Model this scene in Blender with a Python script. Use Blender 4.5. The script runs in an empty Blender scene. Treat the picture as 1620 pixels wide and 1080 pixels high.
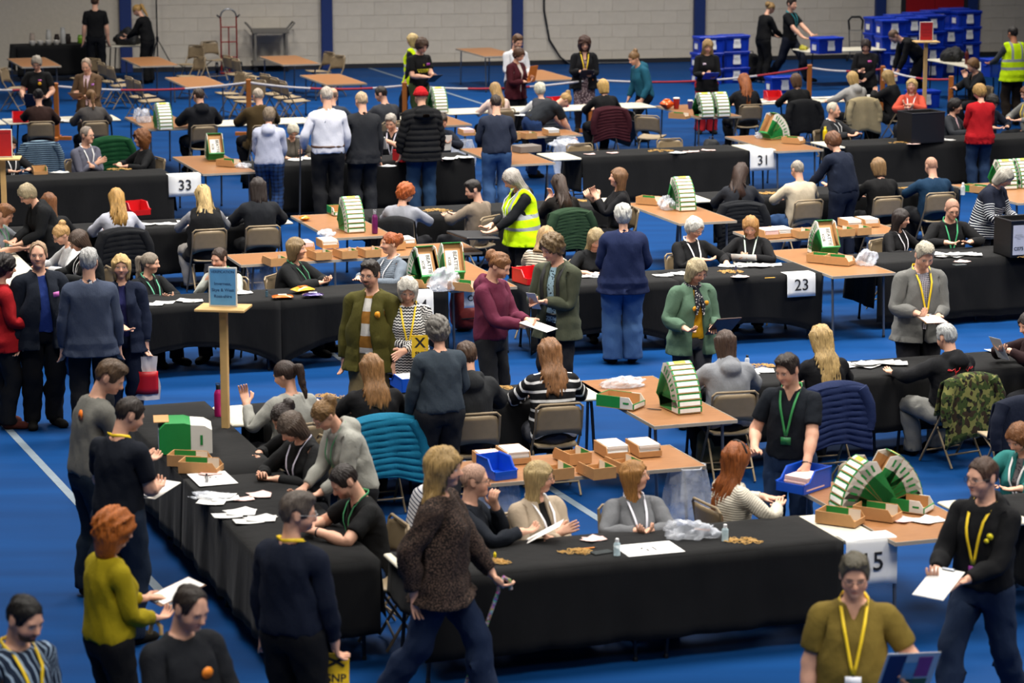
import bpy, bmesh, math, random
import numpy as np
PI = math.pi
# ---------------------------------------------------------------- camera, world, lights, exposure
SC = bpy.context.scene
ROT = 19.0                                   # the hall's rows run 19 degrees off the camera's right
cam = bpy.data.cameras.new('camera'); cam.sensor_width = 36; cam.lens = 97.78; cam.clip_end = 300
cam_o = bpy.data.objects.new('camera', cam); SC.collection.objects.link(cam_o); SC.camera = cam_o
cam_o.location = (0, 0, 5.9); cam_o.rotation_euler = (math.radians(90-11.085), 0, 0)
cam.dof.use_dof = True; cam.dof.focus_distance = 28.0; cam.dof.aperture_fstop = 2.8
W_ = bpy.data.worlds.new('hall_air'); SC.world = W_; W_.use_nodes = True
W_.node_tree.nodes['Background'].inputs[0].default_value = (.80,.86,1,1); W_.node_tree.nodes['Background'].inputs[1].default_value = .045
SC.view_settings.view_transform = 'Standard'; SC.view_settings.look = 'None'; SC.view_settings.gamma = 1; SC.view_settings.use_curve_mapping = False; SC.view_settings.exposure = -0.12
def lamp(u, v, z, power, size=2.6):
    '''a high-bay lamp over the tables, or an added fill lamp nearer the camera'''
    a = math.radians(ROT); L = bpy.data.lights.new('high_bay_or_fill_lamp', 'AREA'); L.shape = 'SQUARE'; L.size = size; L.energy = power; L.color = (1.0,.95,.88); L.spread = math.radians(125)
    o = bpy.data.objects.new('high_bay_or_fill_lamp', L); o.location = (u*math.cos(a)-v*math.sin(a), u*math.sin(a)+v*math.cos(a), z); SC.collection.objects.link(o)
for v, k in ((4.0,.48),(11.5,.46),(19.0,.58),(26.5,.98),(34.0,.88),(42.0,.56),(51.0,.80)):  # the two rows nearest the camera are added, to fill faces from the front
    for u, q in ((3.5,.72), (9.5,1.1), (15.5,1.05), (21.5,.78)): lamp(u+(v-27)*.14, v, 9.2, 760*k*q)

# ---------------------------------------------------------------- human skeleton: rest pose, weights, posing
def V(*a): return np.array(a, float)
def nrm(v): return v/max(1e-9, np.linalg.norm(v))
S2 = math.sqrt(.5)
J = dict(pelvis=V(0,.0,.95), spine=V(0,.01,1.08), chest=V(0,.015,1.27), neck=V(0,.028,1.46), head=V(0,.012,1.555), top=V(0,0,1.752))
for s, n in ((1,'L'),(-1,'R')):
    J['sho'+n]=V(s*.168,.02,1.388); J['elb'+n]=J['sho'+n]+V(s*S2,0,-S2)*.285
    J['wri'+n]=J['elb'+n]+V(s*S2,0,-S2)*.255; J['tip'+n]=J['wri'+n]+V(s*S2,0,-S2)*.185
    J['hip'+n]=V(s*.092,.0,.92); J['kne'+n]=V(s*.10,-.008,.50); J['ank'+n]=V(s*.105,.02,.085); J['toe'+n]=V(s*.115,-.14,.03)
BONES=['pelvis','spine','chest','neck','head']+[b+n for n in 'LR' for b in ('uarm','farm','hand','fina','finb','thumb','thigh','shin','foot')]
BI={b:i for i,b in enumerate(BONES)}
SEG={'pelvis':(V(0,0,.90),V(0,.01,1.04),.125),'spine':(V(0,.01,1.08),V(0,.015,1.24),.12),'chest':(V(0,.015,1.27),V(0,.02,1.40),.12),
     'neck':(J['neck'],J['head'],.05),'head':(V(0,0,1.60),V(0,0,1.68),.085)}
for n in 'LR':
    SEG['uarm'+n]=(J['sho'+n],J['elb'+n],.045); SEG['farm'+n]=(J['elb'+n],J['wri'+n],.036); SEG['hand'+n]=(J['wri'+n],J['tip'+n],.03)
    SEG['thigh'+n]=(J['hip'+n],J['kne'+n],.075); SEG['shin'+n]=(J['kne'+n],J['ank'+n],.05); SEG['foot'+n]=(J['ank'+n]-V(0,0,.03),J['toe'+n],.035)
HEADPOS={'pelvis':J['pelvis'],'spine':J['spine'],'chest':J['chest'],'neck':J['neck'],'head':J['head']}
for s,n in ((1,'L'),(-1,'R')):
    d=V(s*S2,0,-S2)
    HEADPOS.update({'uarm'+n:J['sho'+n],'farm'+n:J['elb'+n],'hand'+n:J['wri'+n],'fina'+n:J['wri'+n]+d*.09,'finb'+n:J['wri'+n]+d*.132,
        'thumb'+n:J['wri'+n]+d*.03+V(0,-.03,0),'thigh'+n:J['hip'+n],'shin'+n:J['kne'+n],'foot'+n:J['ank'+n]})
def sstep(a,b,x):
    t=np.clip((x-a)/(b-a),0,1); return t*t*(3-2*t)
def armx(z): return np.maximum(.17, 1.436-z)      # where an arm begins, at height z of the rest pose
def segdist(p,a,b):
    ab=b-a; t=np.clip(((p-a)@ab)/(ab@ab),0,1); return np.linalg.norm(p-a-t[:,None]*ab,axis=1)
def weights(p, mode='body'):
    n=len(p); W=np.zeros((n,len(BONES)))
    if mode=='head':
        W[:,BI['head']]=1; return W
    if mode=='hair':
        t=sstep(1.52,1.32,p[:,2]); W[:,BI['head']]=1-.75*t; W[:,BI['chest']]=.75*t; return W
    if mode=='skirt':
        t=sstep(.98,1.10,p[:,2]); W[:,BI['pelvis']]=1-t; W[:,BI['spine']]=t; return W
    for b,(a,c,r) in SEG.items():
        d=np.maximum(segdist(p,a,c)-r,0)+.014
        w=d**-3.2
        if b[-1] in 'LR' and b[:-1] in ('thigh','shin','foot'):
            sg=1 if b[-1]=='L' else -1; w=w*sstep(-.012,.012,sg*p[:,0])
            if b[:-1]=='thigh': w=w*(1-sstep(.97,1.03,p[:,2]))
        if b[-1] in 'LR' and b[:-1] in ('uarm','farm','hand'):
            sg=1 if b[-1]=='L' else -1; w=w*(sg*p[:,0]>.06)
            if b[:-1]=='uarm': w=w*sstep(.12,.19,sg*p[:,0])
            w=w*sstep(-.07,-.01,sg*p[:,0]-armx(p[:,2]))
        if b in ('pelvis','spine','chest'):
            if b=='pelvis': w=w*sstep(.72,.90,p[:,2])
            # arms away from the trunk
            x0=armx(p[:,2])+.065; w=w*(1-sstep(0,.065,np.abs(p[:,0])-x0))
        if b=='head': w=w*sstep(1.49,1.56,p[:,2]-.35*p[:,1]*0)
        if b=='neck': w=w*(1-sstep(1.56,1.60,p[:,2]))
        W[:,BI[b]]=w
    W[:,BI['pelvis']]+=1e-9; W/=np.maximum(W.sum(1),1e-12)[:,None]
    for s,nn in ((1,'L'),(-1,'R')):
        dd=V(s*S2,0,-S2); q=p-J['wri'+nn]; al=q@dd; h=W[:,BI['hand'+nn]].copy()
        m=(s*p[:,0]>.5)&(al>.03)&(np.linalg.norm(q,axis=1)<.25)
        th=m&(p[:,1]<-.036)&(al<.125)
        W[m,:]=0
        a=sstep(.083,.098,al); b_=sstep(.125,.14,al)
        W[m,BI['hand'+nn]]=(1-a)[m]; W[m,BI['fina'+nn]]=(a*(1-b_))[m]; W[m,BI['finb'+nn]]=(a*b_)[m]
        t=sstep(-.032,-.046,p[:,1])
        W[th]*= (1-t[th])[:,None]; W[th,BI['thumb'+nn]]+=t[th]
    return W
def rot(ax,deg):
    a=math.radians(deg); c,s=math.cos(a),math.sin(a)
    if ax=='x': return np.array([[1,0,0],[0,c,-s],[0,s,c]])
    if ax=='y': return np.array([[c,0,s],[0,1,0],[-s,0,c]])
    return np.array([[c,-s,0],[s,c,0],[0,0,1]])
def rotv(v,deg):
    v=nrm(v); a=math.radians(deg); K=np.array([[0,-v[2],v[1]],[v[2],0,-v[0]],[-v[1],v[0],0]])
    return np.eye(3)+math.sin(a)*K+(1-math.cos(a))*K@K
def frame(d,s):
    d=nrm(d); s=nrm(s-d*(s@d)); return np.stack([d,s,np.cross(d,s)],1)
def ik(A,T,l1,l2,hint):
    v=T-A; L=np.linalg.norm(v); L2=min(max(L,abs(l1-l2)+.02),(l1+l2)*.995); u=nrm(v); T=A+u*L2
    c=(l1*l1+L2*L2-l2*l2)/(2*l1*L2); h=nrm(hint-u*(hint@u)); E=A+u*l1*c+h*l1*math.sqrt(max(0,1-c*c))
    return E,T
def pose(sp):
    '''sp: dict(sit, lean, twist, side, hy, hp, hr, L=(x,f,z[,roll[,curl]]), R=..., feet=...) -> {bone:(R,pos)}; z in metres of a 1.75 m person'''
    B={}
    sit=sp.get('sit',0); lean=sp.get('lean',0); tw=sp.get('twist',0); sd=sp.get('side',0)
    if sit: pz=sp.get('sz',.565); back=.0
    else: pz=sp.get('pz',.945); back=0
    plean=sp.get('plean', lean*.35 if not sit else -6+lean*.3)
    Rp=rot('z',sp.get('ptw',0))@rot('x',plean)      # +x rotation tips the top toward -y (forward)
    pos=V(sp.get('px',0),back,pz)
    def put(b,R,par):
        Rpar,ppos=B[par]; B[b]=(R, ppos+Rpar@(HEADPOS[b]-HEADPOS[par]))
    B['pelvis']=(Rp,pos)
    put('spine',rot('z',tw*.4)@rot('x',plean+(lean-plean)*.5)@rot('y',sd*.5),'pelvis')
    put('chest',rot('z',tw)@rot('x',lean)@rot('y',sd),'spine')
    hy=sp.get('hy',0); hp=sp.get('hp',0)
    put('neck',rot('z',tw+(hy-tw)*.4)@rot('x',lean*.8+(hp-lean*.8)*.4+sp.get('neck',0)),'chest')
    put('head',rot('z',hy)@rot('x',hp)@rot('y',sp.get('hr',0)),'neck')
    Rc,pc=B['chest']
    for s,n in ((1,'L'),(-1,'R')):
        t=sp.get(n,(.24,.06,.78)); t=tuple(t)+(None,)*(5-len(t))
        x,f,z,roll,curl=t; roll=0 if roll is None else roll; curl=35 if curl is None else curl
        T=V(s*x,-f,z)
        if sp.get('rel'): T=rot('z',sp.get('ptw',0)+tw*.5)@T
        A=pc+Rc@(J['sho'+n]-J['chest'])
        hint=V(s*sp.get('eo',.55),.75,-.55) if not sit else V(s*1.,.30,-.45)
        if sit and 'eo' in sp: hint=V(s*sp['eo'],.75,-.55)
        if 'eh'+n in sp: hint=V(s*sp['eh'+n][0],-sp['eh'+n][1],sp['eh'+n][2])
        E,T=ik(A,T,.285,.255,hint)
        d0=V(s*S2,0,-S2); s0=V(0,-1,0)
        du=nrm(E-A); df=nrm(T-E); sp_=df-du*(df@du)
        if np.linalg.norm(sp_)<.05: sp_=V(0,-1,0)-du*(du@V(0,-1,0))
        Fr=frame(d0,s0); Fu=frame(du,sp_); a_=Fu[:,2]; sf=np.cross(a_,df)
        Ff=frame(df,sf)
        B['uarm'+n]=(Fu@Fr.T,A)
        rr=rotv(df,s*roll*.5)
        B['farm'+n]=(rr@Ff@Fr.T,E)
        hb=sp.get('hb'+n,0)                                    # wrist bend toward the palm
        Rh=rotv(df,s*roll)@Ff@Fr.T
        if abs(roll)>=50:                                      # flat hand: palm down on a table, or palm up under a board
            dh=nrm(V(df[0],df[1],df[2]*.25-.05*(roll>0))); n0=V(-s*S2,0,-S2); Rh=frame(dh,V(0,0,-1. if roll>0 else 1.))@frame(d0,n0).T
        nax=Rh@V(0,-1,0)
        Rh=rotv(nax,s*hb)@Rh
        B['hand'+n]=(Rh,T)
        ax=V(0,-1,0)
        def child(b,par,R):
            Rpar,pp=B[par]; B[b]=(R, pp+Rpar@(HEADPOS[b]-HEADPOS[par]))
        child('fina'+n,'hand'+n,rotv(Rh@ax,s*curl)@Rh)
        child('finb'+n,'fina'+n,rotv(Rh@ax,s*curl*2.0)@Rh)
        child('thumb'+n,'hand'+n,rotv(Rh@d0,-s*curl*.6)@Rh)
        # legs
        Rpv,pp=B['pelvis']; Hh=pp+Rpv@(J['hip'+n]-J['pelvis'])
        ft=sp.get('f'+n)
        if ft is None: ft=(.13,.40,.085) if sit else (.105,-.0,.085)
        if len(ft)==2: ft=(ft[0],ft[1],.085)
        T=V(s*ft[0],-ft[1],ft[2])
        K,T=ik(Hh,T,.42,.416,V(s*(.25 if sit else .1),-1,.25))
        d0=V(0,0,-1); du=nrm(K-Hh); df=nrm(T-K)
        kn=V(s*.12,-1,.0); 
        Fr=frame(d0,V(0,-1,0)); su=kn-du*(kn@du)
        if np.linalg.norm(su)<.35: su=V(0,0,1)-du*du[2]
        Fu=frame(du,su); a_=Fu[:,2]; sf=np.cross(a_,df); Ff=frame(df,sf)
        B['thigh'+n]=(Fu@Fr.T,Hh); B['shin'+n]=(Ff@Fr.T,K)
        B['foot'+n]=(rot('z',s*12)@rot('x',sp.get('toe'+n,0)),T)
    return B
def skin(p,W,B):
    out=np.zeros_like(p)
    for b,(R,pos) in B.items():
        w=W[:,BI[b]]; m=w>1e-4
        if m.any(): out[m]+=w[m,None]*((p[m]-HEADPOS[b])@R.T+pos)
    return out
def bodyshape(p,fem=0,fat=0,bust=None,hs=1.0,jaw=0.):
    '''weight and sex as a deformation of the rest pose, the same for skin and clothes'''
    p=p.copy(); x,y,z=p[:,0],p[:,1],p[:,2]
    arm=sstep(0,.08,np.abs(x)-armx(z))*(z>.8)
    tor=sstep(.55,.9,z)*(1-sstep(1.36,1.50,z))*(1-arm)
    belly=np.exp(-((z-1.07)/.16)**2)
    kx=1+fat*(.26*tor*(.45+.55*belly)); ky=1+fat*(.30*tor*(.35+.65*belly))
    leg=(1-sstep(.80,.98,z))*(1-arm)
    fy=y-.01
    p[:,0]=x*kx; p[:,1]=.01+fy*ky-(fat*.05*belly*tor*(y<0))
    for s in (1,-1):
        lx=x-s*.10; m=leg*(s*x>0)*sstep(.0,.5,z)
        p[:,0]+=lx*m*fat*.18; p[:,1]+=fy*m*fat*.18
    # shift the arms out with the wider trunk
    for s in (1,-1):
        m=arm*(s*x>0); p[:,0]+=s*m*.175*fat*.10
        # arm girth
        A=J['shoL' if s>0 else 'shoR']; d=V(s*S2,0,-S2); q=p-A; al=q@d; rad=q-al[:,None]*d
        g=m*(1-sstep(.42,.56,al))*fat*.22; p+=rad*g[:,None]
    if fem:
        sh=sstep(1.25,1.42,z)*(1-sstep(1.46,1.56,z)); p[:,0]*=1-.085*fem*np.clip(sh+arm,0,1)*(1-.55*arm)
        hipw=np.exp(-((z-.93)/.11)**2)*(1-arm); p[:,0]*=1+.07*fem*hipw
        wa=np.exp(-((z-1.12)/.08)**2)*(1-arm); p[:,0]*=1-.07*fem*wa*(1-.7*min(1,max(fat,0)))
        bu=bust if bust is not None else .026+.02*max(fat,0)
        for s in (1,-1):
            g=np.exp(-(((x-s*.075)/.065)**2+((z-1.265)/.062)**2))*(y<.02)*(1-arm); p[:,1]-=bu*g*fem
        nk=sstep(1.45,1.50,z)*(1-sstep(1.55,1.60,z)); p[:,0]*=1-.12*fem*nk; p[:,1]=.02+(p[:,1]-.02)*(1-.12*fem*nk)
    hd=sstep(1.50,1.56,z); c=V(0,.0,1.56); p+= (p-c)*(hd*(hs-1))[:,None]
    jw=np.exp(-((z-1.56)/.05)**2)*hd; p[:,0]*=1+jaw*jw
    return p
def headtop(sp):
    B=pose(sp); R,pos=B['head']; return R@(V(0,.005,1.752)-J['head'])+pos

# ---------------------------------------------------------------- helpers: scene, materials
COL = bpy.context.scene.collection
def link(o, parent=None):
    COL.objects.link(o)
    if parent is not None: o.parent = parent
    return o
def tag(o, label=None, cat=None, group=None, kind=None):
    if label: o['label'] = label
    if cat: o['category'] = cat
    if group: o['group'] = group
    if kind: o['kind'] = kind
    return o
def empty(name, loc=(0,0,0), rz=0., rot3=None):
    o = bpy.data.objects.new(name, None); o.empty_display_size = .1; o.location = loc
    o.rotation_euler = rot3 if rot3 else (0,0,rz); COL.objects.link(o); return o
def srgb(h):
    if isinstance(h, str):
        h = h.lstrip('#'); h = ''.join(q*2 for q in h) if len(h) == 3 else h; c = [int(h[i:i+2],16)/255 for i in (0,2,4)]
    else: c = list(h)
    return tuple((v/12.92 if v <= .04045 else ((v+.055)/1.055)**2.4) for v in c) + (1.,)
MATS = {}
class NT:
    '''small shader-graph writer'''
    def __init__(s, name):
        s.mat = bpy.data.materials.new(name); s.mat.use_nodes = True; s.t = s.mat.node_tree
        s.b = s.t.nodes['Principled BSDF']; s.out = s.t.nodes['Material Output']
    def n(s, typ, **kw):
        x = s.t.nodes.new(typ)
        for k, v in kw.items(): setattr(x, k, v)
        return x
    def put(s, sock, v):
        if isinstance(v, bpy.types.NodeSocket): s.t.links.new(v, sock)
        elif v is not None: sock.default_value = v
    def m(s, op, a, b=None, c=None, clamp=False):
        x = s.n('ShaderNodeMath', operation=op, use_clamp=clamp); s.put(x.inputs[0], a)
        if b is not None: s.put(x.inputs[1], b)
        if c is not None: s.put(x.inputs[2], c)
        return x.outputs[0]
    def mix(s, f, a, b):
        x = s.n('ShaderNodeMix', data_type='RGBA'); s.put(x.inputs['Factor'], f); s.put(x.inputs[6], a); s.put(x.inputs[7], b); return x.outputs[2]
    def noise(s, scale, detail=3, vec=None, rough=.5):
        x = s.n('ShaderNodeTexNoise'); x.inputs['Scale'].default_value = scale; x.inputs['Detail'].default_value = detail; x.inputs['Roughness'].default_value = rough
        if vec is not None: s.put(x.inputs['Vector'], vec)
        return x.outputs[0]
    def attr(s, name):
        x = s.n('ShaderNodeAttribute', attribute_name=name); return x.outputs['Vector']
    def obj(s): return s.n('ShaderNodeTexCoord').outputs['Object']
    def xyz(s, v):
        x = s.n('ShaderNodeSeparateXYZ'); s.put(x.inputs[0], v); return x.outputs[0], x.outputs[1], x.outputs[2]
    def vscale(s, v, sc):
        x = s.n('ShaderNodeVectorMath', operation='MULTIPLY'); s.put(x.inputs[0], v); x.inputs[1].default_value = sc; return x.outputs[0]
    def ramp(s, f, lo, hi):
        x = s.n('ShaderNodeMapRange'); s.put(x.inputs[0], f); x.inputs[1].default_value = lo; x.inputs[2].default_value = hi; return x.outputs[0]
    def bump(s, h, strength=.3, dist=.01):
        x = s.n('ShaderNodeBump'); x.inputs['Strength'].default_value = strength; x.inputs['Distance'].default_value = dist
        s.put(x.inputs['Height'], h); s.t.links.new(x.outputs[0], s.b.inputs['Normal'])
    def fin(s, col=None, rough=.6, metal=0, spec=None):
        if col is not None: s.put(s.b.inputs['Base Color'], col)
        s.put(s.b.inputs['Roughness'], rough); s.b.inputs['Metallic'].default_value = metal
        if spec is not None: s.b.inputs['Specular IOR Level'].default_value = spec
        return s.mat
def plain(name, col, rough=.5, metal=0, var=.06, scale=14, bump=0, bscale=60, spec=None):
    key = ('plain', name)
    if key in MATS: return MATS[key]
    t = NT(name); c = srgb(col); f = t.noise(scale, 4, t.obj())
    d = tuple(max(0, v*(1-var*3)) for v in c[:3])+(1,); e = tuple(min(1, v*(1+var*2)+.004*var) for v in c[:3])+(1,)
    if bump: t.bump(t.noise(bscale, 3, t.obj()), bump, .004)
    MATS[key] = t.fin(t.mix(f, d, e), rough, metal, spec); return MATS[key]
def glassy(name, col=(.9,.95,1), alpha=.28, rough=.18):
    key = ('glassy', name)
    if key in MATS: return MATS[key]
    t = NT(name); t.bump(t.noise(9, 3, t.obj()), .6, .02)
    f = t.noise(7, 3, t.obj()); t.put(t.b.inputs['Alpha'], t.m('MULTIPLY_ADD', t.ramp(f,.35,.7), alpha*1.2, alpha*.6, True))
    MATS[key] = t.fin(srgb(col), rough, 0, .8); return MATS[key]
def fabric(col, col2=None, pat='plain', rough=.88, scale=1.0):
    '''cloth: a base colour with weave, folds and, where asked, a pattern laid out on the garment itself'''
    key = ('fab', col, col2, pat, scale)
    if key in MATS: return MATS[key]
    t = NT('fabric_'+pat); c = srgb(col); k_ = .70+.25*max(c[:3]); c = tuple(q*k_ for q in c[:3])+(1,); v = t.attr('canon'); x, y, z = t.xyz(v)
    dk = tuple(q*.80 for q in c[:3])+(1,); lt = tuple(min(1,q*1.14) for q in c[:3])+(1,)
    base = t.mix(t.noise(140, 3, v), dk, lt)
    h = t.noise(26, 4, t.vscale(v, (1,1,.6)), .6)
    if col2: c2 = srgb(col2)
    if pat == 'stripes':     # bands round the garment
        base = t.mix(t.m('GREATER_THAN', t.m('FRACT', t.m('MULTIPLY', z, 1/(.047*scale))), .5), base, c2)
    elif pat == 'thin':      # thin bands
        base = t.mix(t.m('GREATER_THAN', t.m('FRACT', t.m('MULTIPLY', z, 1/(.03*scale))), .68), base, c2)
    elif pat == 'bold':      # few wide-set bands
        base = t.mix(t.m('GREATER_THAN', t.m('FRACT', t.m('MULTIPLY', z, 1/(.082*scale))), .72), base, c2)
    elif pat == 'lower':     # bands only below the chest
        f = t.m('GREATER_THAN', t.m('FRACT', t.m('MULTIPLY', z, 1/(.03*scale))), .72)
        base = t.mix(t.m('MULTIPLY', f, t.m('LESS_THAN', z, 1.28)), base, c2)
    elif pat == 'zigzag':
        zz = t.m('ADD', z, t.m('MULTIPLY', t.m('PINGPONG', t.m('ADD', x, .7), .016), .55))
        base = t.mix(t.m('GREATER_THAN', t.m('FRACT', t.m('MULTIPLY', zz, 1/.026)), .5), base, c2)
    elif pat == 'rugby':
        base = t.mix(t.m('GREATER_THAN', t.m('FRACT', t.m('MULTIPLY', z, 1/.22)), .5), base, c2)
    elif pat == 'vert':
        a = t.m('FRACT', t.m('MULTIPLY', t.m('ADD', x, t.m('MULTIPLY', y, .6)), 1/.042))
        base = t.mix(t.m('GREATER_THAN', a, .74), base, c2)
    elif pat == 'check':
        a = t.m('GREATER_THAN', t.m('FRACT', t.m('MULTIPLY', x, 1/.016)), .72); b = t.m('GREATER_THAN', t.m('FRACT', t.m('MULTIPLY', z, 1/.016)), .72)
        base = t.mix(t.m('MAXIMUM', a, b), base, c2)
    elif pat == 'tartan':
        a = t.m('GREATER_THAN', t.m('FRACT', t.m('MULTIPLY', x, 1/.06)), .6); b = t.m('GREATER_THAN', t.m('FRACT', t.m('MULTIPLY', z, 1/.06)), .6)
        base = t.mix(t.m('MULTIPLY', t.m('ADD', a, b), .5), base, c2)
    elif pat in ('floral', 'speckle', 'sparkle'):
        vo = t.n('ShaderNodeTexVoronoi'); vo.inputs['Scale'].default_value = {'floral': 45, 'speckle': 130, 'sparkle': 110}[pat]; t.put(vo.inputs['Vector'], v)
        lim = {'floral': .34, 'speckle': .36, 'sparkle': .12}[pat]
        base = t.mix(t.m('LESS_THAN', vo.outputs['Distance'], lim), base, c2)
    elif pat == 'camo':
        base = t.mix(t.m('GREATER_THAN', t.noise(17, 1, v), .53), base, c2)
        base = t.mix(t.m('GREATER_THAN', t.noise(12, 1, t.vscale(v, (1.4,.9,1.2))), .57), base, srgb('#2b2116'))
        base = t.mix(t.m('GREATER_THAN', t.noise(23, 1, t.vscale(v, (.8,1.3,1))), .64), base, srgb('#0e110c'))
    elif pat == 'hivis':
        f = None
        for lo, hi in ((1.0,1.045),(1.14,1.185)):
            a = t.m('MULTIPLY', t.m('GREATER_THAN', z, lo), t.m('LESS_THAN', z, hi)); f = a if f is None else t.m('MAXIMUM', f, a)
        ax = t.m('ABSOLUTE', x); a = t.m('MULTIPLY', t.m('MULTIPLY', t.m('GREATER_THAN', ax, .075), t.m('LESS_THAN', ax, .115)), t.m('GREATER_THAN', z, 1.18))
        base = t.mix(t.m('MAXIMUM', f, a), base, c2)
    elif pat == 'knit':
        h = t.m('ADD', h, t.m('MULTIPLY', t.m('SINE', t.m('MULTIPLY', z, 330)), .35))
    elif pat == 'denim':
        base = t.mix(t.ramp(t.noise(5, 3, v), .42, .66), base, tuple(min(1,q*1.7+.01) for q in c[:3])+(1,))
    t.bump(h, .40, .012)
    MATS[key] = t.fin(base, rough, 0, .22)
    return MATS[key]
def skinmat(tone, brow='#3a2a1e', beard=0, lip=None):
    key = ('skin', tone, brow, beard, lip)
    if key in MATS: return MATS[key]
    t = NT('skin'); c = srgb(tone); v = t.attr('canon'); x, y, z = t.xyz(v); ax = t.m('ABSOLUTE', x)
    rosy = (min(1,c[0]*1.02), c[1]*.78, c[2]*.72, 1)
    base = t.mix(t.ramp(t.noise(30, 3, v), .3, .8), c, tuple(q*.88 for q in c[:3])+(1,))
    def ell(cx, cz, rx, rz, soft=.25, xs=None):
        dx = t.m('DIVIDE', t.m('SUBTRACT', ax if xs is None else xs, cx), rx); dz = t.m('DIVIDE', t.m('SUBTRACT', z, cz), rz)
        r = t.m('SQRT', t.m('ADD', t.m('MULTIPLY', dx, dx), t.m('MULTIPLY', dz, dz)))
        return t.ramp(r, 1+soft, 1-soft)
    front = t.m('LESS_THAN', y, -.035); F = lambda f: t.m('MULTIPLY', f, front)
    base = t.mix(F(t.m('MULTIPLY', ell(.045, 1.592, .028, .024, .8), .5)), base, rosy)
    base = t.mix(F(t.m('MULTIPLY', ell(0, 1.610, .016, .014, .8), .4)), base, rosy)
    if beard:
        bz = F(t.m('MULTIPLY', t.ramp(z, 1.598, 1.580), t.m('GREATER_THAN', z, 1.49))); ms = t.m('SUBTRACT', 1, ell(0, 1.5715, .022, .007, .3)); gt = t.m('MULTIPLY', ell(0,1.56,.034,.045,.3), front)
        f = gt if beard == 'goatee' else t.m('MAXIMUM', bz, t.m('MULTIPLY', ell(0,1.588,.03,.008,.3), front))
        base = t.mix(t.m('MULTIPLY', t.m('MULTIPLY', f, ms), .5 if beard == 'stubble' else .9), base, srgb(brow))
    base = t.mix(F(ell(0, 1.5715, .022, .0065, .2)), base, srgb(lip) if lip else (c[0]*.80, c[1]*.50, c[2]*.48, 1))
    base = t.mix(F(ell(0, 1.5717, .021, .0014, .5)), base, (c[0]*.3, c[1]*.16, c[2]*.14, 1))
    bz_ = t.m('SUBTRACT', 1.655, t.m('MULTIPLY', t.m('ABSOLUTE', t.m('SUBTRACT', ax, .030)), .22))
    dz = t.m('SUBTRACT', z, bz_); bw = t.m('MULTIPLY', t.ramp(t.m('ABSOLUTE', dz), .0048, .003), t.m('MULTIPLY', t.m('GREATER_THAN', ax, .013), t.m('LESS_THAN', ax, .048)))
    base = t.mix(F(t.m('MULTIPLY', bw, .8)), base, srgb(brow))
    base = t.mix(F(ell(.0315, 1.6372, .0165, .0085, .2)), base, tuple(q*.55 for q in c[:3])+(1,))
    base = t.mix(F(ell(.0315, 1.6355, .0135, .0055, .15)), base, srgb('#d9d4cd'))
    base = t.mix(F(ell(.0315, 1.6358, .0058, .0056, .15)), base, srgb('#2a221e'))
    h = t.noise(90, 2, v); t.bump(h, .12, .003)
    t.b.inputs['Subsurface Weight'].default_value = 0
    MATS[key] = t.fin(base, .55, 0, .35); return MATS[key]
def hairmat(col, var=.35):
    key = ('hair', col)
    if key in MATS: return MATS[key]
    t = NT('hair'); c = srgb(col); v = t.attr('canon')
    st = t.noise(150, 3, t.vscale(v, (1,1,.07))); f = t.ramp(st, .3, .72)
    dk = tuple(q*.42 for q in c[:3])+(1,); lt = tuple(min(1,q*1.35+.005) for q in c[:3])+(1,)
    base = t.mix(f, dk, lt); base = t.mix(t.m('MULTIPLY', t.ramp(t.noise(9, 2, v), .4, .7), .45), base, dk)
    t.bump(st, .8, .01); MATS[key] = t.fin(base, .48, 0, .4); return MATS[key]
# ---------------------------------------------------------------- helpers: meshes
BENCH = bpy.data.scenes.new('bench')          # an empty side scene, so evaluating one object stays quick; removed at the end
def bench(o):
    BENCH.collection.objects.link(o); vl = BENCH.view_layers[0]; vl.update(); return o.evaluated_get(vl.depsgraph)
def mesh_obj(name, verts, faces, mat=None, parent=None, smooth=False, canon=None):
    me = bpy.data.meshes.new(name)
    me.from_pydata([tuple(v) for v in verts], [], [tuple(f) for f in faces])
    fin_mesh(me, mat, smooth, canon)
    return link(bpy.data.objects.new(name, me), parent)
def fin_mesh(me, mat, smooth, canon=None):
    if mat: me.materials.append(mat)
    if smooth: me.polygons.foreach_set('use_smooth', [True]*len(me.polygons))
    if canon is not None:
        a = me.attributes.new('canon', 'FLOAT_VECTOR', 'POINT'); a.data.foreach_set('vector', np.asarray(canon, np.float32).ravel())
    me.update()
def np_mesh(name, verts, tris, mat=None, parent=None, smooth=True, canon=None):
    me = bpy.data.meshes.new(name); nv, nf = len(verts), len(tris); k = tris.shape[1]
    me.vertices.add(nv); me.vertices.foreach_set('co', np.asarray(verts, np.float32).ravel())
    me.loops.add(nf*k); me.loops.foreach_set('vertex_index', tris.astype(np.int32).ravel())
    me.polygons.add(nf); me.polygons.foreach_set('loop_start', np.arange(0, nf*k, k, dtype=np.int32)); me.polygons.foreach_set('loop_total', np.full(nf, k, np.int32))
    me.update(calc_edges=True); fin_mesh(me, mat, smooth, canon)
    return link(bpy.data.objects.new(name, me), parent)
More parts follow.
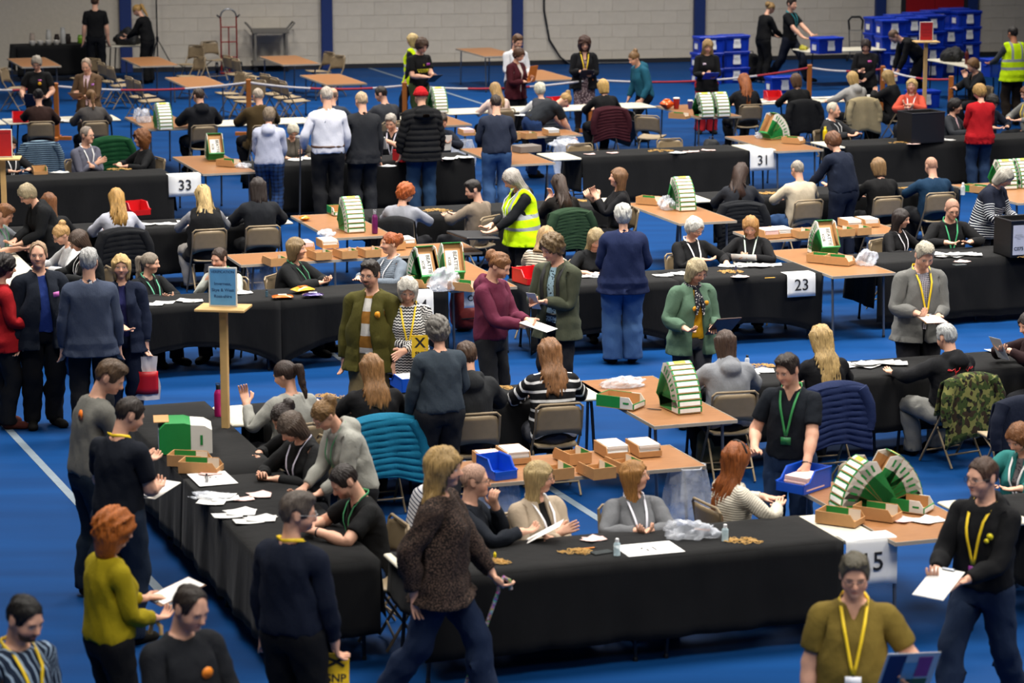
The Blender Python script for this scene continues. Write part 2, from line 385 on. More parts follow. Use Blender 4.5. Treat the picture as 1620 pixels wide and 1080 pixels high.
class MB:
    '''collects boxes, bars, tubes and sheets into one mesh'''
    def __init__(s): s.v = []; s.f = []; s.mi = []; s.cur = 0
    def add(s, vs, fs):
        o = len(s.v); s.v += [tuple(map(float, v)) for v in vs]; s.f += [tuple(i+o for i in f) for f in fs]; s.mi += [s.cur]*len(fs); return s
    def box(s, c, d, R=None, bev=0.):
        hx, hy, hz = d[0]/2, d[1]/2, d[2]/2; b = min(bev, hx*.9, hy*.9, hz*.9)
        if b <= 0:
            vs = [(x,y,z) for z in (-hz,hz) for x,y in ((-hx,-hy),(hx,-hy),(hx,hy),(-hx,hy))]
            fs = [(3,2,1,0),(4,5,6,7),(0,1,5,4),(1,2,6,5),(2,3,7,6),(3,0,4,7)]
        else:
            vs = []; fs = []
            for z, k in ((-hz,b),(-hz+b,0),(hz-b,0),(hz,b)):
                X, Y = hx-k, hy-k
                q = b if k == 0 else b
                vs += [(-X+q,-Y,z),(X-q,-Y,z),(X,-Y+q,z),(X,Y-q,z),(X-q,Y,z),(-X+q,Y,z),(-X,Y-q,z),(-X,-Y+q,z)]
            for r in range(3):
                for i in range(8): j = (i+1)%8; fs.append((r*8+i, r*8+j, r*8+8+j, r*8+8+i))
            fs += [tuple(range(7,-1,-1)), tuple(range(24,32))]
        if R is not None: vs = [tuple(R@np.array(v)) for v in vs]
        return s.add([(v[0]+c[0], v[1]+c[1], v[2]+c[2]) for v in vs], fs)
    def tube(s, pts, r, n=8, cap=True, closed=False):
        pts = [np.array(p, float) for p in pts]; rs = r if isinstance(r, (list,tuple)) else [r]*len(pts); m = len(pts); vs = []; fs = []; up = None
        for i, p in enumerate(pts):
            a = pts[(i-1)%m] if (i or closed) else p; b = pts[(i+1)%m] if (i < m-1 or closed) else p
            d = nrm(b-a)
            if up is None: up = np.array((0,0,1.)) if abs(d[2]) < .9 else np.array((1.,0,0))
            u = np.cross(d, up); 
            if np.linalg.norm(u) < 1e-4: u = np.cross(d, np.array((0,1.,0)))
            u = nrm(u); w = np.cross(u, d); up = w
            vs += [p+rs[i]*(u*math.cos(2*PI*k/n)+w*math.sin(2*PI*k/n)) for k in range(n)]
        for i in range(m if closed else m-1):
            i2 = (i+1)%m
            for k in range(n): j = (k+1)%n; fs.append((i*n+k, i*n+j, i2*n+j, i2*n+k))
        if cap and not closed: fs += [tuple(range(n)), tuple(range((m-1)*n+n-1,(m-1)*n-1,-1))]
        return s.add(vs, fs)
    def lathe(s, prof, c=(0,0,0), n=16, R=None):
        vs = []; fs = []; m = len(prof)
        for r, z in prof: vs += [np.array((r*math.cos(2*PI*k/n), r*math.sin(2*PI*k/n), z)) for k in range(n)]
        for i in range(m-1):
            for k in range(n): j = (k+1)%n; fs.append((i*n+k, i*n+j, i*n+n+j, i*n+n+k))
        fs += [tuple(range(n-1,-1,-1)), tuple(range((m-1)*n, m*n))]
        if R is not None: vs = [R@v for v in vs]
        return s.add([v+np.array(c) for v in vs], fs)
    def prism(s, poly, z0, z1, c=(0,0,0), R=None):
        n = len(poly); vs = [np.array((x,y,z0)) for x,y in poly]+[np.array((x,y,z1)) for x,y in poly]
        fs = [tuple(range(n-1,-1,-1)), tuple(range(n,2*n))]+[(i,(i+1)%n,n+(i+1)%n,n+i) for i in range(n)]
        if R is not None: vs = [R@v for v in vs]
        return s.add([v+np.array(c) for v in vs], fs)
    def grid(s, fn, nu, nv):
        vs = [fn(i/nu, j/nv) for j in range(nv+1) for i in range(nu+1)]; w = nu+1
        return s.add(vs, [(j*w+i, j*w+i+1, (j+1)*w+i+1, (j+1)*w+i) for j in range(nv) for i in range(nu)])
    def build(s, name, mat, parent=None, smooth=False, solid=0.):
        mats = mat if isinstance(mat, (list,tuple)) else [mat]
        me = bpy.data.meshes.new(name); me.from_pydata(s.v, [], s.f)
        for q in mats: me.materials.append(q)
        if len(mats) > 1: me.polygons.foreach_set('material_index', s.mi)
        if smooth:
            me.polygons.foreach_set('use_smooth', [True]*len(me.polygons))
            try: me.set_sharp_from_angle(angle=math.radians(40))
            except Exception: pass
        me.update(); o = link(bpy.data.objects.new(name, me), parent)
        if solid: m = o.modifiers.new('thick', 'SOLIDIFY'); m.thickness = solid; m.offset = 0
        return o
def copy_tree(o, parent=None):
    c = o.copy(); COL.objects.link(c); c.parent = parent
    for ch in list(o.children): copy_tree(ch, c)
    return c
def text_mesh(name, s, size, mat, parent=None, loc=(0,0,0), rot3=(0,0,0), depth=.0008, align='CENTER', bold=0., sp=1.0):
    cu = bpy.data.curves.new(name, 'FONT'); cu.body = s; cu.size = size; cu.align_x = align; cu.align_y = 'CENTER'; cu.extrude = depth; cu.offset = bold; cu.resolution_u = 3; cu.space_line = sp
    o = bpy.data.objects.new(name, cu); e = bench(o); me = bpy.data.meshes.new_from_object(e); bpy.data.objects.remove(o); bpy.data.curves.remove(cu)
    me.materials.clear(); me.materials.append(mat); me.name = name
    q = link(bpy.data.objects.new(name, me), parent); q.location = loc; q.rotation_euler = rot3; return q
# ---------------------------------------------------------------- helpers: implicit shapes (smooth unions on a grid, surface nets)
def rg(*segs):
    '''grid coordinates from (start, end, step) runs'''
    out = []
    for a, b, h in segs:
        n = max(1, int(round((b-a)/h))); out += list(np.linspace(a, b, n, endpoint=False))
    out.append(segs[-1][1]); return np.array(out, np.float32)
class SDF:
    def __init__(s, xs, ys, zs):
        s.g = (xs, ys, zs); s.D = np.full((len(xs), len(ys), len(zs)), .5, np.float32)
    def sub(s, lo, hi):
        sl = tuple(slice(max(0, int(np.searchsorted(g, a))-1), int(np.searchsorted(g, b))+1) for g, a, b in zip(s.g, lo, hi))
        X, Y, Z = np.meshgrid(s.g[0][sl[0]], s.g[1][sl[1]], s.g[2][sl[2]], indexing='ij', sparse=True); return sl, X, Y, Z
    def smin(s, sl, d, k):
        a = s.D[sl]; h = np.clip(.5+.5*(a-d)/k, 0, 1); s.D[sl] = a*(1-h)+d*h-k*h*(1-h)
    def cap(s, a, b, ra, rb=None, k=.02, sy=1.):
        a = np.array(a, float); b = np.array(b, float); rb = ra if rb is None else rb; m = max(ra, rb)*max(1,sy)+k+.03
        sl, X, Y, Z = s.sub(np.minimum(a,b)-m, np.maximum(a,b)+m); ab = b-a
        t = np.clip(((X-a[0])*ab[0]+(Y-a[1])*ab[1]+(Z-a[2])*ab[2])/(ab@ab+1e-12), 0, 1)
        d = np.sqrt((X-a[0]-t*ab[0])**2+((Y-a[1]-t*ab[1])/sy)**2+(Z-a[2]-t*ab[2])**2)-(ra+(rb-ra)*t); s.smin(sl, d, k)
    def ell(s, c, r, k=.02, sub=False, p=2):
        m = max(r)+k+.04; sl, X, Y, Z = s.sub([c[i]-r[i]-k-.05 for i in range(3)], [c[i]+r[i]+k+.05 for i in range(3)])
        q = (np.abs((X-c[0])/r[0])**p+np.abs((Y-c[1])/r[1])**p+np.abs((Z-c[2])/r[2])**p)**(1/p)
        d = (q-1)*min(r)
        if sub:
            a = s.D[sl]; d = -d; h = np.clip(.5+.5*(d-a)/k, 0, 1); s.D[sl] = a*(1-h)+d*h+k*h*(1-h)
        else: s.smin(sl, d, k)
    def prof(s, rows, k=.02, p=2.3, zlo=None, zhi=None):
        '''trunk from (z, half width, half depth, centre y) rows'''
        R = np.array(rows); lo = R[0,0]-.12; hi = R[-1,0]+.12; w = R[:,1].max()+.1; dd = R[:,2].max()+.12
        sl, X, Y, Z = s.sub((-w,-dd,lo), (w,dd,hi)); z = Z[0,0,:]
        a, b, c = (np.interp(z, R[:,0], R[:,i])[None,None,:] for i in (1,2,3))
        q = (np.abs(X/a)**p+np.abs((Y-c)/b)**p)**(1/p); d = (q-1)*np.minimum(a,b)
        d = np.maximum(d, np.maximum(R[0,0]-Z, Z-R[-1,0])*.9); s.smin(sl, d, k)
    def fn(s, f, mode='max'):
        X, Y, Z = np.meshgrid(*s.g, indexing='ij', sparse=True); v = f(X, Y, Z)
        if mode == 'max': s.D = np.maximum(s.D, v)
        elif mode == 'add': s.D = s.D+v
        elif mode == 'min': s.D = np.minimum(s.D, v)
    def mesh(s):
        D = s.D; ins = D < 0; nx, ny, nz = D.shape; cnt = np.zeros((nx-1,ny-1,nz-1), np.int8)
        cs = [(i,j,k) for i in (0,1) for j in (0,1) for k in (0,1)]
        for i,j,k in cs: cnt += ins[i:nx-1+i, j:ny-1+j, k:nz-1+k]
        act = (cnt > 0)&(cnt < 8); I, Jx, K = np.nonzero(act); vid = np.full(act.shape, -1, np.int64); vid[I,Jx,K] = np.arange(len(I))
        acc = np.zeros((len(I),3)); num = np.zeros(len(I)); xs, ys, zs = s.g
        for ax in range(3):
            for u in (0,1):
                for w in (0,1):
                    o = [0,0,0]; o[(ax+1)%3] = u; o[(ax+2)%3] = w; e = list(o); e[ax] = 1
                    i0 = (I+o[0], Jx+o[1], K+o[2]); i1 = (I+e[0], Jx+e[1], K+e[2]); a, b = D[i0], D[i1]; m = (a < 0) != (b < 0)
                    t = np.where(m, a/np.where(m, a-b, 1), 0)
                    p0 = np.stack([xs[i0[0]], ys[i0[1]], zs[i0[2]]], 1); p1 = np.stack([xs[i1[0]], ys[i1[1]], zs[i1[2]]], 1)
                    acc += np.where(m[:,None], p0+(p1-p0)*t[:,None], 0); num += m
        P_ = acc/num[:,None]; quads = []
        for ax in range(3):
            b, c = (ax+1)%3, (ax+2)%3; sA = [slice(None)]*3; sB = [slice(None)]*3; sA[ax] = slice(0,-1); sB[ax] = slice(1,None)
            for d in (b,c): sA[d] = slice(1,-1); sB[d] = slice(1,-1)
            A, B2 = ins[tuple(sA)], ins[tuple(sB)]; idx = np.array(np.nonzero(A != B2)); fl = A[tuple(idx)]; idx[b] += 1; idx[c] += 1
            def cell(db, dc):
                q = idx.copy(); q[b] += db; q[c] += dc; return vid[q[0],q[1],q[2]]
            Q = np.stack([cell(-1,-1), cell(0,-1), cell(0,0), cell(-1,0)], 1); Q[~fl] = Q[~fl][:,::-1]; quads.append(Q)
        return P_, np.concatenate(quads)
def decimate(P_, Q, target, shrink=0):
    '''fewer triangles, the most where the surface is flat'''
    o = np_mesh('tmp', P_, Q); COL.objects.unlink(o); n = 2*len(Q)
    if shrink: m = o.modifiers.new('s','SMOOTH'); m.factor = .5; m.iterations = shrink
    m = o.modifiers.new('d', 'DECIMATE'); m.ratio = min(1., target/n); m.use_collapse_triangulate = True
    e = bench(o).to_mesh()
    v = np.zeros(len(e.vertices)*3, np.float32); e.vertices.foreach_get('co', v); e.calc_loop_triangles()
    t = np.zeros(len(e.loop_triangles)*3, np.int32); e.loop_triangles.foreach_get('vertices', t)
    me2 = o.data; bpy.data.objects.remove(o); bpy.data.meshes.remove(me2)
    return v.reshape(-1,3).astype(float), t.reshape(-1,3)

# ---------------------------------------------------------------- people: the body, garments and hair in the rest pose
def wob(X, Y, Z, f, ph=0.):
    return (np.sin(f*(X+.7*Y)+ph)*np.cos(f*(.8*Z-.5*X)+1.3*ph)+.6*np.sin(f*1.9*(Y+.6*Z)+2.1+ph)*np.cos(f*1.7*(X-.4*Z)+ph)).astype(np.float32)
TORSO = [(.86,.150,.105,.005),(.92,.168,.118,.012),(.98,.165,.112,.012),(1.05,.148,.100,.008),(1.12,.142,.098,.006),(1.20,.150,.106,.006),(1.28,.160,.116,.008),(1.345,.156,.106,.016),(1.40,.118,.080,.024),(1.455,.068,.058,.026)]
def torso(g, dw=0., dd=0., zlo=.86, zhi=1.455, straight=0., k=.03, flare=0.):
    rows = []
    for z, a, b, c in TORSO: 
        if z < zlo-.001 or z > zhi+.001: continue
        e_ = .020*(zlo < .859)*(z < .95); rows.append((z, a+dw+e_+straight*max(0,.168-a)*(z < 1.3), b+dd+e_*.7+straight*max(0,.112-b)*(z < 1.3), c))
    if zlo < .859: rows = [(zlo, rows[0][1]+flare+.012, rows[0][2]+flare+.012, rows[0][3])]+rows
    g.prof(rows, k)
def arms(g, dr=0., end=.54, k=.03, sho=True, start=0.):
    for s, n in ((1,'L'),(-1,'R')):
        A, d = J['sho'+n], V(s*S2,0,-S2)
        if sho: g.cap(V(s*.055,.024,1.425), A+V(-s*.008,0,-.020), .046+dr*.6, .054+dr*.7, k*1.3)
        e1 = min(end, .285); g.cap(A+d*start, A+d*e1, .053+dr, .043+dr+(0 if e1 > .28 else .008), k)
        if end > .29: g.cap(A+d*.285, A+d*min(end,.40), .044+dr, .038+dr, k); g.cap(A+d*.36, A+d*end, .040+dr, .028+dr, k)
def legs(g, dr=0., end=.085, k=.03, flare=0.):
    for s, n in ((1,'L'),(-1,'R')):
        h, kn, an = J['hip'+n], J['kne'+n], J['ank'+n]
        g.cap(h+V(0,.012,-.02), kn, .088+dr, .060+dr, k); 
        m = kn+(an-kn)*.35+V(0,.012,0); g.cap(kn, m, .056+dr, .055+dr+flare*.4, k); e = an+(kn-an)*max(0,(end-.085)/.415); e = V(e[0],e[1],end)
        g.cap(m, e, .055+dr+flare*.4, .040+dr+flare, k)
def head_shape(g):
    g.ell((0,.004,1.660), (.076,.096,.093), .01); g.ell((0,-.030,1.600), (.060,.066,.078), .03); g.ell((0,-.062,1.545), (.030,.032,.024), .02)
    for s in (1,-1): g.ell((s*.040,-.058,1.600), (.026,.026,.030), .025)
    g.cap((-.036,-.080,1.656), (.036,-.080,1.656), .013, .013, .016)
    for s in (1,-1):
        g.ell((s*.031,-.104,1.636), (.017,.016,.010), .012, sub=True); g.ell((s*.0315,-.077,1.636), (.0145,.0145,.0135), .004)
    g.cap((0,-.088,1.645), (0,-.112,1.607), .008, .0125, .010); g.ell((0,-.104,1.602), (.017,.012,.009), .008)
    g.ell((0,-.090,1.5765), (.022,.012,.0055), .006); g.ell((0,-.089,1.5665), (.019,.012,.0055), .006); g.ell((0,-.088,1.547), (.018,.014,.012), .012)
    for s in (1,-1):
        g.ell((s*.078,.012,1.628), (.009,.020,.031), .008); g.ell((s*.084,.008,1.630), (.006,.010,.018), .006, sub=True)
    g.cap((0,.030,1.44), (0,.018,1.585), .058, .053, .022)
def hands(g):
    for s, n in ((1,'L'),(-1,'R')):
        d = V(s*S2,0,-S2); nn = V(-s*S2,0,-S2); w = J['wri'+n]; Y_ = V(0,1,0)
        g.cap(w-d*.05, w+d*.02, .026, .024, .02, 1.15)
        for i, yy in enumerate((-.027,-.009,.009,.026)): g.cap(w+d*.02+Y_*yy*.6, w+d*.086+Y_*yy, .0155, .0125, .012)
        for i, (yy, L) in enumerate(((-.032,.070),(-.011,.080),(.011,.074),(.032,.058))):
            b = w+d*.088+Y_*yy*.9; m = b+d*L*.52+Y_*yy*.12+nn*.004; e = b+d*L+Y_*yy*.18+nn*.014
            g.cap(b, m, .0100, .0090, .005); g.cap(m, e, .0090, .0075, .004)
        a = w+d*.022-Y_*.024+nn*.006; b = a+d*.034-Y_*.026+nn*.010; c = b+d*.036-Y_*.010+nn*.008
        g.cap(a, b, .0150, .0115, .012); g.cap(b, c, .0110, .0088, .005)
def base_body():
    xs = rg((-.72,-.50,.0045),(-.50,-.11,.011),(-.11,.11,.0055),(.11,.50,.011),(.50,.72,.0045))
    ys = rg((-.20,-.125,.012),(-.125,-.075,.005),(-.075,.075,.0055),(.075,.15,.012)); zs = rg((0,.82,.013),(.82,1.06,.0050),(1.06,1.49,.011),(1.49,1.77,.0050))
    g = SDF(xs, ys, zs); torso(g); legs(g); arms(g); head_shape(g); hands(g)
    for s, n in ((1,'L'),(-1,'R')): g.cap(J['ank'+n]+V(0,.02,-.025), J['toe'+n]+V(0,.03,.01), .028, .022, .03)
    return g.mesh()
XS = lambda h=.0115: rg((-.66,.66,h)); YS = lambda h=.011: rg((-.24,.24,h))
def cuts(g, sleeve, hem, neckz=1.455, neckr=.075, vneck=0., open_=0., openz=1.5, lap=0.):
    def f(X, Y, Z):
        d = hem-Z+0*X+0*Y
        if sleeve is not None:
            al = (np.abs(X)-.168)*S2-(Z-1.388)*S2; d = np.maximum(d, np.where(np.abs(X) > .2, al-sleeve, -1))
        q = neckr-np.sqrt(X**2+(Y-.03)**2*1.2); nk = np.minimum(Z-(neckz-.018-(.09*np.clip(-Y,0,.1)/.1)), q); d = np.maximum(d, nk)
        if vneck: d = np.maximum(d, np.where(Y < .0, (Z-(1.46-vneck))*.5-np.abs(X)*1.15, -1))
        if open_:
            w = open_*(.25+.75*np.clip((1.42-Z)/.5,0,1)) if open_ > 0 else -open_
            w = w+lap*np.clip((Z-1.16)/.25,0,1)
            d = np.maximum(d, np.where(Y < .0, w-np.abs(X), -1))
        return d
    g.fn(f)
def hood_lump(g, big=1.0, dy=.02):
    g.ell((0,.115+dy,1.412), (.105*big,.060*big,.078*big), .02); g.cap((-.085,.05,1.472), (0,.10+dy,1.475), .036, .042, .02); g.cap((.085,.05,1.472), (0,.10+dy,1.475), .036, .042, .02)
    for s in (1,-1): g.cap((s*.085,.05,1.465), (s*.062,-.055,1.425), .030, .022, .02)
def collar(g, r=.016, z=1.470, low=1.425):
    for s in (1,-1): g.cap((0,.088,z+.008), (s*.066,.045,z+.004), r, r, .012); g.cap((s*.066,.045,z+.004), (s*.030,-.048,low), r, r*.9, .012)
def garment(kind):
    zlo = {'blazer':.80,'coat':.76,'puffer':.78,'vest':.80,'blouse':.80,'dress':.52,'cardigan':.80,'long':.80}.get(kind, .90)
    g = SDF(XS(), YS(), rg((zlo-.03,1.56,.0115)))
    if kind in ('tee','polo'):
        torso(g, .016, .018, .88, straight=.5); arms(g, .016, .24); g.fn(lambda X,Y,Z: .0035*wob(X,Y,Z,38), 'add'); 
        if kind == 'polo': collar(g, .013)
        cuts(g, .205, .90, neckr=.070, vneck=.09 if kind == 'polo' else 0)
    elif kind in ('sweater','shirt','hoodie','long'):
        dr = {'shirt':.013,'hoodie':.022}.get(kind, .016); torso(g, .020+dr*.3, .022+dr*.4, .88 if kind != 'long' else .80, straight=.7); arms(g, dr, .56)
        g.fn(lambda X,Y,Z: .0045*wob(X,Y,Z,34), 'add')
        if kind == 'hoodie': hood_lump(g)
        elif kind == 'shirt': collar(g, .013)
        else:
            for s in (1,-1): g.cap((0,.085,1.468), (s*.062,.04,1.462), .012, .012, .012); g.cap((s*.062,.04,1.462), (0,-.040,1.43), .012, .012, .012)
        if kind == 'hoodie' or kind == 'sweater':
            g.fn(lambda X,Y,Z: np.where((np.abs(X) < .3)&(Z < .94), .007, 0), 'add')
        cuts(g, .525, .895 if kind != 'long' else .80, neckr=.064 if kind != 'hoodie' else .068)
    elif kind in ('blazer','coat','cardigan'):
        dr = {'blazer':.020,'coat':.026,'cardigan':.022}[kind]; torso(g, .030+dr*.3, .030+dr*.4, zlo-.02, straight=.8, flare=.020); arms(g, dr, .56)
        g.fn(lambda X,Y,Z: .004*wob(X,Y,Z,27,.6), 'add')
        if kind != 'cardigan': collar(g, .017 if kind == 'blazer' else .021, 1.472, 1.40)
        if kind == 'blazer':
            for s in (1,-1): g.cap((s*.055,-.058,1.41), (s*.020,-.122,1.17), .020, .010, .010)
        if kind == 'coat': g.ell((0,.105,1.435), (.085,.045,.045), .03)
        cuts(g, .53, zlo, neckr=.066, open_={'blazer':.020,'coat':.062,'cardigan':.055}[kind], lap={'blazer':.055,'coat':.02,'cardigan':.02}[kind])
    elif kind == 'puffer':
        torso(g, .045, .045, zlo-.02, straight=1.0); arms(g, .036, .56); hood_lump(g, 1.15, .05)
        def q(X,Y,Z):
            al = (np.abs(X)-.168)*S2-(Z-1.388)*S2; t = np.where(np.abs(X) > .255, al, Z); return -.018*np.sqrt(np.abs(np.sin(PI*t/.075))).astype(np.float32)+.006
        g.fn(q, 'add'); cuts(g, .535, zlo, neckr=.062)
    elif kind == 'vest':
        torso(g, .052, .054, zlo-.02, straight=1.0, flare=.015); 
        for s in (1,-1): g.cap((s*.06,.022,1.435), (s*.145,.02,1.425), .062, .058, .03)
        g.fn(lambda X,Y,Z: .004*wob(X,Y,Z,27,.6), 'add')
        def f(X,Y,Z): return np.where(np.abs(X) > .15, .112-np.sqrt(((np.abs(X)-.255)/.8)**2+(Z-1.36)**2*.55)+0*Y, -1)
        g.fn(f); cuts(g, None, zlo, neckr=.075, vneck=.16, open_=.012)
    elif kind == 'blouse':
        torso(g, .032, .034, zlo-.02, straight=1., flare=.035); arms(g, .028, .56)
        g.fn(lambda X,Y,Z: .008*wob(X,Y,Z*.4,42), 'add'); cuts(g, .53, zlo, neckr=.072)
    elif kind == 'dress':
        torso(g, .016, .018, .86, straight=.3); g.prof([(.50,.245,.19,.0),(.70,.215,.165,.005),(.90,.19,.14,.01),(1.02,.165,.12,.008)], .04)
        g.fn(lambda X,Y,Z: .007*wob(X,Y,Z*.25,38), 'add'); arms(g, .014, .2); cuts(g, .16, .52, neckr=.085, vneck=.12)
    return g.mesh()
def base_trousers(kind):
    g = SDF(XS(.0115), YS(), rg((.02,1.06,.0125)))
    g.prof([(.82,.150,.110,.008),(.88,.172,.124,.012),(.94,.178,.128,.014),(1.00,.172,.120,.012),(1.05,.162,.112,.010)], .03)
    w = {'slim':.012,'straight':.022,'loose':.034}[kind]; legs(g, w, .07, .03, {'slim':.004,'straight':.018,'loose':.036}[kind])
    g.fn(lambda X,Y,Z: np.where(Z < .8, .0055, .002)*wob(X,Y,Z,36), 'add'); g.fn(lambda X,Y,Z: np.maximum(.055-Z, Z-1.04)+0*X+0*Y)
    g.fn(lambda X,Y,Z: np.where(Z < .80, .006-np.abs(X)-.0*Y, -1)); return g.mesh()
def base_shoe():
    g = SDF(rg((.04,.20,.007)), rg((-.20,.12,.008)), rg((-.005,.13,.007)))
    g.cap((.105,.055,.045), (.113,-.10,.036), .041, .043, .03); g.ell((.116,-.135,.028), (.044,.045,.034), .03); g.cap((.105,.03,.05), (.105,.025,.10), .044, .042, .02)
    g.prof; g.fn(lambda X,Y,Z: np.maximum(.002-Z, Z-.105)+0*X+0*Y); return g.mesh()
def base_hair(kind):
    zl = 1.20 if kind in ('long','longwavy','longfront','verylong') else 1.36
    if kind == 'verylong': zl = 1.08
    g = SDF(rg((-.17,.17,.0055)), rg((-.16,.24,.006)), rg((zl,1.82,.006)))
    face = lambda zc, rz, rx=.070, ry=.080: (lambda X,Y,Z: (1-np.sqrt((X/rx)**2+((Y+.118)/ry)**2+((Z-zc)/rz)**2))*.07)
    def strands(a, f=70, zf=.06): g.fn(lambda X,Y,Z: a*(np.sin(f*np.arctan2(X, Y+.02)*.42+6*np.sin(9*Z+3*X))+.7*np.sin(f*1.7*X+40*zf*Z+17*Y)).astype(np.float32), 'add')
    if kind in ('short','crop','quiff','buzz','recede'):
        t = {'short':.013,'crop':.009,'quiff':.012,'buzz':.006,'recede':.008}[kind]
        g.ell((0,.006,1.662), (.077+t*.7,.097+t*.8,.094+t), .01)
        if kind == 'quiff': g.ell((0,-.052,1.742), (.056,.045,.028), .02); g.ell((0,.01,1.752), (.062,.07,.022), .02)
        if kind == 'short': g.ell((0,-.03,1.735), (.062,.065,.030), .02)
        if kind != 'buzz': strands(.0022, 60); g.fn(lambda X,Y,Z: .0022*wob(X,Y,Z,95), 'add')
        top = {'recede':1.762,'buzz':1.724,'quiff':1.722}.get(kind, 1.722); zc = 1.612
        g.fn(face(zc, top-zc, .098 if kind != 'recede' else .086, .088 if kind != 'recede' else .108))
        def ears(X,Y,Z):      # nape, room for the ears, a sideburn before each ear
            low = np.where(Y > .045, 1.560+.0*Y, np.where(Y > -.002, 1.668-.35*np.abs(Y-.02), 1.618)); return low-Z+0*X
        g.fn(ears)
    elif kind == 'bald':
        g.ell((0,.006,1.655), (.084,.104,.092), .01); g.fn(lambda X,Y,Z: .002*wob(X,Y,Z,95), 'add')
        g.fn(lambda X,Y,Z: np.maximum(np.maximum(1.578-Z, Z-1.695+.25*Y), np.maximum(-.012-Y, np.where(Y < .040, 1.652-Z, -1.)))+0*X)
    elif kind in ('pixie','curly','bigcurl'):
        t = {'pixie':.020,'curly':.028,'bigcurl':.042}[kind]
        g.ell((0,.010,1.662), (.077+t,.098+t,.092+t), .01); g.ell((0,.05,1.60), (.066+t*.5,.058+t*.4,.07), .03)
        if kind == 'pixie': strands(.004, 60); g.fn(lambda X,Y,Z: .004*wob(X,Y,Z,75), 'add')
        else: g.fn(lambda X,Y,Z: (.007 if kind == 'curly' else .008)*(wob(X,Y,Z,85)+.5*wob(X,Y,Z,150,1.)), 'add')
        if kind == 'bigcurl': g.ell((0,.035,1.55), (.125,.095,.12), .04)
        g.fn(face(1.605, .096, .072, .088)); g.fn(lambda X,Y,Z: np.maximum(1.535-Z if kind != 'bigcurl' else 1.44-Z, np.where(Y < -.005, (1.605 if kind != 'bigcurl' else 1.5)-Z, -1.))+0*X)
    elif kind in ('bob','bobfringe','lob'):
        g.ell((0,.008,1.664), (.090,.111,.101), .01); lo = 1.49 if kind != 'lob' else 1.41
        g.prof([(lo,.092,.066,.040),(1.52,.098,.080,.030),(1.60,.099,.095,.016),(1.68,.091,.103,.008)], .03, 2.2); strands(.0035, 80)
        g.fn(face(1.585 if kind != 'bobfringe' else 1.565, .112 if kind != 'bobfringe' else .104, .071, .118 if kind != 'bobfringe' else .108)); g.fn(lambda X,Y,Z: np.maximum(lo+.25*np.maximum(0,-Y-.02)-Z, np.where(Z < 1.57, -.030-Y, -1.))+0*X)
        g.ell((0,-.03,1.50), (.062,.062,.075), .006, sub=True)
    elif kind in ('long','longwavy','longfront','verylong'):
        g.ell((0,.006,1.668), (.094,.114,.106), .01); lo = {'long':1.27,'longwavy':1.24,'longfront':1.24,'verylong':1.10}[kind]
        fr = .0 if kind != 'longfront' else -.045
        g.prof([(lo,.085,.030,.120+fr*.5),(1.36,.118,.045,.108+fr),(1.44,.122,.062,.085+fr*.6),(1.52,.110,.085,.045),(1.60,.102,.100,.018),(1.68,.096,.106,.008)], .03, 2.1)
        strands(.0045, 80); 
        if kind != 'long': g.fn(lambda X,Y,Z: .005*wob(X,Y,Z,48), 'add')
        g.fn(face(1.585, .112, .069, .116)); g.fn(lambda X,Y,Z: np.maximum(lo+.03*np.sin(40*X)-Z, np.where(Z < 1.57, (-.035 if kind != 'longfront' else -.10)-Y, -1.)))
        g.ell((0,.018,1.50), (.050,.062,.085), .006, sub=True)
    elif kind in ('ponytail','bun','updo'):
        g.ell((0,.008,1.664), (.086,.106,.100), .01); strands(.002, 90)
        g.fn(face(1.605, .102, .074, .084)); g.fn(lambda X,Y,Z: np.maximum(1.575-Z, np.where(Y < .030, 1.640-Z, -1.))+0*X)
        if kind == 'ponytail':
            g.cap((0,.105,1.685), (0,.15,1.665), .022, .032, .02); g.cap((0,.15,1.665), (0,.155,1.53), .036, .034, .02); g.cap((0,.155,1.53), (0,.135,1.40), .034, .014, .02)
            g.fn(lambda X,Y,Z: np.where(Y > .11, .003, 0)*np.sin(150*X+20*Z).astype(np.float32), 'add')
        elif kind == 'bun': g.ell((0,.075,1.748), (.046,.046,.040), .01); g.fn(lambda X,Y,Z: .0025*wob(X,Y,Z,110), 'add')
        else: g.ell((0,.115,1.680), (.052,.046,.062), .015); g.fn(lambda X,Y,Z: .004*wob(X,Y,Z,80), 'add')
    elif kind == 'beanie':
        g.ell((0,.006,1.675), (.094,.112,.108), .01); g.fn(lambda X,Y,Z: (.003*np.sin(46*np.arctan2(X,Y))).astype(np.float32)+0*Z, 'add')
        g.fn(lambda X,Y,Z: np.where(Z < 1.695+.12*Y, -.008, 0)+0*X, 'add'); g.fn(lambda X,Y,Z: 1.655+.15*(-Y)-Z+0*X); 
    return g.mesh()
BASES = {}
def vnormals(v, t):
    n = np.zeros_like(v); f = np.cross(v[t[:,1]]-v[t[:,0]], v[t[:,2]]-v[t[:,0]])
    for i in range(3): np.add.at(n, t[:,i], f)
    return n/np.maximum(np.linalg.norm(n, axis=1), 1e-9)[:,None]
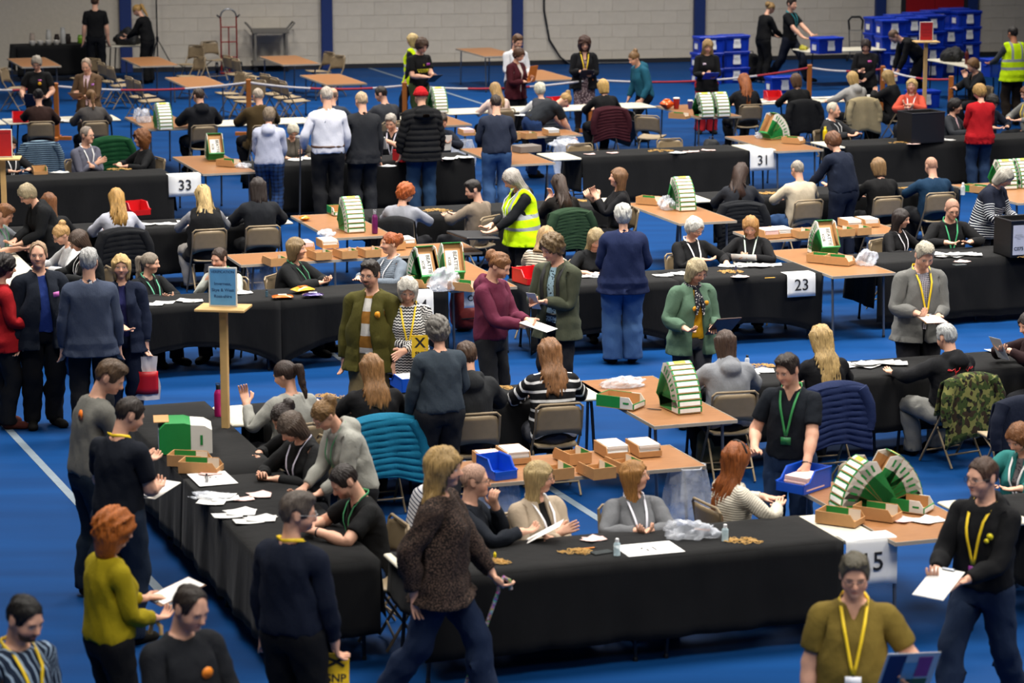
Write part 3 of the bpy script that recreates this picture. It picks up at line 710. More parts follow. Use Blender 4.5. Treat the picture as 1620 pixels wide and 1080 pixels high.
def base(kind, target):
    '''rest-pose mesh of one kind, with weights; made once, decimated to the size asked for'''
    key = (kind, target)
    if key in BASES: return BASES[key]
    cat, sub = kind
    if ('raw', kind) not in BASES:
        BASES['raw', kind] = base_body() if cat == 'body' else garment(sub) if cat == 'top' else base_trousers(sub) if cat == 'legs' else base_hair(sub) if cat == 'hair' else base_shoe()
    P_, Q = BASES['raw', kind]; v, t = decimate(P_, Q, target, 1 if cat == 'hair' else 2 if cat == 'top' and sub != 'puffer' else 0)
    if cat == 'hair': W = weights(v, 'hair' if sub in ('long','longwavy','longfront','verylong') else 'head')
    else: W = weights(v)
    if cat == 'top' and sub in ('dress','blazer','coat','puffer','vest','blouse','cardigan','long'):
        # skirts of long garments follow the pelvis more than each thigh
        for n in 'LR':
            k = .45*(v[:,2] < .95); i = BI['thigh'+n]; W[:,BI['pelvis']] += W[:,i]*k; W[:,i] *= 1-k
    can = v.copy()
    if cat == 'top':
        for s in (1,-1):
            m = sstep(.03,.10,s*v[:,0]-armx(v[:,2])); al = (s*v[:,0]-.168)*S2-(v[:,2]-1.388)*S2; can[:,2] = can[:,2]*(1-m)+(1.40-al)*m
            can[:,0] = can[:,0]*(1-m)+(s*.30+(v[:,2]-1.388+(s*v[:,0]-.168))*s)*m
    BASES[key] = (v, t, W, can, vnormals(v, t)); return BASES[key]

# ---------------------------------------------------------------- people: one person from a description
SKIN = {'a':'#d9a68c','b':'#c98f74','c':'#e0b49c','d':'#b87a5e','e':'#8a5a40'}
HAND = {}
def surf_y(v, x, z, back=False, r=.035):
    m = (np.abs(v[:,0]-x) < r)&(np.abs(v[:,2]-z) < r)&((v[:,1] > 0) if back else (v[:,1] < .02))
    if not m.any(): return .12 if back else -.13
    return v[m,1].max() if back else v[m,1].min()
def person(p):
    loc = p['at']; h = p.get('h', 1.72); sc = h/1.75; rz = math.radians(p.get('face', 0)); B = pose(p['pose']); near = p.get('lod', 0) == 0
    fem, fat, hs, jaw = p.get('fem',0), p.get('fat',0), p.get('hs',1.), p.get('jaw',0.)
    root = empty('person', loc, rz); root.scale = (sc,)*3; tag(root, p['label'], 'person')
    sh = lambda v: bodyshape(v, fem, fat, None, hs, jaw)
    slv = {'tee':.19,'polo':.19,'dress':.12}.get(p['top'][0], .50)
    if 'over' in p and p['over'][0] != 'vest': slv = .50
    def part(name, kind, tri, mat, inset=0.):
        v, t, W, can, nr = base(kind, tri if near else int(tri*.5)); u = sh(v)
        if kind[0] == 'body':      # the skin lies a little inside the clothes that cover it
            al = (np.abs(v[:,0])-.168)*S2-(v[:,2]-1.388)*S2; arm_ = np.abs(v[:,0]) > .21
            m = np.where(arm_ & (v[:,2] > .80), 1-sstep(slv-.05, slv, al), (1-sstep(1.37, 1.42, v[:,2]))*sstep(.05,.09,v[:,2])); u = u-nr*(.016*m)[:,None]
        elif inset: u = u-nr*inset
        return np_mesh(name, skin(u, W, B), t, mat, root, True, can)
    hc = p.get('hc', '#3b2a20'); sk = skinmat(SKIN[p.get('sk','a')], p.get('brow', hc), p.get('beard',0), p.get('lip'))
    part('body', ('body',''), 6800, sk)
    front = []
    def garm(name, spec, tri=4200, inset=0.):
        kind, *m = spec; tri = 16000 if kind == 'puffer' else tri; mt = fabric(*m) if m and isinstance(m[0], str) else m[0]
        o = part(name, ('top',kind), tri, mt, inset); front.append(sh(base(('top',kind), tri if near else int(tri*.5))[0])); return o
    nm = {'tee':'t_shirt','polo':'polo_shirt','sweater':'sweater','shirt':'shirt','hoodie':'hoodie','blazer':'blazer','coat':'jacket','puffer':'puffer_jacket','vest':'safety_vest','blouse':'blouse','dress':'dress','cardigan':'cardigan','long':'tunic'}
    garm(nm[p['top'][0]], p['top'], 4200, .012 if 'over' in p else 0.)
    if 'over' in p: garm(nm[p['over'][0]], p['over'])
    lk, *lm = p.get('legs', ('straight','#14161c')); part('trousers', ('legs',lk), 2600, fabric(*lm))
    if not p.get('noshoes'):
        v, t, W, can, nr = base(('shoe',''), 420)
        for s, n in ((1,'L'),(-1,'R')):
            u = v.copy(); u[:,0] *= s; tt = t if s > 0 else t[:,::-1]; Wf = np.zeros((len(u), len(BONES))); Wf[:,BI['foot'+n]] = 1
            np_mesh('shoe', skin(u, Wf, B), tt, fabric(p.get('shoe','#15130f')), root, True, can)
    if p.get('hair'): part('hair' if p['hair'] != 'beanie' else 'knitted_hat', ('hair',p['hair']), 3000, hairmat(hc) if p['hair'] != 'beanie' else fabric(hc, None, 'knit'))
    fv = np.concatenate(front)
    def rigid(name, mb_v, faces, mat, bone, par=root, smooth=False):
        vv = np.array(mb_v, float); W = np.zeros((len(vv), len(BONES))); W[:,BI[bone]] = 1
        return np_mesh2(name, skin(vv, W, B), faces, mat, par, smooth)
    def soft(name, vv, faces, mat, par=root):
        vv = np.array(vv, float); return np_mesh2(name, skin(vv, weights(vv), B), faces, mat, par, True)
    if p.get('glasses'):
        m = MB()
        for s in (1,-1):
            m.tube([(s*.0335+.021*math.cos(a), -.112-.002*math.cos(2*a)+.010*(math.cos(a)*s > .6), 1.634+.015*math.sin(a)) for a in [2*PI*i/12 for i in range(12)]], .0020, 5, False, True)
            m.tube([(s*.054,-.104,1.640),(s*.076,-.06,1.642),(s*.081,.0,1.640)], .0018, 5)
        m.tube([(-.013,-.114,1.638),(0,-.117,1.641),(.013,-.114,1.638)], .0018, 5)
        c = V(0,0,1.56); vv = np.array(m.v); vv = vv+(vv-c)*(hs-1); rigid('glasses', vv, m.f, plain('spectacle_frame_'+str(p['glasses']), p['glasses'] if isinstance(p['glasses'],str) else '#1a1614', .35), 'head')
    if p.get('lan'):
        col, *bd = p['lan']; zb = 1.10 if len(bd) < 3 else bd[2]; lm_ = plain('lanyard_'+col, col, .6)
        ctr = []
        for s in (-1, 1):
            pts = [V(0,.114,1.486), V(s*.060,.088,1.492), V(s*.082,.02,1.482), V(s*.070,-.050,1.446)]
            for k in range(1,8): t = k/7; z = 1.43-(1.43-zb)*t; x = s*(.064*(1-t)**1.0+.004); pts.append(V(x, surf_y(fv, x, z)-.007, z))
            ys = [q[1] for q in pts]
            for k in range(4, len(pts)-1): pts[k][1] = min(pts[k][1], (ys[k-1]+ys[k+1])/2)
            ctr.append(pts)
        m = MB()
        for pts in ctr:
            vs = []; 
            for q in pts: vs += [q+V(-.009,-.001,0), q+V(.009,-.001,0)] if q[1] < 0 else [q+V(-.004*s,0,-.010), q+V(.004*s,0,.010)]
            fs = [(2*i,2*i+1,2*i+3,2*i+2) for i in range(len(pts)-1)]; m.add(vs, fs)
        lo = soft('lanyard', m.v, m.f, lm_)
        md = lo.modifiers.new('thick','SOLIDIFY'); md.thickness = .002
        if bd:
            yb = min(surf_y(fv, 0, zb-.05), surf_y(fv, 0, zb))-.008; w, hh = (.045,.030) if len(bd) < 2 or not bd[1] else bd[1]
            m = MB().box((0,yb,zb-.01-hh), (w*2,.003,hh*2)); soft('badge', m.v, m.f, plain('badge_'+bd[0], bd[0], .4), lo)
            m = MB().box((0,yb,zb-.004), (.010,.004,.014)); soft('clip', m.v, m.f, plain('badge_clip', '#22242a', .4), lo)
    for st in p.get('stick', ()):
        kind, col, x, z, r = st[:5]; bk = len(st) > 5 and st[5]; y = surf_y(fv, x, z, bk, .03); y += .004 if bk else -.004; m = MB()
        slope = 0.
        if kind == 'round': m.add([(x+r*math.cos(a), y+q*(1 if bk else -1), z+r*math.sin(a)) for q in (0,.003) for a in [2*PI*i/14 for i in range(14)]], [tuple(range(14)), tuple(range(14,28))]+[(i,(i+1)%14,14+(i+1)%14,14+i) for i in range(14)])
        else: m.box((x,y,z), (r*2,.003,r*1.2))
        soft('sticker' if kind == 'round' else 'name_tag', m.v, m.f, plain('sticker_'+col, col, .5))
    def chest_art(name, vv, faces, mat, back=False):      # print laid on the garment: (x, z) points pushed onto its surface
        vv = [(x, surf_y(fv, x, z, back, .02)+(.004+d if back else -.004-d), z) for x, d, z in vv]; soft(name, vv, faces, mat)
    if p.get('tie'):
        m = MB().grid(lambda a, b: ((a-.5)*(.026+.03*b), 0, 1.405-.30*b), 3, 8); chest_art('necktie', m.v, m.f, plain('tie_'+p['tie'], p['tie'], .6))
    if p.get('scarf'):
        m = MB(); m.tube([(.068*math.cos(t), .02+.075*math.sin(t), 1.465+.012*math.sin(t)) for t in [2*PI*i/16 for i in range(16)]], .022, 8, False, True)
        for s in (1,-1): m.tube([(0,-.075,1.44), (s*.02,-.135,1.38), (s*.03,surf_y(fv,s*.03,1.30)-.015,1.30), (s*.04,surf_y(fv,s*.04,1.20)-.012,1.20)], [.02,.022,.024,.010], 8)
        o = soft('neck_scarf', m.v, m.f, fabric('#2a2c38','#b9b6b4','floral')); a = o.data.attributes.new('canon','FLOAT_VECTOR','POINT'); a.data.foreach_set('vector', np.array(m.v, np.float32).ravel())
    for tx, sz, x0, z0, cc in p.get('words', ()):
        q = text_mesh('chest_lettering', tx, sz, plain('print_'+cc, cc, .6), root, bold=.001); me = q.data; vv = [(x0+v.co.x, max(0,v.co.z), z0+v.co.y) for v in me.vertices]; ff = [tuple(f.vertices) for f in me.polygons]; bpy.data.objects.remove(q); chest_art('chest_lettering', vv, ff, plain('print_'+cc, cc, .6))
    if p.get('backart'):
        m = MB()
        for x0 in (-.09,.09):
            for pts in ([(-.05,.05),(-.02,.03),(0,.045),(.02,.01),(.0,-.02),(.03,-.05)], [(.02,.01),(.05,.03),(.05,.055)], [(.0,-.02),(-.03,-.04)]): m.tube([(x0+a*(1 if x0 < 0 else -1), 0, 1.30+b) for a, b in pts], .008, 5)
        chest_art('red_print', [(v[0],0.,v[2]) for v in m.v], m.f, plain('print_red', '#b01c24', .6), True)
    if p.get('belt'):
        m = MB(); m.tube([(.176*math.cos(a)*(1+.1*fat), .012+.126*math.sin(a)*(1+.1*fat), 1.0) for a in [2*PI*i/24 for i in range(24)]], .016, 6, False, True); soft('belt', sh(np.array(m.v)), m.f, plain('belt_'+p['belt'], p['belt'], .5))
    if p.get('band'):   # hair band
        m = MB(); m.tube([(.094*math.cos(a), .0+.02*math.sin(a)-.012, 1.672+.106*math.sin(a)) for a in [PI*i/14 for i in range(15)]], .010, 6); rigid('hair_band', m.v, m.f, plain('hair_band', '#101014', .7), 'head', root, True)
    if p.get('watch'):
        for n in p['watch']:
            s = 1 if n == 'L' else -1; d = V(s*S2,0,-S2); w = J['wri'+n]-d*.012; u = V(0,1,0); q = np.cross(d,u)
            m = MB(); m.tube([w+.031*(u*math.cos(a)*1.15+q*math.sin(a)) for a in [2*PI*i/14 for i in range(14)]], .007, 5, False, True); rigid('wrist_watch', m.v, m.f, plain('watch_strap', '#15161a', .5), 'hand'+n, root, True)
    # bag straps over the shoulders
    if p.get('straps'):
        for s in (1,-1):
            pts = [V(s*.085, surf_y(fv, s*.085, z)-.006, z) for z in (1.10,1.17,1.24,1.31,1.37)]+[V(s*.09,-.02,1.468),V(s*.09,.06,1.462),V(s*.085,surf_y(fv,s*.085,1.38,True)+.006,1.38),V(s*.08,surf_y(fv,s*.08,1.3,True)+.006,1.3)]
            vs = []
            for q in pts: vs += [q+V(-.018,0,0), q+V(.018,0,0)]
            o = soft('backpack_strap', vs, [(2*i,2*i+1,2*i+3,2*i+2) for i in range(len(pts)-1)], plain('strap_black', '#121316', .7)); md = o.modifiers.new('thick','SOLIDIFY'); md.thickness = .006
    Mz = rot('z', p.get('face',0))
    out = {}
    for n in 'LR':
        R_, T_ = B['hand'+n]; d = V((1 if n == 'L' else -1)*S2,0,-S2); g_ = T_+R_@(d*.10+V(-(1 if n == 'L' else -1)*S2,0,-S2)*.03)
        out[n] = (np.array(loc)+Mz@(g_*sc), Mz@R_)
    HAND[p.get('id', len(HAND))] = out
    return root
def np_mesh2(name, v, faces, mat, parent, smooth):
    me = bpy.data.meshes.new(name); me.from_pydata([tuple(q) for q in v], [], faces); fin_mesh(me, mat, smooth); return link(bpy.data.objects.new(name, me), parent)

# ---------------------------------------------------------------- the room grid and the furniture
CR, SR = math.cos(math.radians(ROT)), math.sin(math.radians(ROT))
def UV(u, v, z=0.): return (u*CR-v*SR, u*SR+v*CR, z)      # along the rows, across the rows -> world
RZ = math.radians(ROT); TH = .742
PROTO = {}
def stamp(key, make, loc, rz, label=None, cat=None, group=None, rot3=None):
    '''first call builds the thing, later calls copy it with its parts (mesh data shared)'''
    if key in PROTO: o = copy_tree(PROTO[key])
    else: o = PROTO[key] = make()
    o.location = loc; o.rotation_euler = rot3 if rot3 else (0,0,rz)
    return tag(o, label, cat, group)
M_BROWN = plain('brown_laminate', '#b5763f', .42, 0, .10, 6); M_BROWN_EDGE = plain('table_edge_strip', '#a39a8c', .5)
def laminate():
    t = NT('brown_laminate'); v = t.obj(); g = t.noise(9, 5, t.vscale(v, (1,14,1)), .6); f = t.noise(2.2, 3, v)
    c = t.mix(t.ramp(g,.3,.7), srgb('#7a4e2c'), srgb('#a07046')); c = t.mix(t.m('MULTIPLY', f, .3), c, srgb('#8e6440')); return t.fin(c, .38, 0, .45)
M_BROWN = laminate()
M_WHITE_T = plain('white_plastic_top', '#c6c1b0', .5, 0, .04); M_STEEL = plain('grey_steel_tube', '#71757c', .35, .75, .05); M_DARKLEG = plain('dark_steel_tube', '#2a2c31', .4, .6, .05)
M_KHAKI = plain('khaki_enamel', '#85745a', .42, .15, .06); M_KHAKI_S = plain('khaki_seat', '#968468', .5, 0, .06)
def table(u0, v0, u1, v1, kind, label, hang=None, rz=0.):
    '''a folding table standing on the floor, its top from (u0,v0) to (u1,v1)'''
    c = UV((u0+u1)/2, (v0+v1)/2); w, d = abs(u1-u0), abs(v1-v0); r = empty('folding_table', c, RZ+math.radians(rz))
    MB().box((0,0,TH-.013), (w,d,.026), None, .008).build('table_top', M_BROWN if kind == 'brown' else M_WHITE_T, r)
    if kind == 'brown':
        m = MB(); 
        for s in (1,-1): m.box((0,s*(d/2+.001),TH-.014), (w+.006,.006,.029)); m.box((s*(w/2+.001),0,TH-.014), (.006,d,.029))
        m.build('edge_strip', M_BROWN_EDGE, r)
    lm = M_STEEL if kind == 'brown' else M_DARKLEG; long_u = w >= d; L, S = (w,d) if long_u else (d,w)
    X = lambda a, b, z: (a,b,z) if long_u else (b,a,z)
    for e in (1,-1):
        a = e*(L/2-.16)
        for s in (1,-1):
            b = s*(S/2-.07); MB().tube([X(a,b,TH-.03), X(a+e*.01,b,TH-.12), X(a+e*.05,b,.012)], .0145, 8).build('leg', lm, r, True)
            MB().lathe([(.018,0),(.018,.02),(.014,.03)], X(a+e*.05,b,0), 8).build('foot_cap', M_DARKLEG, r)
        MB().tube([X(a,-S/2+.07,TH-.04), X(a,S/2-.07,TH-.04)], .012, 8).build('crossbar', lm, r, True)
        MB().tube([X(a+e*.02,0,TH-.05), X(a-e*.30,0,TH-.03)], .008, 6).build('brace', lm, r, True)
    return tag(r, label, 'table')
def cloth_mat():
    t = NT('black_cloth'); v = t.obj(); f = t.noise(3, 4, v); w = t.noise(260, 2, v)
    t.bump(t.m('ADD', t.m('MULTIPLY', t.noise(7, 4, t.vscale(v,(1,1,.35))), 1.5), t.m('MULTIPLY', w, .12)), .35, .02)
    t.b.inputs['Sheen Weight'].default_value = .04
    return t.fin(t.mix(f, srgb('#0f1011'), srgb('#1b1b1c')), .9, 0, .12)
M_CLOTH = cloth_mat()
def cloth(u0, v0, u1, v1, label, near=.62, far=.30, left=.45, right=.45, arch=0., seed=1, group=None):
    rnd = random.Random(seed); w, d = u1-u0, v1-v0; r = empty('tablecloth', UV((u0+u1)/2, (v0+v1)/2), RZ); z0 = TH+.006; m = MB(); o = .012
    ph = [rnd.uniform(0,6) for _ in range(8)]
    def top(a, b):
        x, y = (a-.5)*(w+2*o), (b-.5)*(d+2*o); e = min(1, 40*min(a*w,(1-a)*w,b*d,(1-b)*d)/2+.0)
        return (x, y, z0+.0022*math.sin(9*x+ph[0])*math.sin(7*y+ph[1])*e-.006*(1-min(1,e)))
    m.grid(top, max(6,int(w/.12)), 6)
    def side(p0, p1, nx, ny, drop, k):
        L = math.dist(p0, p1); nu = max(8, int(L/.07)); nd = 7
        def fn(a, b):
            dr = drop
            if arch: dr = drop-arch*max(0, math.sin(PI*a))**.7+.03
            t = b; q = math.sin(L*a*11+ph[k])+.6*math.sin(L*a*23+ph[k+1])+.5*math.sin(L*a*5+ph[k+2]*2)
            out = o+.004+t*(.014*q+.03*(1 if not arch else -.6*math.sin(PI*a)))
            x = p0[0]+(p1[0]-p0[0])*a+nx*(out-o); y = p0[1]+(p1[1]-p0[1])*a+ny*(out-o)
            return (x, y, z0-.006-dr*t)
        m.grid(fn, nu, nd)
    X, Y = w/2+o, d/2+o
    if near: side((-X,-Y), (X,-Y), 0, -1, near, 0)
    if right: side((X,-Y), (X,Y), 1, 0, right, 1)
    if far: side((X,Y), (-X,Y), 0, 1, far, 2)
    if left: side((-X,Y), (-X,-Y), -1, 0, left, 3)
    m.build('draped_sheet', M_CLOTH, r, True, .003)
    return tag(r, label, 'tablecloth', group)
def make_chair(seatcol='khaki'):
    r = empty('folding_chair'); fm = M_KHAKI if seatcol == 'khaki' else M_DARKLEG; sm = M_KHAKI_S if seatcol == 'khaki' else plain('black_seat', '#1b1b1d', .5)
    W = .205
    def seat(a, b):
        x, y = (a-.5)*2, (b-.5)*2; return (x*.195*(1-.10*max(0,y)), -.03+y*.20, .445-.012*(1-x*x)-.010*y)
    MB().grid(seat, 8, 8).build('seat', sm, r, True, .022)
    def back(a, b):
        x = (a-.5)*2; z = .565+b*.235; k = 1-.16*max(0,b-.72)/.28*abs(x)**3
        return (x*.205*k, .205+.030*(b)+.045*(1-x*x)-.02, z-(.05*abs(x)**2.5 if b < .1 else 0)-.02*abs(x)**4*b)
    MB().grid(back, 10, 6).build('backrest', fm, r, True, .014)
    for s in (1,-1):
        MB().tube([(s*W,.225,.79),(s*W,.190,.60),(s*W,.07,.40),(s*(W+.005),-.16,.012)], .0115, 8).build('front_leg', fm, r, True)
        MB().tube([(s*(W-.028),-.13,.43),(s*(W-.028),.02,.36),(s*(W-.02),.255,.012)], .0105, 8).build('rear_leg', fm, r, True)
    MB().tube([(-W,.225,.785),(-W+.03,.233,.815),(W-.03,.233,.815),(W,.225,.785)], .0115, 8).build('top_rail', fm, r, True)
    MB().tube([(-W,-.105,.11),(W,-.105,.11)], .009, 8).build('front_stretcher', fm, r, True)
    MB().tube([(-W+.022,.19,.12),(W-.022,.19,.12)], .009, 8).build('rear_stretcher', fm, r, True)
    return r
def chair(loc, face, label, col='khaki', group=None):
    '''face: the way the seat faces, 0 = toward the viewer's side of the hall'''
    return stamp(('chair',col), lambda: make_chair(col), (loc[0],loc[1],0), math.radians(face), label, 'chair', group)
# ---- cardboard parts bins and their fanned stacks
M_GREEN = plain('green_print', '#12823a', .55, 0, .05); M_KRAFT = plain('kraft_card', '#b98a58', .8, 0, .05, 20); M_CARDW = plain('white_card', '#dcdad3', .6, 0, .03); M_YEL = plain('yellow_label', '#e3d52c', .6); M_INK = plain('dark_ink', '#15161a', .7); M_GREY_INK = plain('faint_ink', '#8d8f96', .7)
BL, BW, BH = .36, .225, .105
def make_bin(scale=1., kraft_out=False):
    '''open-fronted picking bin: sides green at the back and white at the front, kraft inside'''
    r = empty('parts_bin'); L, W, H = BL*scale, BW*scale, BH*scale; t = .006; G, K, Wh = (M_GREEN, M_KRAFT, M_CARDW) if not kraft_out else (M_KRAFT, M_KRAFT, M_KRAFT)
    y0, y1, ym = -L/2, L/2, -L/2+L*.36; zf = H*.50
    MB().box((0,0,t/2), (W,L,t)).build('base', K, r)
    MB().box((0,y1-t/2,H/2+t/2), (W,t,H-t)).build('back_panel', G, r)
    MB().box((0,y0+t/2,zf/2+t/2), (W,t,zf-t)).build('front_panel', G, r)
    Rx = np.array([[0,0,1],[1,0,0],[0,1,0]],float)
    for s in (1,-1):
        x = s*(W/2-t/2)
        a = MB().prism([(ym,t),(y1-t,t),(y1-t,H),(ym,H)], -t/2, t/2, (x,0,0), Rx).build('side_panel', G, r)
        MB().prism([(y0+t,t),(ym,t),(ym,H),(y0+L*.12,H),(y0+t,zf)], -t/2, t/2, (x,0,0), Rx).build('side_wing', Wh, r)
        if not kraft_out:
            MB().box((x+s*.0036,y0+L*.20,H*.5), (.0012,L*.16,H*.16)).build('printed_mark', M_GREEN, a)
    m = MB()
    if kraft_out:       # kraft outside, the print inside
        for s in (1,-1): m.box((s*(W/2-t-.001),.20*L,H/2), (.0016,L*.56,H*.92))
        m.build('green_lining', M_GREEN, r); m = MB()
        for s in (1,-1): m.box((s*(W/2-t-.001),-.24*L,H*.5), (.0016,L*.30,H*.9))
        m.build('white_lining', M_CARDW, r)
    else:
        for s in (1,-1): m.box((s*(W/2-t-.001),.06*L,H/2), (.0016,L*.84,H*.92))
        m.box((0,y1-t-.001,H/2), (W-2*t,.0016,H*.9)); m.build('lining', K, r)
    if not kraft_out: MB().box((0,y0-.001,zf*.50), (W*.86,.002,zf*.66)).build('front_label', plain('label_white', '#efefec', .5), r)
    return r
def bin_at(loc, deg, label, kraft=False, scale=1., group=None):
    return stamp(('bin',kraft,scale), lambda: make_bin(scale, kraft), loc, math.radians(deg), label, 'cardboard bin', group)
ORD = ['lowest','second-lowest','third-lowest','fourth-lowest','fifth-lowest','sixth-lowest','seventh-lowest','eighth-lowest','ninth-lowest']
def bin_stack(loc, deg, n, where, step=9., sheet=None, top_yellow=True, mirror=False):
    '''bins nested into a fan: every bin tips a little more than the one under it'''
    g = 'fanned parts bins '+where; Mz = rot('z', deg)
    for i in range(n):
        a = step*i; piv = V(0,.15,0); R_ = rot('x', -a); off = piv+V(0,0,.011*i)-R_@piv+V(0,0,.004)
        p = np.array(loc)+Mz@off
        e = (math.radians(-a),0,math.radians(deg))
        lab = '%s bin of the fan %s' % ('topmost' if i == n-1 else ORD[i], where)
        o = stamp(('bin',False,1.), lambda: make_bin(1.), p, 0, lab, 'cardboard bin', g, e)
        if i == n-1:
            if top_yellow: y = MB().box((0,-BL/2-.004,BH*.26), (BW*.5,.003,.03)).build('yellow_label', M_YEL, o)
            if sheet:
                s = MB().box((0,.02,.0105), (BW*.62,BL*.66,.0015)).build('paper_notice', M_CARDW, o)
                for k, (tx, sz, yy) in enumerate(sheet): text_mesh('notice_lettering', tx, sz, M_INK, o, (yy[0],yy[1],.0118), (0,0,math.radians(90)), .0003, bold=.001)
# ---- small things on the tables
def slab(name, loc, deg, dims, mat, label, cat, group=None, tilt=0., bev=0.):
    key = ('slab',name,tuple(dims),mat.name)
    def mk():
        return MB().box((0,0,dims[2]/2), dims, None, bev).build(name, mat)
    return stamp(key, mk, loc, 0, label, cat, group, (math.radians(tilt),0,math.radians(deg)))
M_PAPER = plain('white_paper', '#e4e4e2', .75, 0, .02); M_PINK = plain('pink_paper', '#e6c3bd', .75, 0, .02); M_CREAMP = plain('cream_paper', '#d8ceb4', .75, 0, .02)
def make_sheet(w, d, mat, seed=0, print_=False):
    rnd = random.Random(seed); a, b = rnd.uniform(-.006,.006), rnd.uniform(0,.008)
    o = MB().grid(lambda i,j: ((i-.5)*w, (j-.5)*d, .0012+b*(2*i-1)**2*.6+max(0,a*(2*j-1)*(2*i-1))), 4, 3).build('paper_sheet', mat, None, True, .0006)
    if print_:
        m = MB()
        for k in range(5): m.box((-.1*w*(k%2), d*(.3-.14*k), .0022+b*.3), (w*.6,d*.02,.0004))
        m.build('printed_lines', M_GREY_INK, o)
    return o
def papers(loc, n, su, sv, label, mat=None, w=.21, d=.15, seed=0, group=None, z=.0, pr=False):
    '''loose sheets, each its own thing, lying over one another'''
    rnd = random.Random(seed+n); mat = mat or M_PAPER
    for i in range(n):
        a = rnd.uniform(-su,su); b = rnd.uniform(-sv,sv); k = rnd.randrange(3); lab = label
        x = loc[0]+a*CR-b*SR; y = loc[1]+a*SR+b*CR
        stamp(('sheet',w,d,mat.name,k,pr), lambda: make_sheet(w,d,mat,k,pr), (x,y,loc[2]+z+.0035*i), RZ+rnd.uniform(-.7,.7), lab, 'paper', group or (label if n > 1 else None))
def stack(loc, deg, w, d, h, label, mat=None, group=None):
    mat = mat or M_PAPER; rnd = random.Random(int(loc[0]*1000)); r = empty('paper_stack', loc, math.radians(deg)); n = max(2,int(h/.012))
    m = MB()
    for i in range(n): m.box((rnd.uniform(-.004,.004), rnd.uniform(-.004,.004), h*(i+.5)/n), (w,d,h/n*.92))
    m.build('bundled_papers', mat, r); return tag(r, label, 'papers', group)
def bands(loc, r, label, seed=0):
    '''a heap of rubber bands, more than anybody could count'''
    rnd = random.Random(seed); m = MB()
    for i in range(34):
        a = rnd.uniform(0,2*PI); q = r*math.sqrt(rnd.random()); cx, cy = q*math.cos(a), q*math.sin(a)*.6; rx = rnd.uniform(.016,.034); ry = rx*rnd.uniform(.35,.9); th = rnd.uniform(0,PI); zz = .004+.022*rnd.random()*max(0,1-q/r)
        m.tube([(cx+rx*math.cos(t)*math.cos(th)-ry*math.sin(t)*math.sin(th), cy+rx*math.cos(t)*math.sin(th)+ry*math.sin(t)*math.cos(th), zz+.005*math.sin(2*t+i)) for t in [2*PI*k/9 for k in range(9)]], .0022, 4, False, True)
    o = m.build('rubber_bands', plain('tan_rubber', '#c49a52', .6), None, True); o.location = loc; return tag(o, label, 'rubber bands', None, 'stuff')
def bottle(loc, h, r, col, label, cap='#1a1a1c', kind='flask', cat='bottle'):
    o = empty('bottle', loc); m = plain('bottle_'+col, col, .35, .2 if kind == 'flask' else 0)
    if kind == 'flask': MB().lathe([(r*.92,0),(r,.01),(r,h*.70),(r*.85,h*.78),(r*.5,h*.85),(r*.48,h*.87)], (0,0,0), 18).build('flask_body', m, o, True); MB().lathe([(r*.52,h*.87),(r*.52,h*.96),(r*.40,h)], (0,0,0), 14).build('cap', plain('cap_'+cap, cap, .4), o, True); MB().tube([(-r*.4,0,h*.97),(-r*.5,0,h*1.05),(r*.5,0,h*1.05),(r*.4,0,h*.97)], r*.12, 6).build('carry_loop', plain('cap_'+cap, cap, .4), o, True)
    else: MB().lathe([(r,0),(r,h*.66),(r*.8,h*.74),(r*.45,h*.80),(r*.45,h*.84)], (0,0,0), 14).build('clear_body', glassy('bottle_clear_'+col, col, .55, .12), o, True); MB().lathe([(r*.55,h*.80),(r*.55,h*.97),(r*.4,h)], (0,0,0), 12).build('cap', plain('cap_'+cap, cap, .4), o, True)
    return tag(o, label, cat)
def pen(loc, deg, col, label, cat='pen'):
    o = empty('pen', loc, math.radians(deg)); MB().tube([(-.065,0,.005),(.05,0,.005)], .0048, 7).build('barrel', plain('pen_'+col, col, .4), o, True); MB().tube([(.05,0,.005),(.07,0,.005)], [.0048,.001], 7).build('tip', plain('pen_tip', '#222', .4), o, True); return tag(o, label, cat)
def tray(loc, deg, col, label, L=.30, W=.20, H=.15, z=0., fill=None):
    '''open-fronted plastic parts tray'''
    def mk():
        r = empty('plastic_tray'); m = plain('tray_'+col, col, .35); t = .006; Rx = np.array([[0,0,1],[1,0,0],[0,1,0]],float)
        MB().box((0,0,t/2), (W*.9,L*.95,t)).build('base', m, r); MB().box((0,L/2-t/2,H/2), (W,t,H)).build('back_panel', m, r); MB().box((0,-L/2+t/2,H*.22), (W*.9,t,H*.44)).build('front_lip', m, r)
        for s in (1,-1): MB().prism([(-L/2,0),(L/2,0),(L/2,H),(-L*.12,H),(-L*.32,H*.5),(-L/2,H*.44)], -t/2, t/2, (s*(W/2-t),0,0), Rx).build('side_panel', m, r); MB().tube([(s*W/2,L/2,H),(s*W/2,-L*.12,H),(s*W/2,-L*.32,H*.5),(s*W/2,-L/2,H*.45)], .006, 6).build('rim', m, r, True)
        return r
    o = stamp(('tray',col,L,W,H), mk, loc, math.radians(deg), label, 'tray'); return o
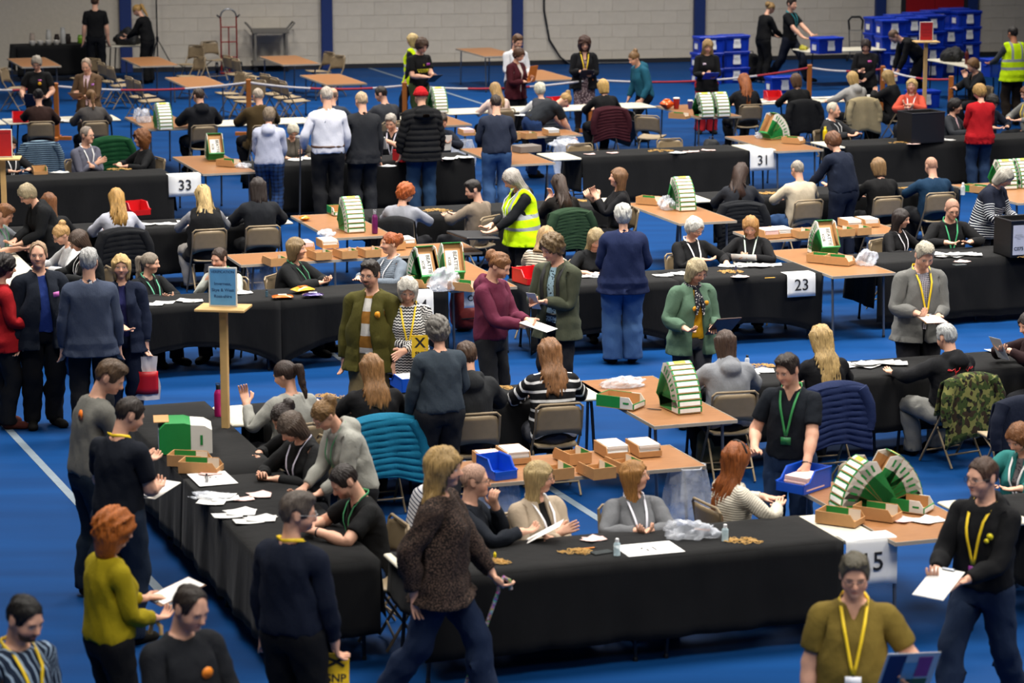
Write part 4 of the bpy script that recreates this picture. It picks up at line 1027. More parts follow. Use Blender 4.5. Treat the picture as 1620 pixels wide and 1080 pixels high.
def blob(name, loc, dims, seed, mat, label, cat, deg=0, amp=.10, tri=1400, parent=None):
    '''crumpled soft thing resting on what is below'''
    key = ('blob',seed,tuple(dims))
    if key not in BASES:
        X = rg((-1.15,1.15,.06)); g = SDF(X, X, rg((-.05,1.2,.06))); g.ell((0,0,.35), (.9,.85,.6), .2); rnd = random.Random(seed)
        for i in range(5): g.ell((rnd.uniform(-.55,.55),rnd.uniform(-.5,.5),rnd.uniform(.25,.75)), (rnd.uniform(.25,.5),)*3, .15)
        g.fn(lambda X,Y,Z: amp*wob(X,Y,Z,5.5,seed)+amp*.6*np.abs(wob(X,Y,Z,10,seed*2)), 'add'); g.fn(lambda X,Y,Z: .0-Z+0*X+0*Y); BASES[key] = decimate(*g.mesh(), tri)
    v, t = BASES[key]; o = np_mesh(name, v*np.array(dims)/2*np.array((1,1,2/1.1)), t, mat, parent, True, v*np.array(dims)/2); o.location = loc; o.rotation_euler = (0,0,math.radians(deg))
    if label: tag(o, label, cat)
    return o
M_CLEAR = glassy('clear_polythene', (.86,.88,.92), .34, .2)
def hang_bag(loc, deg, w, h, label, mat=None):
    '''clear rubbish bag hung from a table edge, hanging to near the floor'''
    rnd = random.Random(int(loc[0]*100)); o = empty('clear_rubbish_bag', loc, math.radians(deg)); m = MB(); N = 20; ph = [rnd.uniform(0,6) for _ in range(6)]
    def fn(a, b):
        t = 2*PI*a; k = .80+.28*math.sin(min(1,b*1.1)*PI*.75); rr = 1+.16*math.sin(3*t+ph[0]+2*b)+.10*math.sin(7*t+ph[1]-3*b)
        if b > .93: k *= (1-b)/.07*.8+.2
        return (w/2*k*rr*math.cos(t), w*.34*k*rr*math.sin(t), -h*b)
    m.grid(fn, N, 12); m.build('bag_film', mat or M_CLEAR, o, True); m = MB()
    m.tube([(w/2*.80*(1+.16*math.sin(3*t+ph[0])+.10*math.sin(7*t+ph[1]))*math.cos(t), w*.34*.80*(1+.16*math.sin(3*t+ph[0])+.10*math.sin(7*t+ph[1]))*math.sin(t), 0) for t in [2*PI*i/20 for i in range(20)]], .006, 5, False, True); m.build('bag_rim', mat or M_CLEAR, o, True)
    return tag(o, label, 'plastic bag')
def draped_coat(loc, face, spec, label, quilt=0., sleeves=True, length=.46, wide=.27, cat='coat', seed=1):
    '''a coat hung over the back of a folding chair that faces the same way'''
    r = empty('draped_coat', (loc[0],loc[1],0), math.radians(face)); mt = fabric(*spec); m = MB(); rnd = random.Random(seed); ph = [rnd.uniform(0,6) for _ in range(5)]; can = []
    prof = [(.105,.50),(.135,.62),(.155,.74),(.185,.835),(.235,.865),(.285,.83),(.305,.70),(.315,.55),(.325,.55-.5*max(.05,length-.30)),(.33,.82-length)]
    def P2(b):
        t = b*(len(prof)-1); i = min(int(t), len(prof)-2); f = t-i; return [prof[i][k]*(1-f)+prof[i+1][k]*f for k in (0,1)]
    def fn(a, b):
        x = (a-.5)*2; y, z = P2(b); k = min(1,max(0,(b-.35)/.65)); wd = wide*(1+.16*k-.10*math.exp(-((b-.42)/.12)**2)*0)
        fold = .016*k*math.sin(5.5*x+ph[0])+.010*k*math.sin(11*x+ph[1]+3*b); z2 = z-.055*abs(x)**2.2*(.4+.6*math.exp(-((b-.44)/.2)**2))-.03*k*math.sin(3*x+ph[2])*(b > .8)
        if quilt: fold += .015*abs(math.sin(PI*(z+.02*x)/quilt))**.5
        s = 1 if b > .44 else -1
        return (x*wd, y+s*fold, z2)
    m.grid(fn, 18, 96 if quilt else 26); can = [(v[0], v[1], v[2]+.4) for v in m.v]; o = m.build('coat_body', mt, r, True, .02)
    a = o.data.attributes.new('canon','FLOAT_VECTOR','POINT'); a.data.foreach_set('vector', np.array(can, np.float32).ravel())
    if sleeves:
        for s in (1,-1):
            m = MB(); pts = [(s*(wide-.05),.27,.80),(s*(wide+.02),.30,.66),(s*(wide+.035),.31,.52),(s*(wide+.02),.315,.40+.05*rnd.random())]; nn = 14
            P3 = [tuple(np.array(pts[min(int(i/nn*3),2)])*(1-(i/nn*3-min(int(i/nn*3),2)))+np.array(pts[min(int(i/nn*3),2)+1])*(i/nn*3-min(int(i/nn*3),2))) for i in range(nn+1)]
            m.tube(P3, [(.062-.018*i/nn)*(1+(.10*abs(math.sin(PI*i/2.2)) if quilt else .05*math.sin(i*1.7+s))) for i in range(nn+1)], 10); o = m.build('sleeve', mt, r, True)
            a = o.data.attributes.new('canon','FLOAT_VECTOR','POINT'); a.data.foreach_set('vector', np.array([(q[0],q[1],q[2]+.4) for q in m.v], np.float32).ravel())
    return tag(r, label, cat)
# ---- storage boxes
M_TOTE = plain('royal_blue_plastic', '#1338b0', .32, 0, .05)
def make_tote():
    r = empty('storage_box'); L, W, H = .60, .40, .33; m = MB()
    b, t = (.27,.175), (.30,.20)
    vs = [(-b[0],-b[1],0),(b[0],-b[1],0),(b[0],b[1],0),(-b[0],b[1],0),(-t[0]+.02,-t[1]+.02,H-.03),(t[0]-.02,-t[1]+.02,H-.03),(t[0]-.02,t[1]-.02,H-.03),(-t[0]+.02,t[1]-.02,H-.03)]
    m.add(vs, [(3,2,1,0),(4,5,6,7),(0,1,5,4),(1,2,6,5),(2,3,7,6),(3,0,4,7)]); m.build('box_body', M_TOTE, r)
    MB().box((0,0,H-.045), (L,W,.03), None, .008).build('rim', M_TOTE, r)
    l = MB().box((0,0,H-.016), (L+.01,W+.01,.028), None, .01).build('lid', M_TOTE, r); mm = MB()
    for x in (-.2,-.1,0,.1,.2): mm.box((x,0,H+.001), (.012,W*.8,.006))
    mm.build('lid_rib', M_TOTE, l)
    for s in (1,-1): MB().box((s*.287,0,H*.62), (.03,.14,.03), None, .006).build('handle', M_TOTE, r)
    m = MB()
    for x in (-.24,-.08,.08,.24): m.box((x,-.186-.004,H*.42), (.012,.010,H*.7)); m.box((x,.190,H*.42), (.012,.010,H*.7))
    m.build('side_rib', M_TOTE, r)
    p = MB().box((-.0,-.193,H*.50), (.17,.003,.20), np.array([[1,0,0],[0,1,.07],[0,0,1.]])).build('paper_label', M_PAPER, r)
    mm = MB()
    for k in range(4): mm.box((0,-.1965-.007*0,H*.62-.03*k), (.11,.001,.006 if k < 3 else .022))
    mm.build('label_print', M_GREY_INK, p)
    p = MB().box((-.290,0,H*.40), (.003,.16,.13)).build('end_label', M_PAPER, r)
    return r
def tote(loc, deg, label, group='blue storage boxes'): return stamp('tote', make_tote, loc, math.radians(deg), label, 'storage box', group)
# ---- signs
def number_sheet(u, v, s, label, z=TH+.008, w=.30, drop=.22, top=.14, size=.13, face='near', deg=0.):
    '''paper folded over the near edge of a table with a number on its hanging half'''
    r = empty('number_sign', UV(u,v,z), RZ+math.radians(deg)); m = MB(); P3 = [(0,top,.002),(0,.03,.002),(0,-.028,.0),(0,-.040,-.03),(0,-.046,-drop*.6),(0,-.05,-drop)]
    if not top: P3 = P3[2:]
    m.grid(lambda a, b: ((a-.5)*w, *[P3[min(int(b*(len(P3)-1)),len(P3)-2)][k]*(1-(b*(len(P3)-1)-min(int(b*(len(P3)-1)),len(P3)-2)))+P3[min(int(b*(len(P3)-1)),len(P3)-2)+1][k]*(b*(len(P3)-1)-min(int(b*(len(P3)-1)),len(P3)-2)) for k in (1,2)]), 4, (len(P3)-1)*2); m.build('folded_paper', M_PAPER, r, True, .001)
    text_mesh('printed_number', s, size, M_INK, r, (0,-.0535,-drop*.50), (math.radians(86),0,0), .0004, bold=.0012)
    return tag(r, label, 'sign')
M_PINE = plain('pine_wood', '#c9a46a', .6, 0, .08, 8)
def sign_post(loc, deg, h, col, lines, label, ink='#1b3c66', w=.24, hh=.33, size=.042):
    r = empty('sign_stand', loc, math.radians(deg)); MB().box((0,0,h/2), (.062,.062,h), None, .004).build('post', M_PINE, r)
    MB().box((0,0,h+.012), (.42,.30,.022), None, .004).build('platform', M_PINE, r)
    m = MB(); m.box((0,0,.02), (.5,.07,.04)); m.box((0,0,.02), (.07,.5,.04)); m.build('foot_cross', M_PINE, r)
    b = MB().box((0,0,h+.024+hh/2), (w,.010,hh), None, .002).build('sign_frame', M_CARDW, r); MB().box((0,-.0058,h+.024+hh/2), (w*.90,.002,hh*.92)).build('sign_face', plain('sign_face_'+col, col, .5), b)
    for tx, yy, sz in lines: text_mesh('sign_lettering', tx, sz, plain('sign_ink_'+ink, ink, .6), b, (0,-.0072,h+.024+hh*yy), (PI/2,0,0), .0004, bold=.0006)
    return tag(r, label, 'sign')
def board(pid, hand, label, mat, w=.24, d=.32, tilt=35, yaw=0., off=(0,.06,.02), paper=None, clip=True, name='clipboard', th=.005):
    '''a board or sheet held in the named hand or hands of a person already built'''
    h = HAND[pid]; pos = (h['L'][0]+h['R'][0])/2 if hand == 'B' else h[hand][0]; f = math.radians(FACE[pid]+yaw); Rz = rot('z', FACE[pid]+yaw); R_ = Rz@rot('x', -tilt)
    p = pos+Rz@V(off[0],-off[1],off[2]); r = empty(name, tuple(p), 0, (math.radians(-tilt),0,f)); MB().box((0,0,0), (w,d,th), None, th*.3).build('backing_board' if clip else 'panel', mat, r)
    if paper: MB().box((0,-.01 if clip else 0,th/2+.0012), (w*.9,d*.9,.0016)).build('sheet', paper, r)
    if clip: MB().box((0,d/2-.012,th/2+.005), (.09,.02,.012), None, .003).build('metal_clip', M_STEEL, r)
    return tag(r, label, 'clipboard' if clip else 'papers')
def backpack(loc, deg, col, col2, label, sc=1.):
    r = empty('backpack', loc, math.radians(deg)); r.scale = (sc,)*3; g = SDF(rg((-.25,.25,.02)), rg((-.2,.2,.02)), rg((-.03,.55,.02))); g.ell((0,.02,.24), (.16,.11,.24), .03, p=3); g.ell((0,-.08,.15), (.12,.07,.12), .03, p=3); g.fn(lambda X,Y,Z: .006*wob(X,Y,Z,30), 'add'); v, t = decimate(*g.mesh(), 900); np_mesh('pack_body', v, t, plain('bag_'+col, col, .7, 0, .08, 20, .4), r, True)
    for s in (1,-1): MB().tube([(s*.07,.11,.44),(s*.09,.17,.34),(s*.09,.17,.18),(s*.10,.11,.05)], .014, 6).build('strap', plain('bag_'+col2, col2, .7), r, True)
    MB().tube([(-.04,.02,.47),(-.03,.02,.52),(.03,.02,.52),(.04,.02,.47)], .009, 6).build('top_loop', plain('bag_'+col2, col2, .7), r, True); MB().box((0,-.155,.16), (.18,.008,.012)).build('zip', plain('bag_'+col2, col2, .7), r)
    return tag(r, label, 'bag')

# ---------------------------------------------------------------- the setting: floor, wall, columns, door
def floor_mat():
    t = NT('blue_sports_floor'); v = t.obj(); x, y, z = t.xyz(v); s = t.noise(1.1, 4, t.vscale(v, (.25,2.2,1))); g = t.noise(40, 3, v)
    c = t.mix(t.ramp(s,.3,.75), srgb('#07305f'), srgb('#0b3d74')); c = t.mix(t.m('MULTIPLY', g, .18), c, srgb('#062549'))
    t.bump(g, .05, .004); return t.fin(c, t.m('MULTIPLY_ADD', s, .12, .60), 0, .06)
fl = MB().box((13,38,-.05), (70,80,.1)).build('floor', floor_mat()); fl.rotation_euler = (0,0,0); tag(fl, None, None, None, 'structure')
M_TAPE = plain('court_line_paint', '#6c7a86', .6, 0, .08)
def court_line(a, b, w, nm='trim_1'):
    d = nrm(np.array(b)-np.array(a)); n = np.array((-d[1],d[0],0))*w/2; m = MB(); A, B_ = np.array((a[0],a[1],.0)), np.array((b[0],b[1],.0))
    m.prism([tuple((A-n)[:2]), tuple((B_-n)[:2]), tuple((B_+n)[:2]), tuple((A+n)[:2])], .0005, .003); tag(m.build(nm, M_TAPE), None, None, None, 'structure')
court_line((-5.413,27.400,0.000), (-2.157,18.991,0.000), .075, 'trim_1')
court_line((-0.057,24.541,0.000), (0.902,21.943,0.000), .075, 'trim_2')
court_line((-2.115,29.936,0.000), (-0.288,24.714,0.000), .06, 'trim_3')
court_line((-3.562,62.722,0.000), (-0.121,52.973,0.000), .07, 'trim_4')
A_, B_ = np.array((-13.916,59.420,0.000)), np.array((16.221,65.568,0.000)); WD = nrm(B_-A_); WN = np.array((WD[1],-WD[0],0)); WANG = math.atan2(WD[1],WD[0]); WL = np.linalg.norm(B_-A_)
def wallpt(px_w, out, z): return tuple(A_+WD*px_w+WN*out+np.array((0,0,z)))
M_MORTAR = plain('painted_mortar', '#c9c1b3', .9, 0, .04); M_BLOCK = [plain('painted_block_%d' % i, c, .85, 0, .05, 5, .25, 40) for i, c in enumerate(('#d2cabc','#d0c8ba','#d3cbbd'))]
wall = empty('wall_back', tuple(A_), WANG); tag(wall, None, None, None, 'structure')
MB().box((WL/2,.16,4.5), (WL,.3,9)).build('wall_body', M_MORTAR, wall)
BWD, BHT = .60, .29
PB = {}
x0 = 6.0
for r in range(8):
    for i in range(60):
        if len(PB) > 10**6: break
        x = x0+i*BWD+(BWD/2 if r%2 else 0)
        if x > 26.5 or (r*60+i) % 1: continue
        k = (r*7+i*5) % 3
        if ('b',k) not in PB: PB['b',k] = MB().box((0,0,0), (BWD-.005,.012,BHT-.005), None, .0015).build('block', M_BLOCK[k], wall); o = PB['b',k]
        else: o = PB['b',k].copy(); COL.objects.link(o)
        o.location = (x,.0068,BHT/2+r*BHT)
M_BLUECOL = plain('navy_column_paint', '#16306e', .6, 0, .05); M_DARK = plain('dark_trim', '#23242a', .6)
def wx(p): return float((np.array(p)-A_)@WD)
for i, (a, b) in enumerate((((-8.603,60.956,0.000), (-8.339,60.956,0.000)), ((-4.175,61.243,0.000), (-3.925,61.243,0.000)), ((0.042,61.974,0.000), (0.296,61.974,0.000)), ((4.174,62.722,0.000), (4.431,62.722,0.000)), ((8.330,63.799,0.000), (8.576,63.799,0.000)), ((10.507,64.272,0.000),(10.740,64.272,0.000)))):
    xa, xb = wx(a), wx(b); c = MB().box(((xa+xb)/2,-.06,4.5), (xb-xa,.14,9), None, .01).build('trim_%d' % (5+i), M_BLUECOL); c.location = tuple(A_); c.rotation_euler = (0,0,WANG); tag(c, None, None, None, 'structure')
bb = MB().box((WL/2,-.03,.05), (WL,.03,.10)).build('baseboard_back', M_DARK); bb.location = tuple(A_); bb.rotation_euler = (0,0,WANG); tag(bb, None, None, None, 'structure')
# the red double door
xa, xb = wx((9.047,63.956,0.000)), wx((10.452,64.114,0.000)); dr = empty('door_1', tuple(A_), WANG); tag(dr, None, None, None, 'structure'); M_RED = plain('red_door_paint', '#a3161c', .45)
for k in (0,1):
    c = xa+(xb-xa)*(.25+.5*k); lf = MB().box((c,-.03,1.05), ((xb-xa)/2-.01,.05,2.1), None, .004).build('door_leaf', M_RED, dr); MB().tube([(c-.5,-.08,1.0),(c+.5,-.08,1.0)], .02, 8).build('push_bar', M_STEEL, lf, True)
MB().box((xa-.05,-.02,1.08), (.1,.08,2.16)).box((xb+.05,-.02,1.08), (.1,.08,2.16)).build('door_frame', M_DARK, dr)
# ---------------------------------------------------------------- the tables and their cloths
def row(u0, v0, n, w, label, cl, seed, near=.60, far=.45, left=.5, right=.5, d=.75, arch=0., split=False, u1c=None, u0c=None):
    '''n white tables end to end under one black cloth, or one cloth each'''
    for i in range(n): table(u0+i*w+.004, v0, u0+(i+1)*w-.004, v0+d, 'white', label % ('first','second','third','fourth')[i])
    a, b = (u0 if u0c is None else u0c), (u0+n*w if u1c is None else u1c)
    if split:
        for i in range(n): cloth(u0+i*w+.012, v0, u0+(i+1)*w-.012, v0+d, cl % ('first','second','third','fourth')[i], near, far, left if i == 0 else near, right if i == n-1 else near, arch, seed+i)
    else: cloth(a, v0, b, v0+d, cl, near, far, left, right, arch, seed)
# near block: front row with number 15
row(5.23, 17.2, 2, 1.74, '%s white folding table from the left under the foreground black cloth', 'long black cloth over the foreground table with the number 15', 3, .56, .3, .30, .0, u1c=8.38, u0c=5.30)
table(8.73, 17.05, 9.48, 18.80, 'brown', 'brown-topped folding table carrying the butterfly of two bin fans')
# near block: left side tables
for i in range(3): table(4.40, 17.8+i*1.8, 5.15, 19.59+i*1.8, 'white', ('nearest','middle','farthest')[i]+' white folding table under the left side cloth')
cloth(4.40, 17.8, 5.15, 20.5, 'near black cloth on the left side table with the papers', .52, .02, .56, .42, 0., 7)
cloth(4.40, 20.52, 5.15, 23.2, 'far black cloth on left side table under the bins', .02, .42, .56, .42, 0., 8)
# near block: back row
row(5.17, 22.22, 2, 1.70, '%s white folding table from the left in the row beyond the left side table', 'black cloth on the row where the ponytailed woman sits', 11, .45, .40, .0, .0, u0c=5.45, u1c=8.16)
table(8.50, 21.03, 9.25, 22.95, 'brown', 'brown-topped folding table with one open bin beside its fanned stack')
row(9.45, 22.2, 2, 1.83, '%s white folding table from the brown table in the right-hand row', 'black cloth on the right-hand row in front of the grey hoodie', 13, .50, .40, .3, .3)
# near block: middle
table(6.50, 19.60, 8.36, 20.36, 'brown', 'long brown folding table holding a row of open kraft bins behind the beige cardigan')
# right edge of the near block
table(9.55, 17.25, 11.3, 18.0, 'white', 'white folding table under the black cloth at the lower right edge'); cloth(9.95, 17.25, 11.3, 18.0, 'black cloth at the lower right edge by the teal cardigan', .56, .3, .5, .3, 0, 17)
# middle block: front row with 24 and 23
row(5.17, 27.75, 2, 1.83, '%s folding table of the row marked 24', '%s black stretch cloth of the row marked 24', 21, .68, .40, .6, .6, .72, .28, True)
table(8.88, 27.78, 9.62, 29.55, 'brown', 'brown folding table with two tilted bin fans lettered BEATTIE')
row(9.68, 27.5, 2, 1.70, '%s folding table of the row marked 23', '%s black stretch cloth of the row marked 23', 24, .68, .40, .6, .6, .74, .20, True)
table(13.10, 27.25, 13.86, 29.10, 'brown', 'brown folding table right of the number 23 with a fanned stack')
row(13.92, 27.8, 2, 1.40, '%s folding table at the right, in front of the smiling brunette', 'black cloth on the table in front of the bald man with glasses', 27, .66, .40, .5, .5)
# middle block: left side table
for i in range(2): table(4.15, 28.6+i*1.83, 4.90, 30.42+i*1.83, 'white', ('nearer','farther')[i]+' white folding table at the left where the bun-haired women work')
# middle block: back row
row(4.95, 33.0, 2, 1.78, '%s folding table of the row behind the golden-haired women', 'black cloth on the row behind the golden-haired women', 31, .55, .40, .4, .0, u1c=8.20)
table(8.62, 31.62, 9.38, 33.55, 'brown', 'brown folding table with a fanned stack and purple flask')
row(9.50, 33.0, 2, 1.75, '%s folding table of the row behind the beige half-zip', 'black cloth on the row behind the red-haired man and the beige half-zip', 33, .55, .40, .3, .0, u1c=12.75)
table(12.98, 31.35, 13.74, 33.20, 'brown', 'brown folding table with a fanned stack right of the silver-haired woman')
row(13.80, 33.05, 2, 1.95, '%s folding table of the row behind the cream fleece', 'black cloth on the row behind the cream fleece', 36, .55, .40, .0, .3, u0c=14.15)
table(17.78, 31.55, 18.54, 33.40, 'brown', 'brown folding table at the right edge behind the teal top')
# middle block: middle tables
table(7.15, 30.10, 8.97, 30.86, 'brown', 'left brown folding table with three open kraft bins in the middle block'); table(8.99, 30.10, 10.0, 30.86, 'brown', 'short brown table end behind the red-haired lanyard wearer')
table(13.35, 29.80, 15.30, 30.56, 'brown', 'long brown folding table with open bins behind the smiling brunette')
# far block: front row with 33 and 31
row(4.55, 37.75, 2, 1.73, '%s folding table of the row marked 33', 'black cloth on the row marked 33', 41, .66, .40, .3, .5)
table(8.45, 37.75, 9.21, 39.75, 'brown', 'brown folding table right of the number 33 with a BEATTIE fan')
row(9.30, 38.15, 2, 1.62, '%s folding table behind the standing agents', 'black cloth on the table behind the standing agents', 43, .66, .40, .3, .4)
table(12.70, 37.30, 13.50, 39.30, 'brown', 'brown folding table with a grey box right of the slate blue sweater')
row(13.60, 37.65, 2, 1.53, '%s folding table of the row marked 31', 'black cloth on the row marked 31', 45, .66, .40, .5, .5, u0c=14.05)
table(17.05, 37.45, 17.80, 39.40, 'brown', 'brown folding table right of the number 31 with a green fan'); table(16.72, 37.6, 17.02, 38.4, 'white', 'white table end between the number 31 and the green fan')
row(18.0, 37.6, 2, 1.83, '%s folding table of the row by the red cardigan', 'black cloth on the row by the red cardigan', 47, .66, .40, .4, .4, u0c=18.25)
# far block: middle and back
table(12.05, 40.55, 13.10, 41.30, 'brown', 'short brown table with pink ballot bin left of the slate blue sweater'); table(13.55, 40.35, 15.05, 41.10, 'brown', 'brown folding table with open bins behind the slate blue sweater')
for i, (u, v) in enumerate(((5.0,44.75),(6.85,44.72))): table(u, v, u+1.82, v+.75, 'white', ('left','right')[i]+' white folding table before the tweed jacket')
table(8.80, 43.2, 9.58, 45.05, 'brown', 'brown folding table with clear bag and fan, left of the black hoodie')
for i, (u, v) in enumerate(((9.75,43.35),(11.60,43.35))): table(u, v, u+1.82, v+.75, 'white', ('left','right')[i]+' white folding table beyond the olive coat')
table(13.10, 42.2, 13.85, 44.1, 'brown', 'brown folding table with a fan in front of the curly-haired youth')
for i, (u, v) in enumerate(((13.95,43.75),(15.80,43.65))): table(u, v, u+1.82, v+.75, 'white', ('left','right')[i]+' white folding table beyond the white-haired woman')
table(17.65, 41.9, 18.42, 43.80, 'brown', 'brown folding table carrying twin fanned stacks')
for i, (u, v) in enumerate(((18.50,43.5),(20.35,43.45))): table(u, v, u+1.82, v+.75, 'white', ('left','right')[i]+' white folding table beyond the red-haired woman')

# ---------------------------------------------------------------- the people
FACE = {'caterer_man': 190, 'caterer_woman': -110, 'rosette_woman': 0, 'tweed_man': -10, 'brown_sweater_woman': 195, 'grey_back_woman': 199, 'black_hoodie_back': 199, 'olive_coat_man': 204, 'bald_blue_man': 174, 'grey_back_man': 214, 'teen_tablet': 40, 'hivis_blonde': -120, 'white_shirt_far': 30, 'burgundy_woman': 50, 'floral_woman': 5, 'teal_hoodie': -60, 'red_trousers': 5, 'white_hair_back': 199, 'blonde_black_back': 199, 'bent_woman': 118, 'pink_pony': 209, 'red_hair_back': 199, 'boxes_woman': 120, 'box_carrier': 55, 'hivis_back': 199, 'pink_tag_woman': -10, 'bending_man': -75, 'brown_back_woman': 199, 'grey_hoodie_back': 207, 'black_coat_left': 239, 'salmon_woman': -15, 'hand_on_face': -70, 'red_cardigan': 191, 'pink_shirt_woman': 60, 'navy_boy': 30, 'yellow_edge': -60, 'old_man_lanyard': 55, 'navy_fleece_back': 219, 'edge_lanyard': 39, 'folded_grey_man': 40, 'curly_left': -60, 'lilac_hoodie': 179, 'white_hair_seated': 19, 'white_shirt_crutch': 193, 'dark_suit_back': 201, 'papers_man': -16, 'red_beanie': 197, 'hidden_sorter': 19, 'navy_sweater_back': 187, 'fleece_leaner': -60, 'ginger_boy': 75, 'auburn_back': 199, 'white_hoodie_blonde': 199, 'gilet_blonde': 199, 'black_long_hair': 195, 'redhead_man': 164, 'beige_zip_man': 234, 'hivis_woman': -65, 'dark_long_back': 204, 'hand_mouth_woman': -80, 'charcoal_back': 184, 'cream_fleece': 204, 'brown_bob_back': 199, 'bald_teal': 197, 'striped_navy_woman': 55, 'bun_left_far': -60, 'bun_left_near': -65, 'brown_bob_left': -65, 'hands_clasped': 45, 'phone_man': -10, 'blonde_bob_black': 65, 'redhead_lanyard': -50, 'red_top_woman': 115, 'blue_shirt_man': 25, 'blue_blazer_back': 191, 'navy_cardigan_woman': 8, 'olive_jacket_man': -18, 'zigzag_woman': 2, 'plum_hoodie': 60, 'olive_shirt_youth': -30, 'striped_seated': 149, 'navy_blazer_back': 185, 'hidden_seated': 19, 'white_crop_lanyard': 25, 'blonde_paper': -10, 'sage_coat_woman': 20, 'smiling_brunette': 48, 'bald_glasses': 10, 'grey_blazer_man': 12, 'ponytail_grey': 211, 'auburn_black': 199, 'slate_fleece': 203, 'hoodie_back_man': 195, 'striped_black': 195, 'grey_hoodie_right': 193, 'long_blonde_right': 199, 'red_print_hoodie': 211, 'maroon_edge': -60, 'grey_sweater_agent': 122, 'navy_polo_agent': 150, 'dark_curly_counter': -60, 'fringe_counter': -50, 'clip_hair_counter': -60, 'black_polo_counter': -68, 'navy_sweater_agent': 150, 'yellow_redhead': 125, 'striped_shirt_man': 45, 'half_zip_man': 40, 'cane_woman': 75, 'chin_hand_man': 80, 'beige_cardigan': 30, 'grey_knit_laugh': 15, 'white_knit_redhead': 115, 'green_lanyard_man': -20, 'tan_polo_man': -5, 'black_hoodie_agent': -38, 'teal_cardigan': -40}
person({'id':'caterer_man','face':190,'pose':{'lean':2,'hp':5,'L':(0.25, 0.05, 0.8, 10, 30),'R':(0.25, 0.05, 0.8, 10, 30),'hy':-10},'label':'man in black shirt with his back turned beside the bowls table','h':1.82,'top':('polo','#0f1013'),'legs':('straight','#101218'),'hair':'short','hc':'#4a3324','lod':1,'at':(-8.711, 58.349, 0.0)})
person({'id':'caterer_woman','face':-110,'pose':{'lean':22,'hp':35,'L':(0.12, 0.45, 1.0, 60, 40),'R':(0.12, 0.45, 1.05, 60, 40)},'label':'woman in black with blonde ponytail bending over a bag by the blue column','h':1.68,'fem':1,'top':('sweater','#0f1013'),'legs':('straight','#0e0f12'),'hair':'ponytail','hc':'#b48d4e','lod':1,'at':(-7.618, 58.201, 0.0)})
person({'id':'rosette_woman','face':0,'pose':{'lean':4,'hp':25,'L':(0.2, 0.3, 1.05, 60, 50),'R':(0.22, 0.3, 1.05, 60, 50)},'label':'grey-haired woman in black t-shirt with yellow rosette, holding a dark folder','h':1.66,'fem':1,'fat':0.5,'top':('tee','#131417'),'hair':'pixie','hc':'#a39a8d','glasses':1,'stick':[('rect','#c965b0', 0.06, 1.33, 0.03),('round','#f0b318', 0.06, 1.28, 0.032)],'lod':1,'at':(-7.934, 46.524, 0.0)})
person({'id':'tweed_man','face':-10,'pose':{'lean':4,'hp':25,'L':(0.04, 0.28, 1.1, -65, 25),'R':(0.14, 0.28, 1.14, 60, 60)},'label':'older man in brown tweed jacket and tie writing on a clipboard','h':1.68,'top':('shirt','#e7c9d2'),'over':('blazer','#6e5640'),'legs':('straight','#4b3e30'),'hair':'recede','hc':'#b09a86','stick':[('rect','#b56fc4', 0.13, 1.3, 0.03)],'tie':'#5a3a1c','lod':1,'at':(-7.007, 45.968, 0.0)})
person({'id':'brown_sweater_woman','face':195,'pose':{'sit':1,'lean':12,'hp':18,'L':(0.05, 0.2, 1.0, 60, 60),'R':(0.15, 0.36, 0.815, 80, 25),'sz':0.565},'label':'dark-haired woman in brown sweater seated with back turned before the rosette','h':1.68,'fem':1,'top':('sweater','#3a2622'),'hair':'updo','hc':'#1a1412','lod':1,'at':(-7.56, 44.365, 0.0)})
person({'id':'grey_back_woman','face':199,'pose':{'sit':1,'lean':12,'hp':18,'L':(0.15, 0.36, 0.815, 80, 25),'R':(0.15, 0.36, 0.815, 80, 25)},'label':'woman in grey top with thin blonde ponytail seated before the tweed jacket','h':1.66,'fem':1,'top':('sweater','#5a5654'),'hair':'ponytail','hc':'#7c5a36','lod':1,'at':(-6.72, 44.42, 0.0)})
person({'id':'black_hoodie_back','face':199,'pose':{'sit':1,'lean':12,'hp':18,'L':(0.15, 0.36, 0.815, 80, 25),'R':(0.15, 0.36, 0.815, 80, 25),'hy':10},'label':'man in black hoodie seated with back turned beside a fanned bin stack','h':1.76,'fat':0.5,'top':('hoodie','#14161d'),'hair':'crop','hc':'#3a2a20','lod':1,'at':(-4.919, 43.868, 0.0)})
person({'id':'olive_coat_man','face':204,'pose':{'sit':1,'lean':12,'hp':18,'L':(0.15, 0.36, 0.815, 80, 25),'R':(0.15, 0.36, 0.815, 80, 25)},'label':'grey-haired man in olive brown coat seated with his back turned','h':1.76,'fat':0.4,'top':('coat','#4a3a1e'),'hair':'recede','hc':'#b9aa98','lod':1,'at':(-3.981, 43.866, 0.0)})
person({'id':'bald_blue_man','face':174,'pose':{'sit':1,'lean':12,'hp':18,'L':(0.15, 0.36, 0.815, 80, 25),'R':(0.15, 0.36, 0.815, 80, 25)},'label':'bald man in slate jacket seated beyond the white-shirted man','h':1.76,'top':('sweater','#3a4352'),'hair':'bald','hc':'#8a7565','lod':1,'at':(-2.854, 43.992, 0.0)})
person({'id':'grey_back_man','face':214,'pose':{'sit':1,'lean':12,'hp':18,'L':(0.15, 0.36, 0.815, 80, 25),'R':(0.15, 0.36, 0.815, 80, 25),'hy':35},'label':'dark-haired man in charcoal sweater seated, head turned left, beyond the dark suit','h':1.74,'top':('sweater','#3b3d43'),'hair':'crop','hc':'#241a15','lod':1,'at':(-2.02, 44.36, 0.0)})
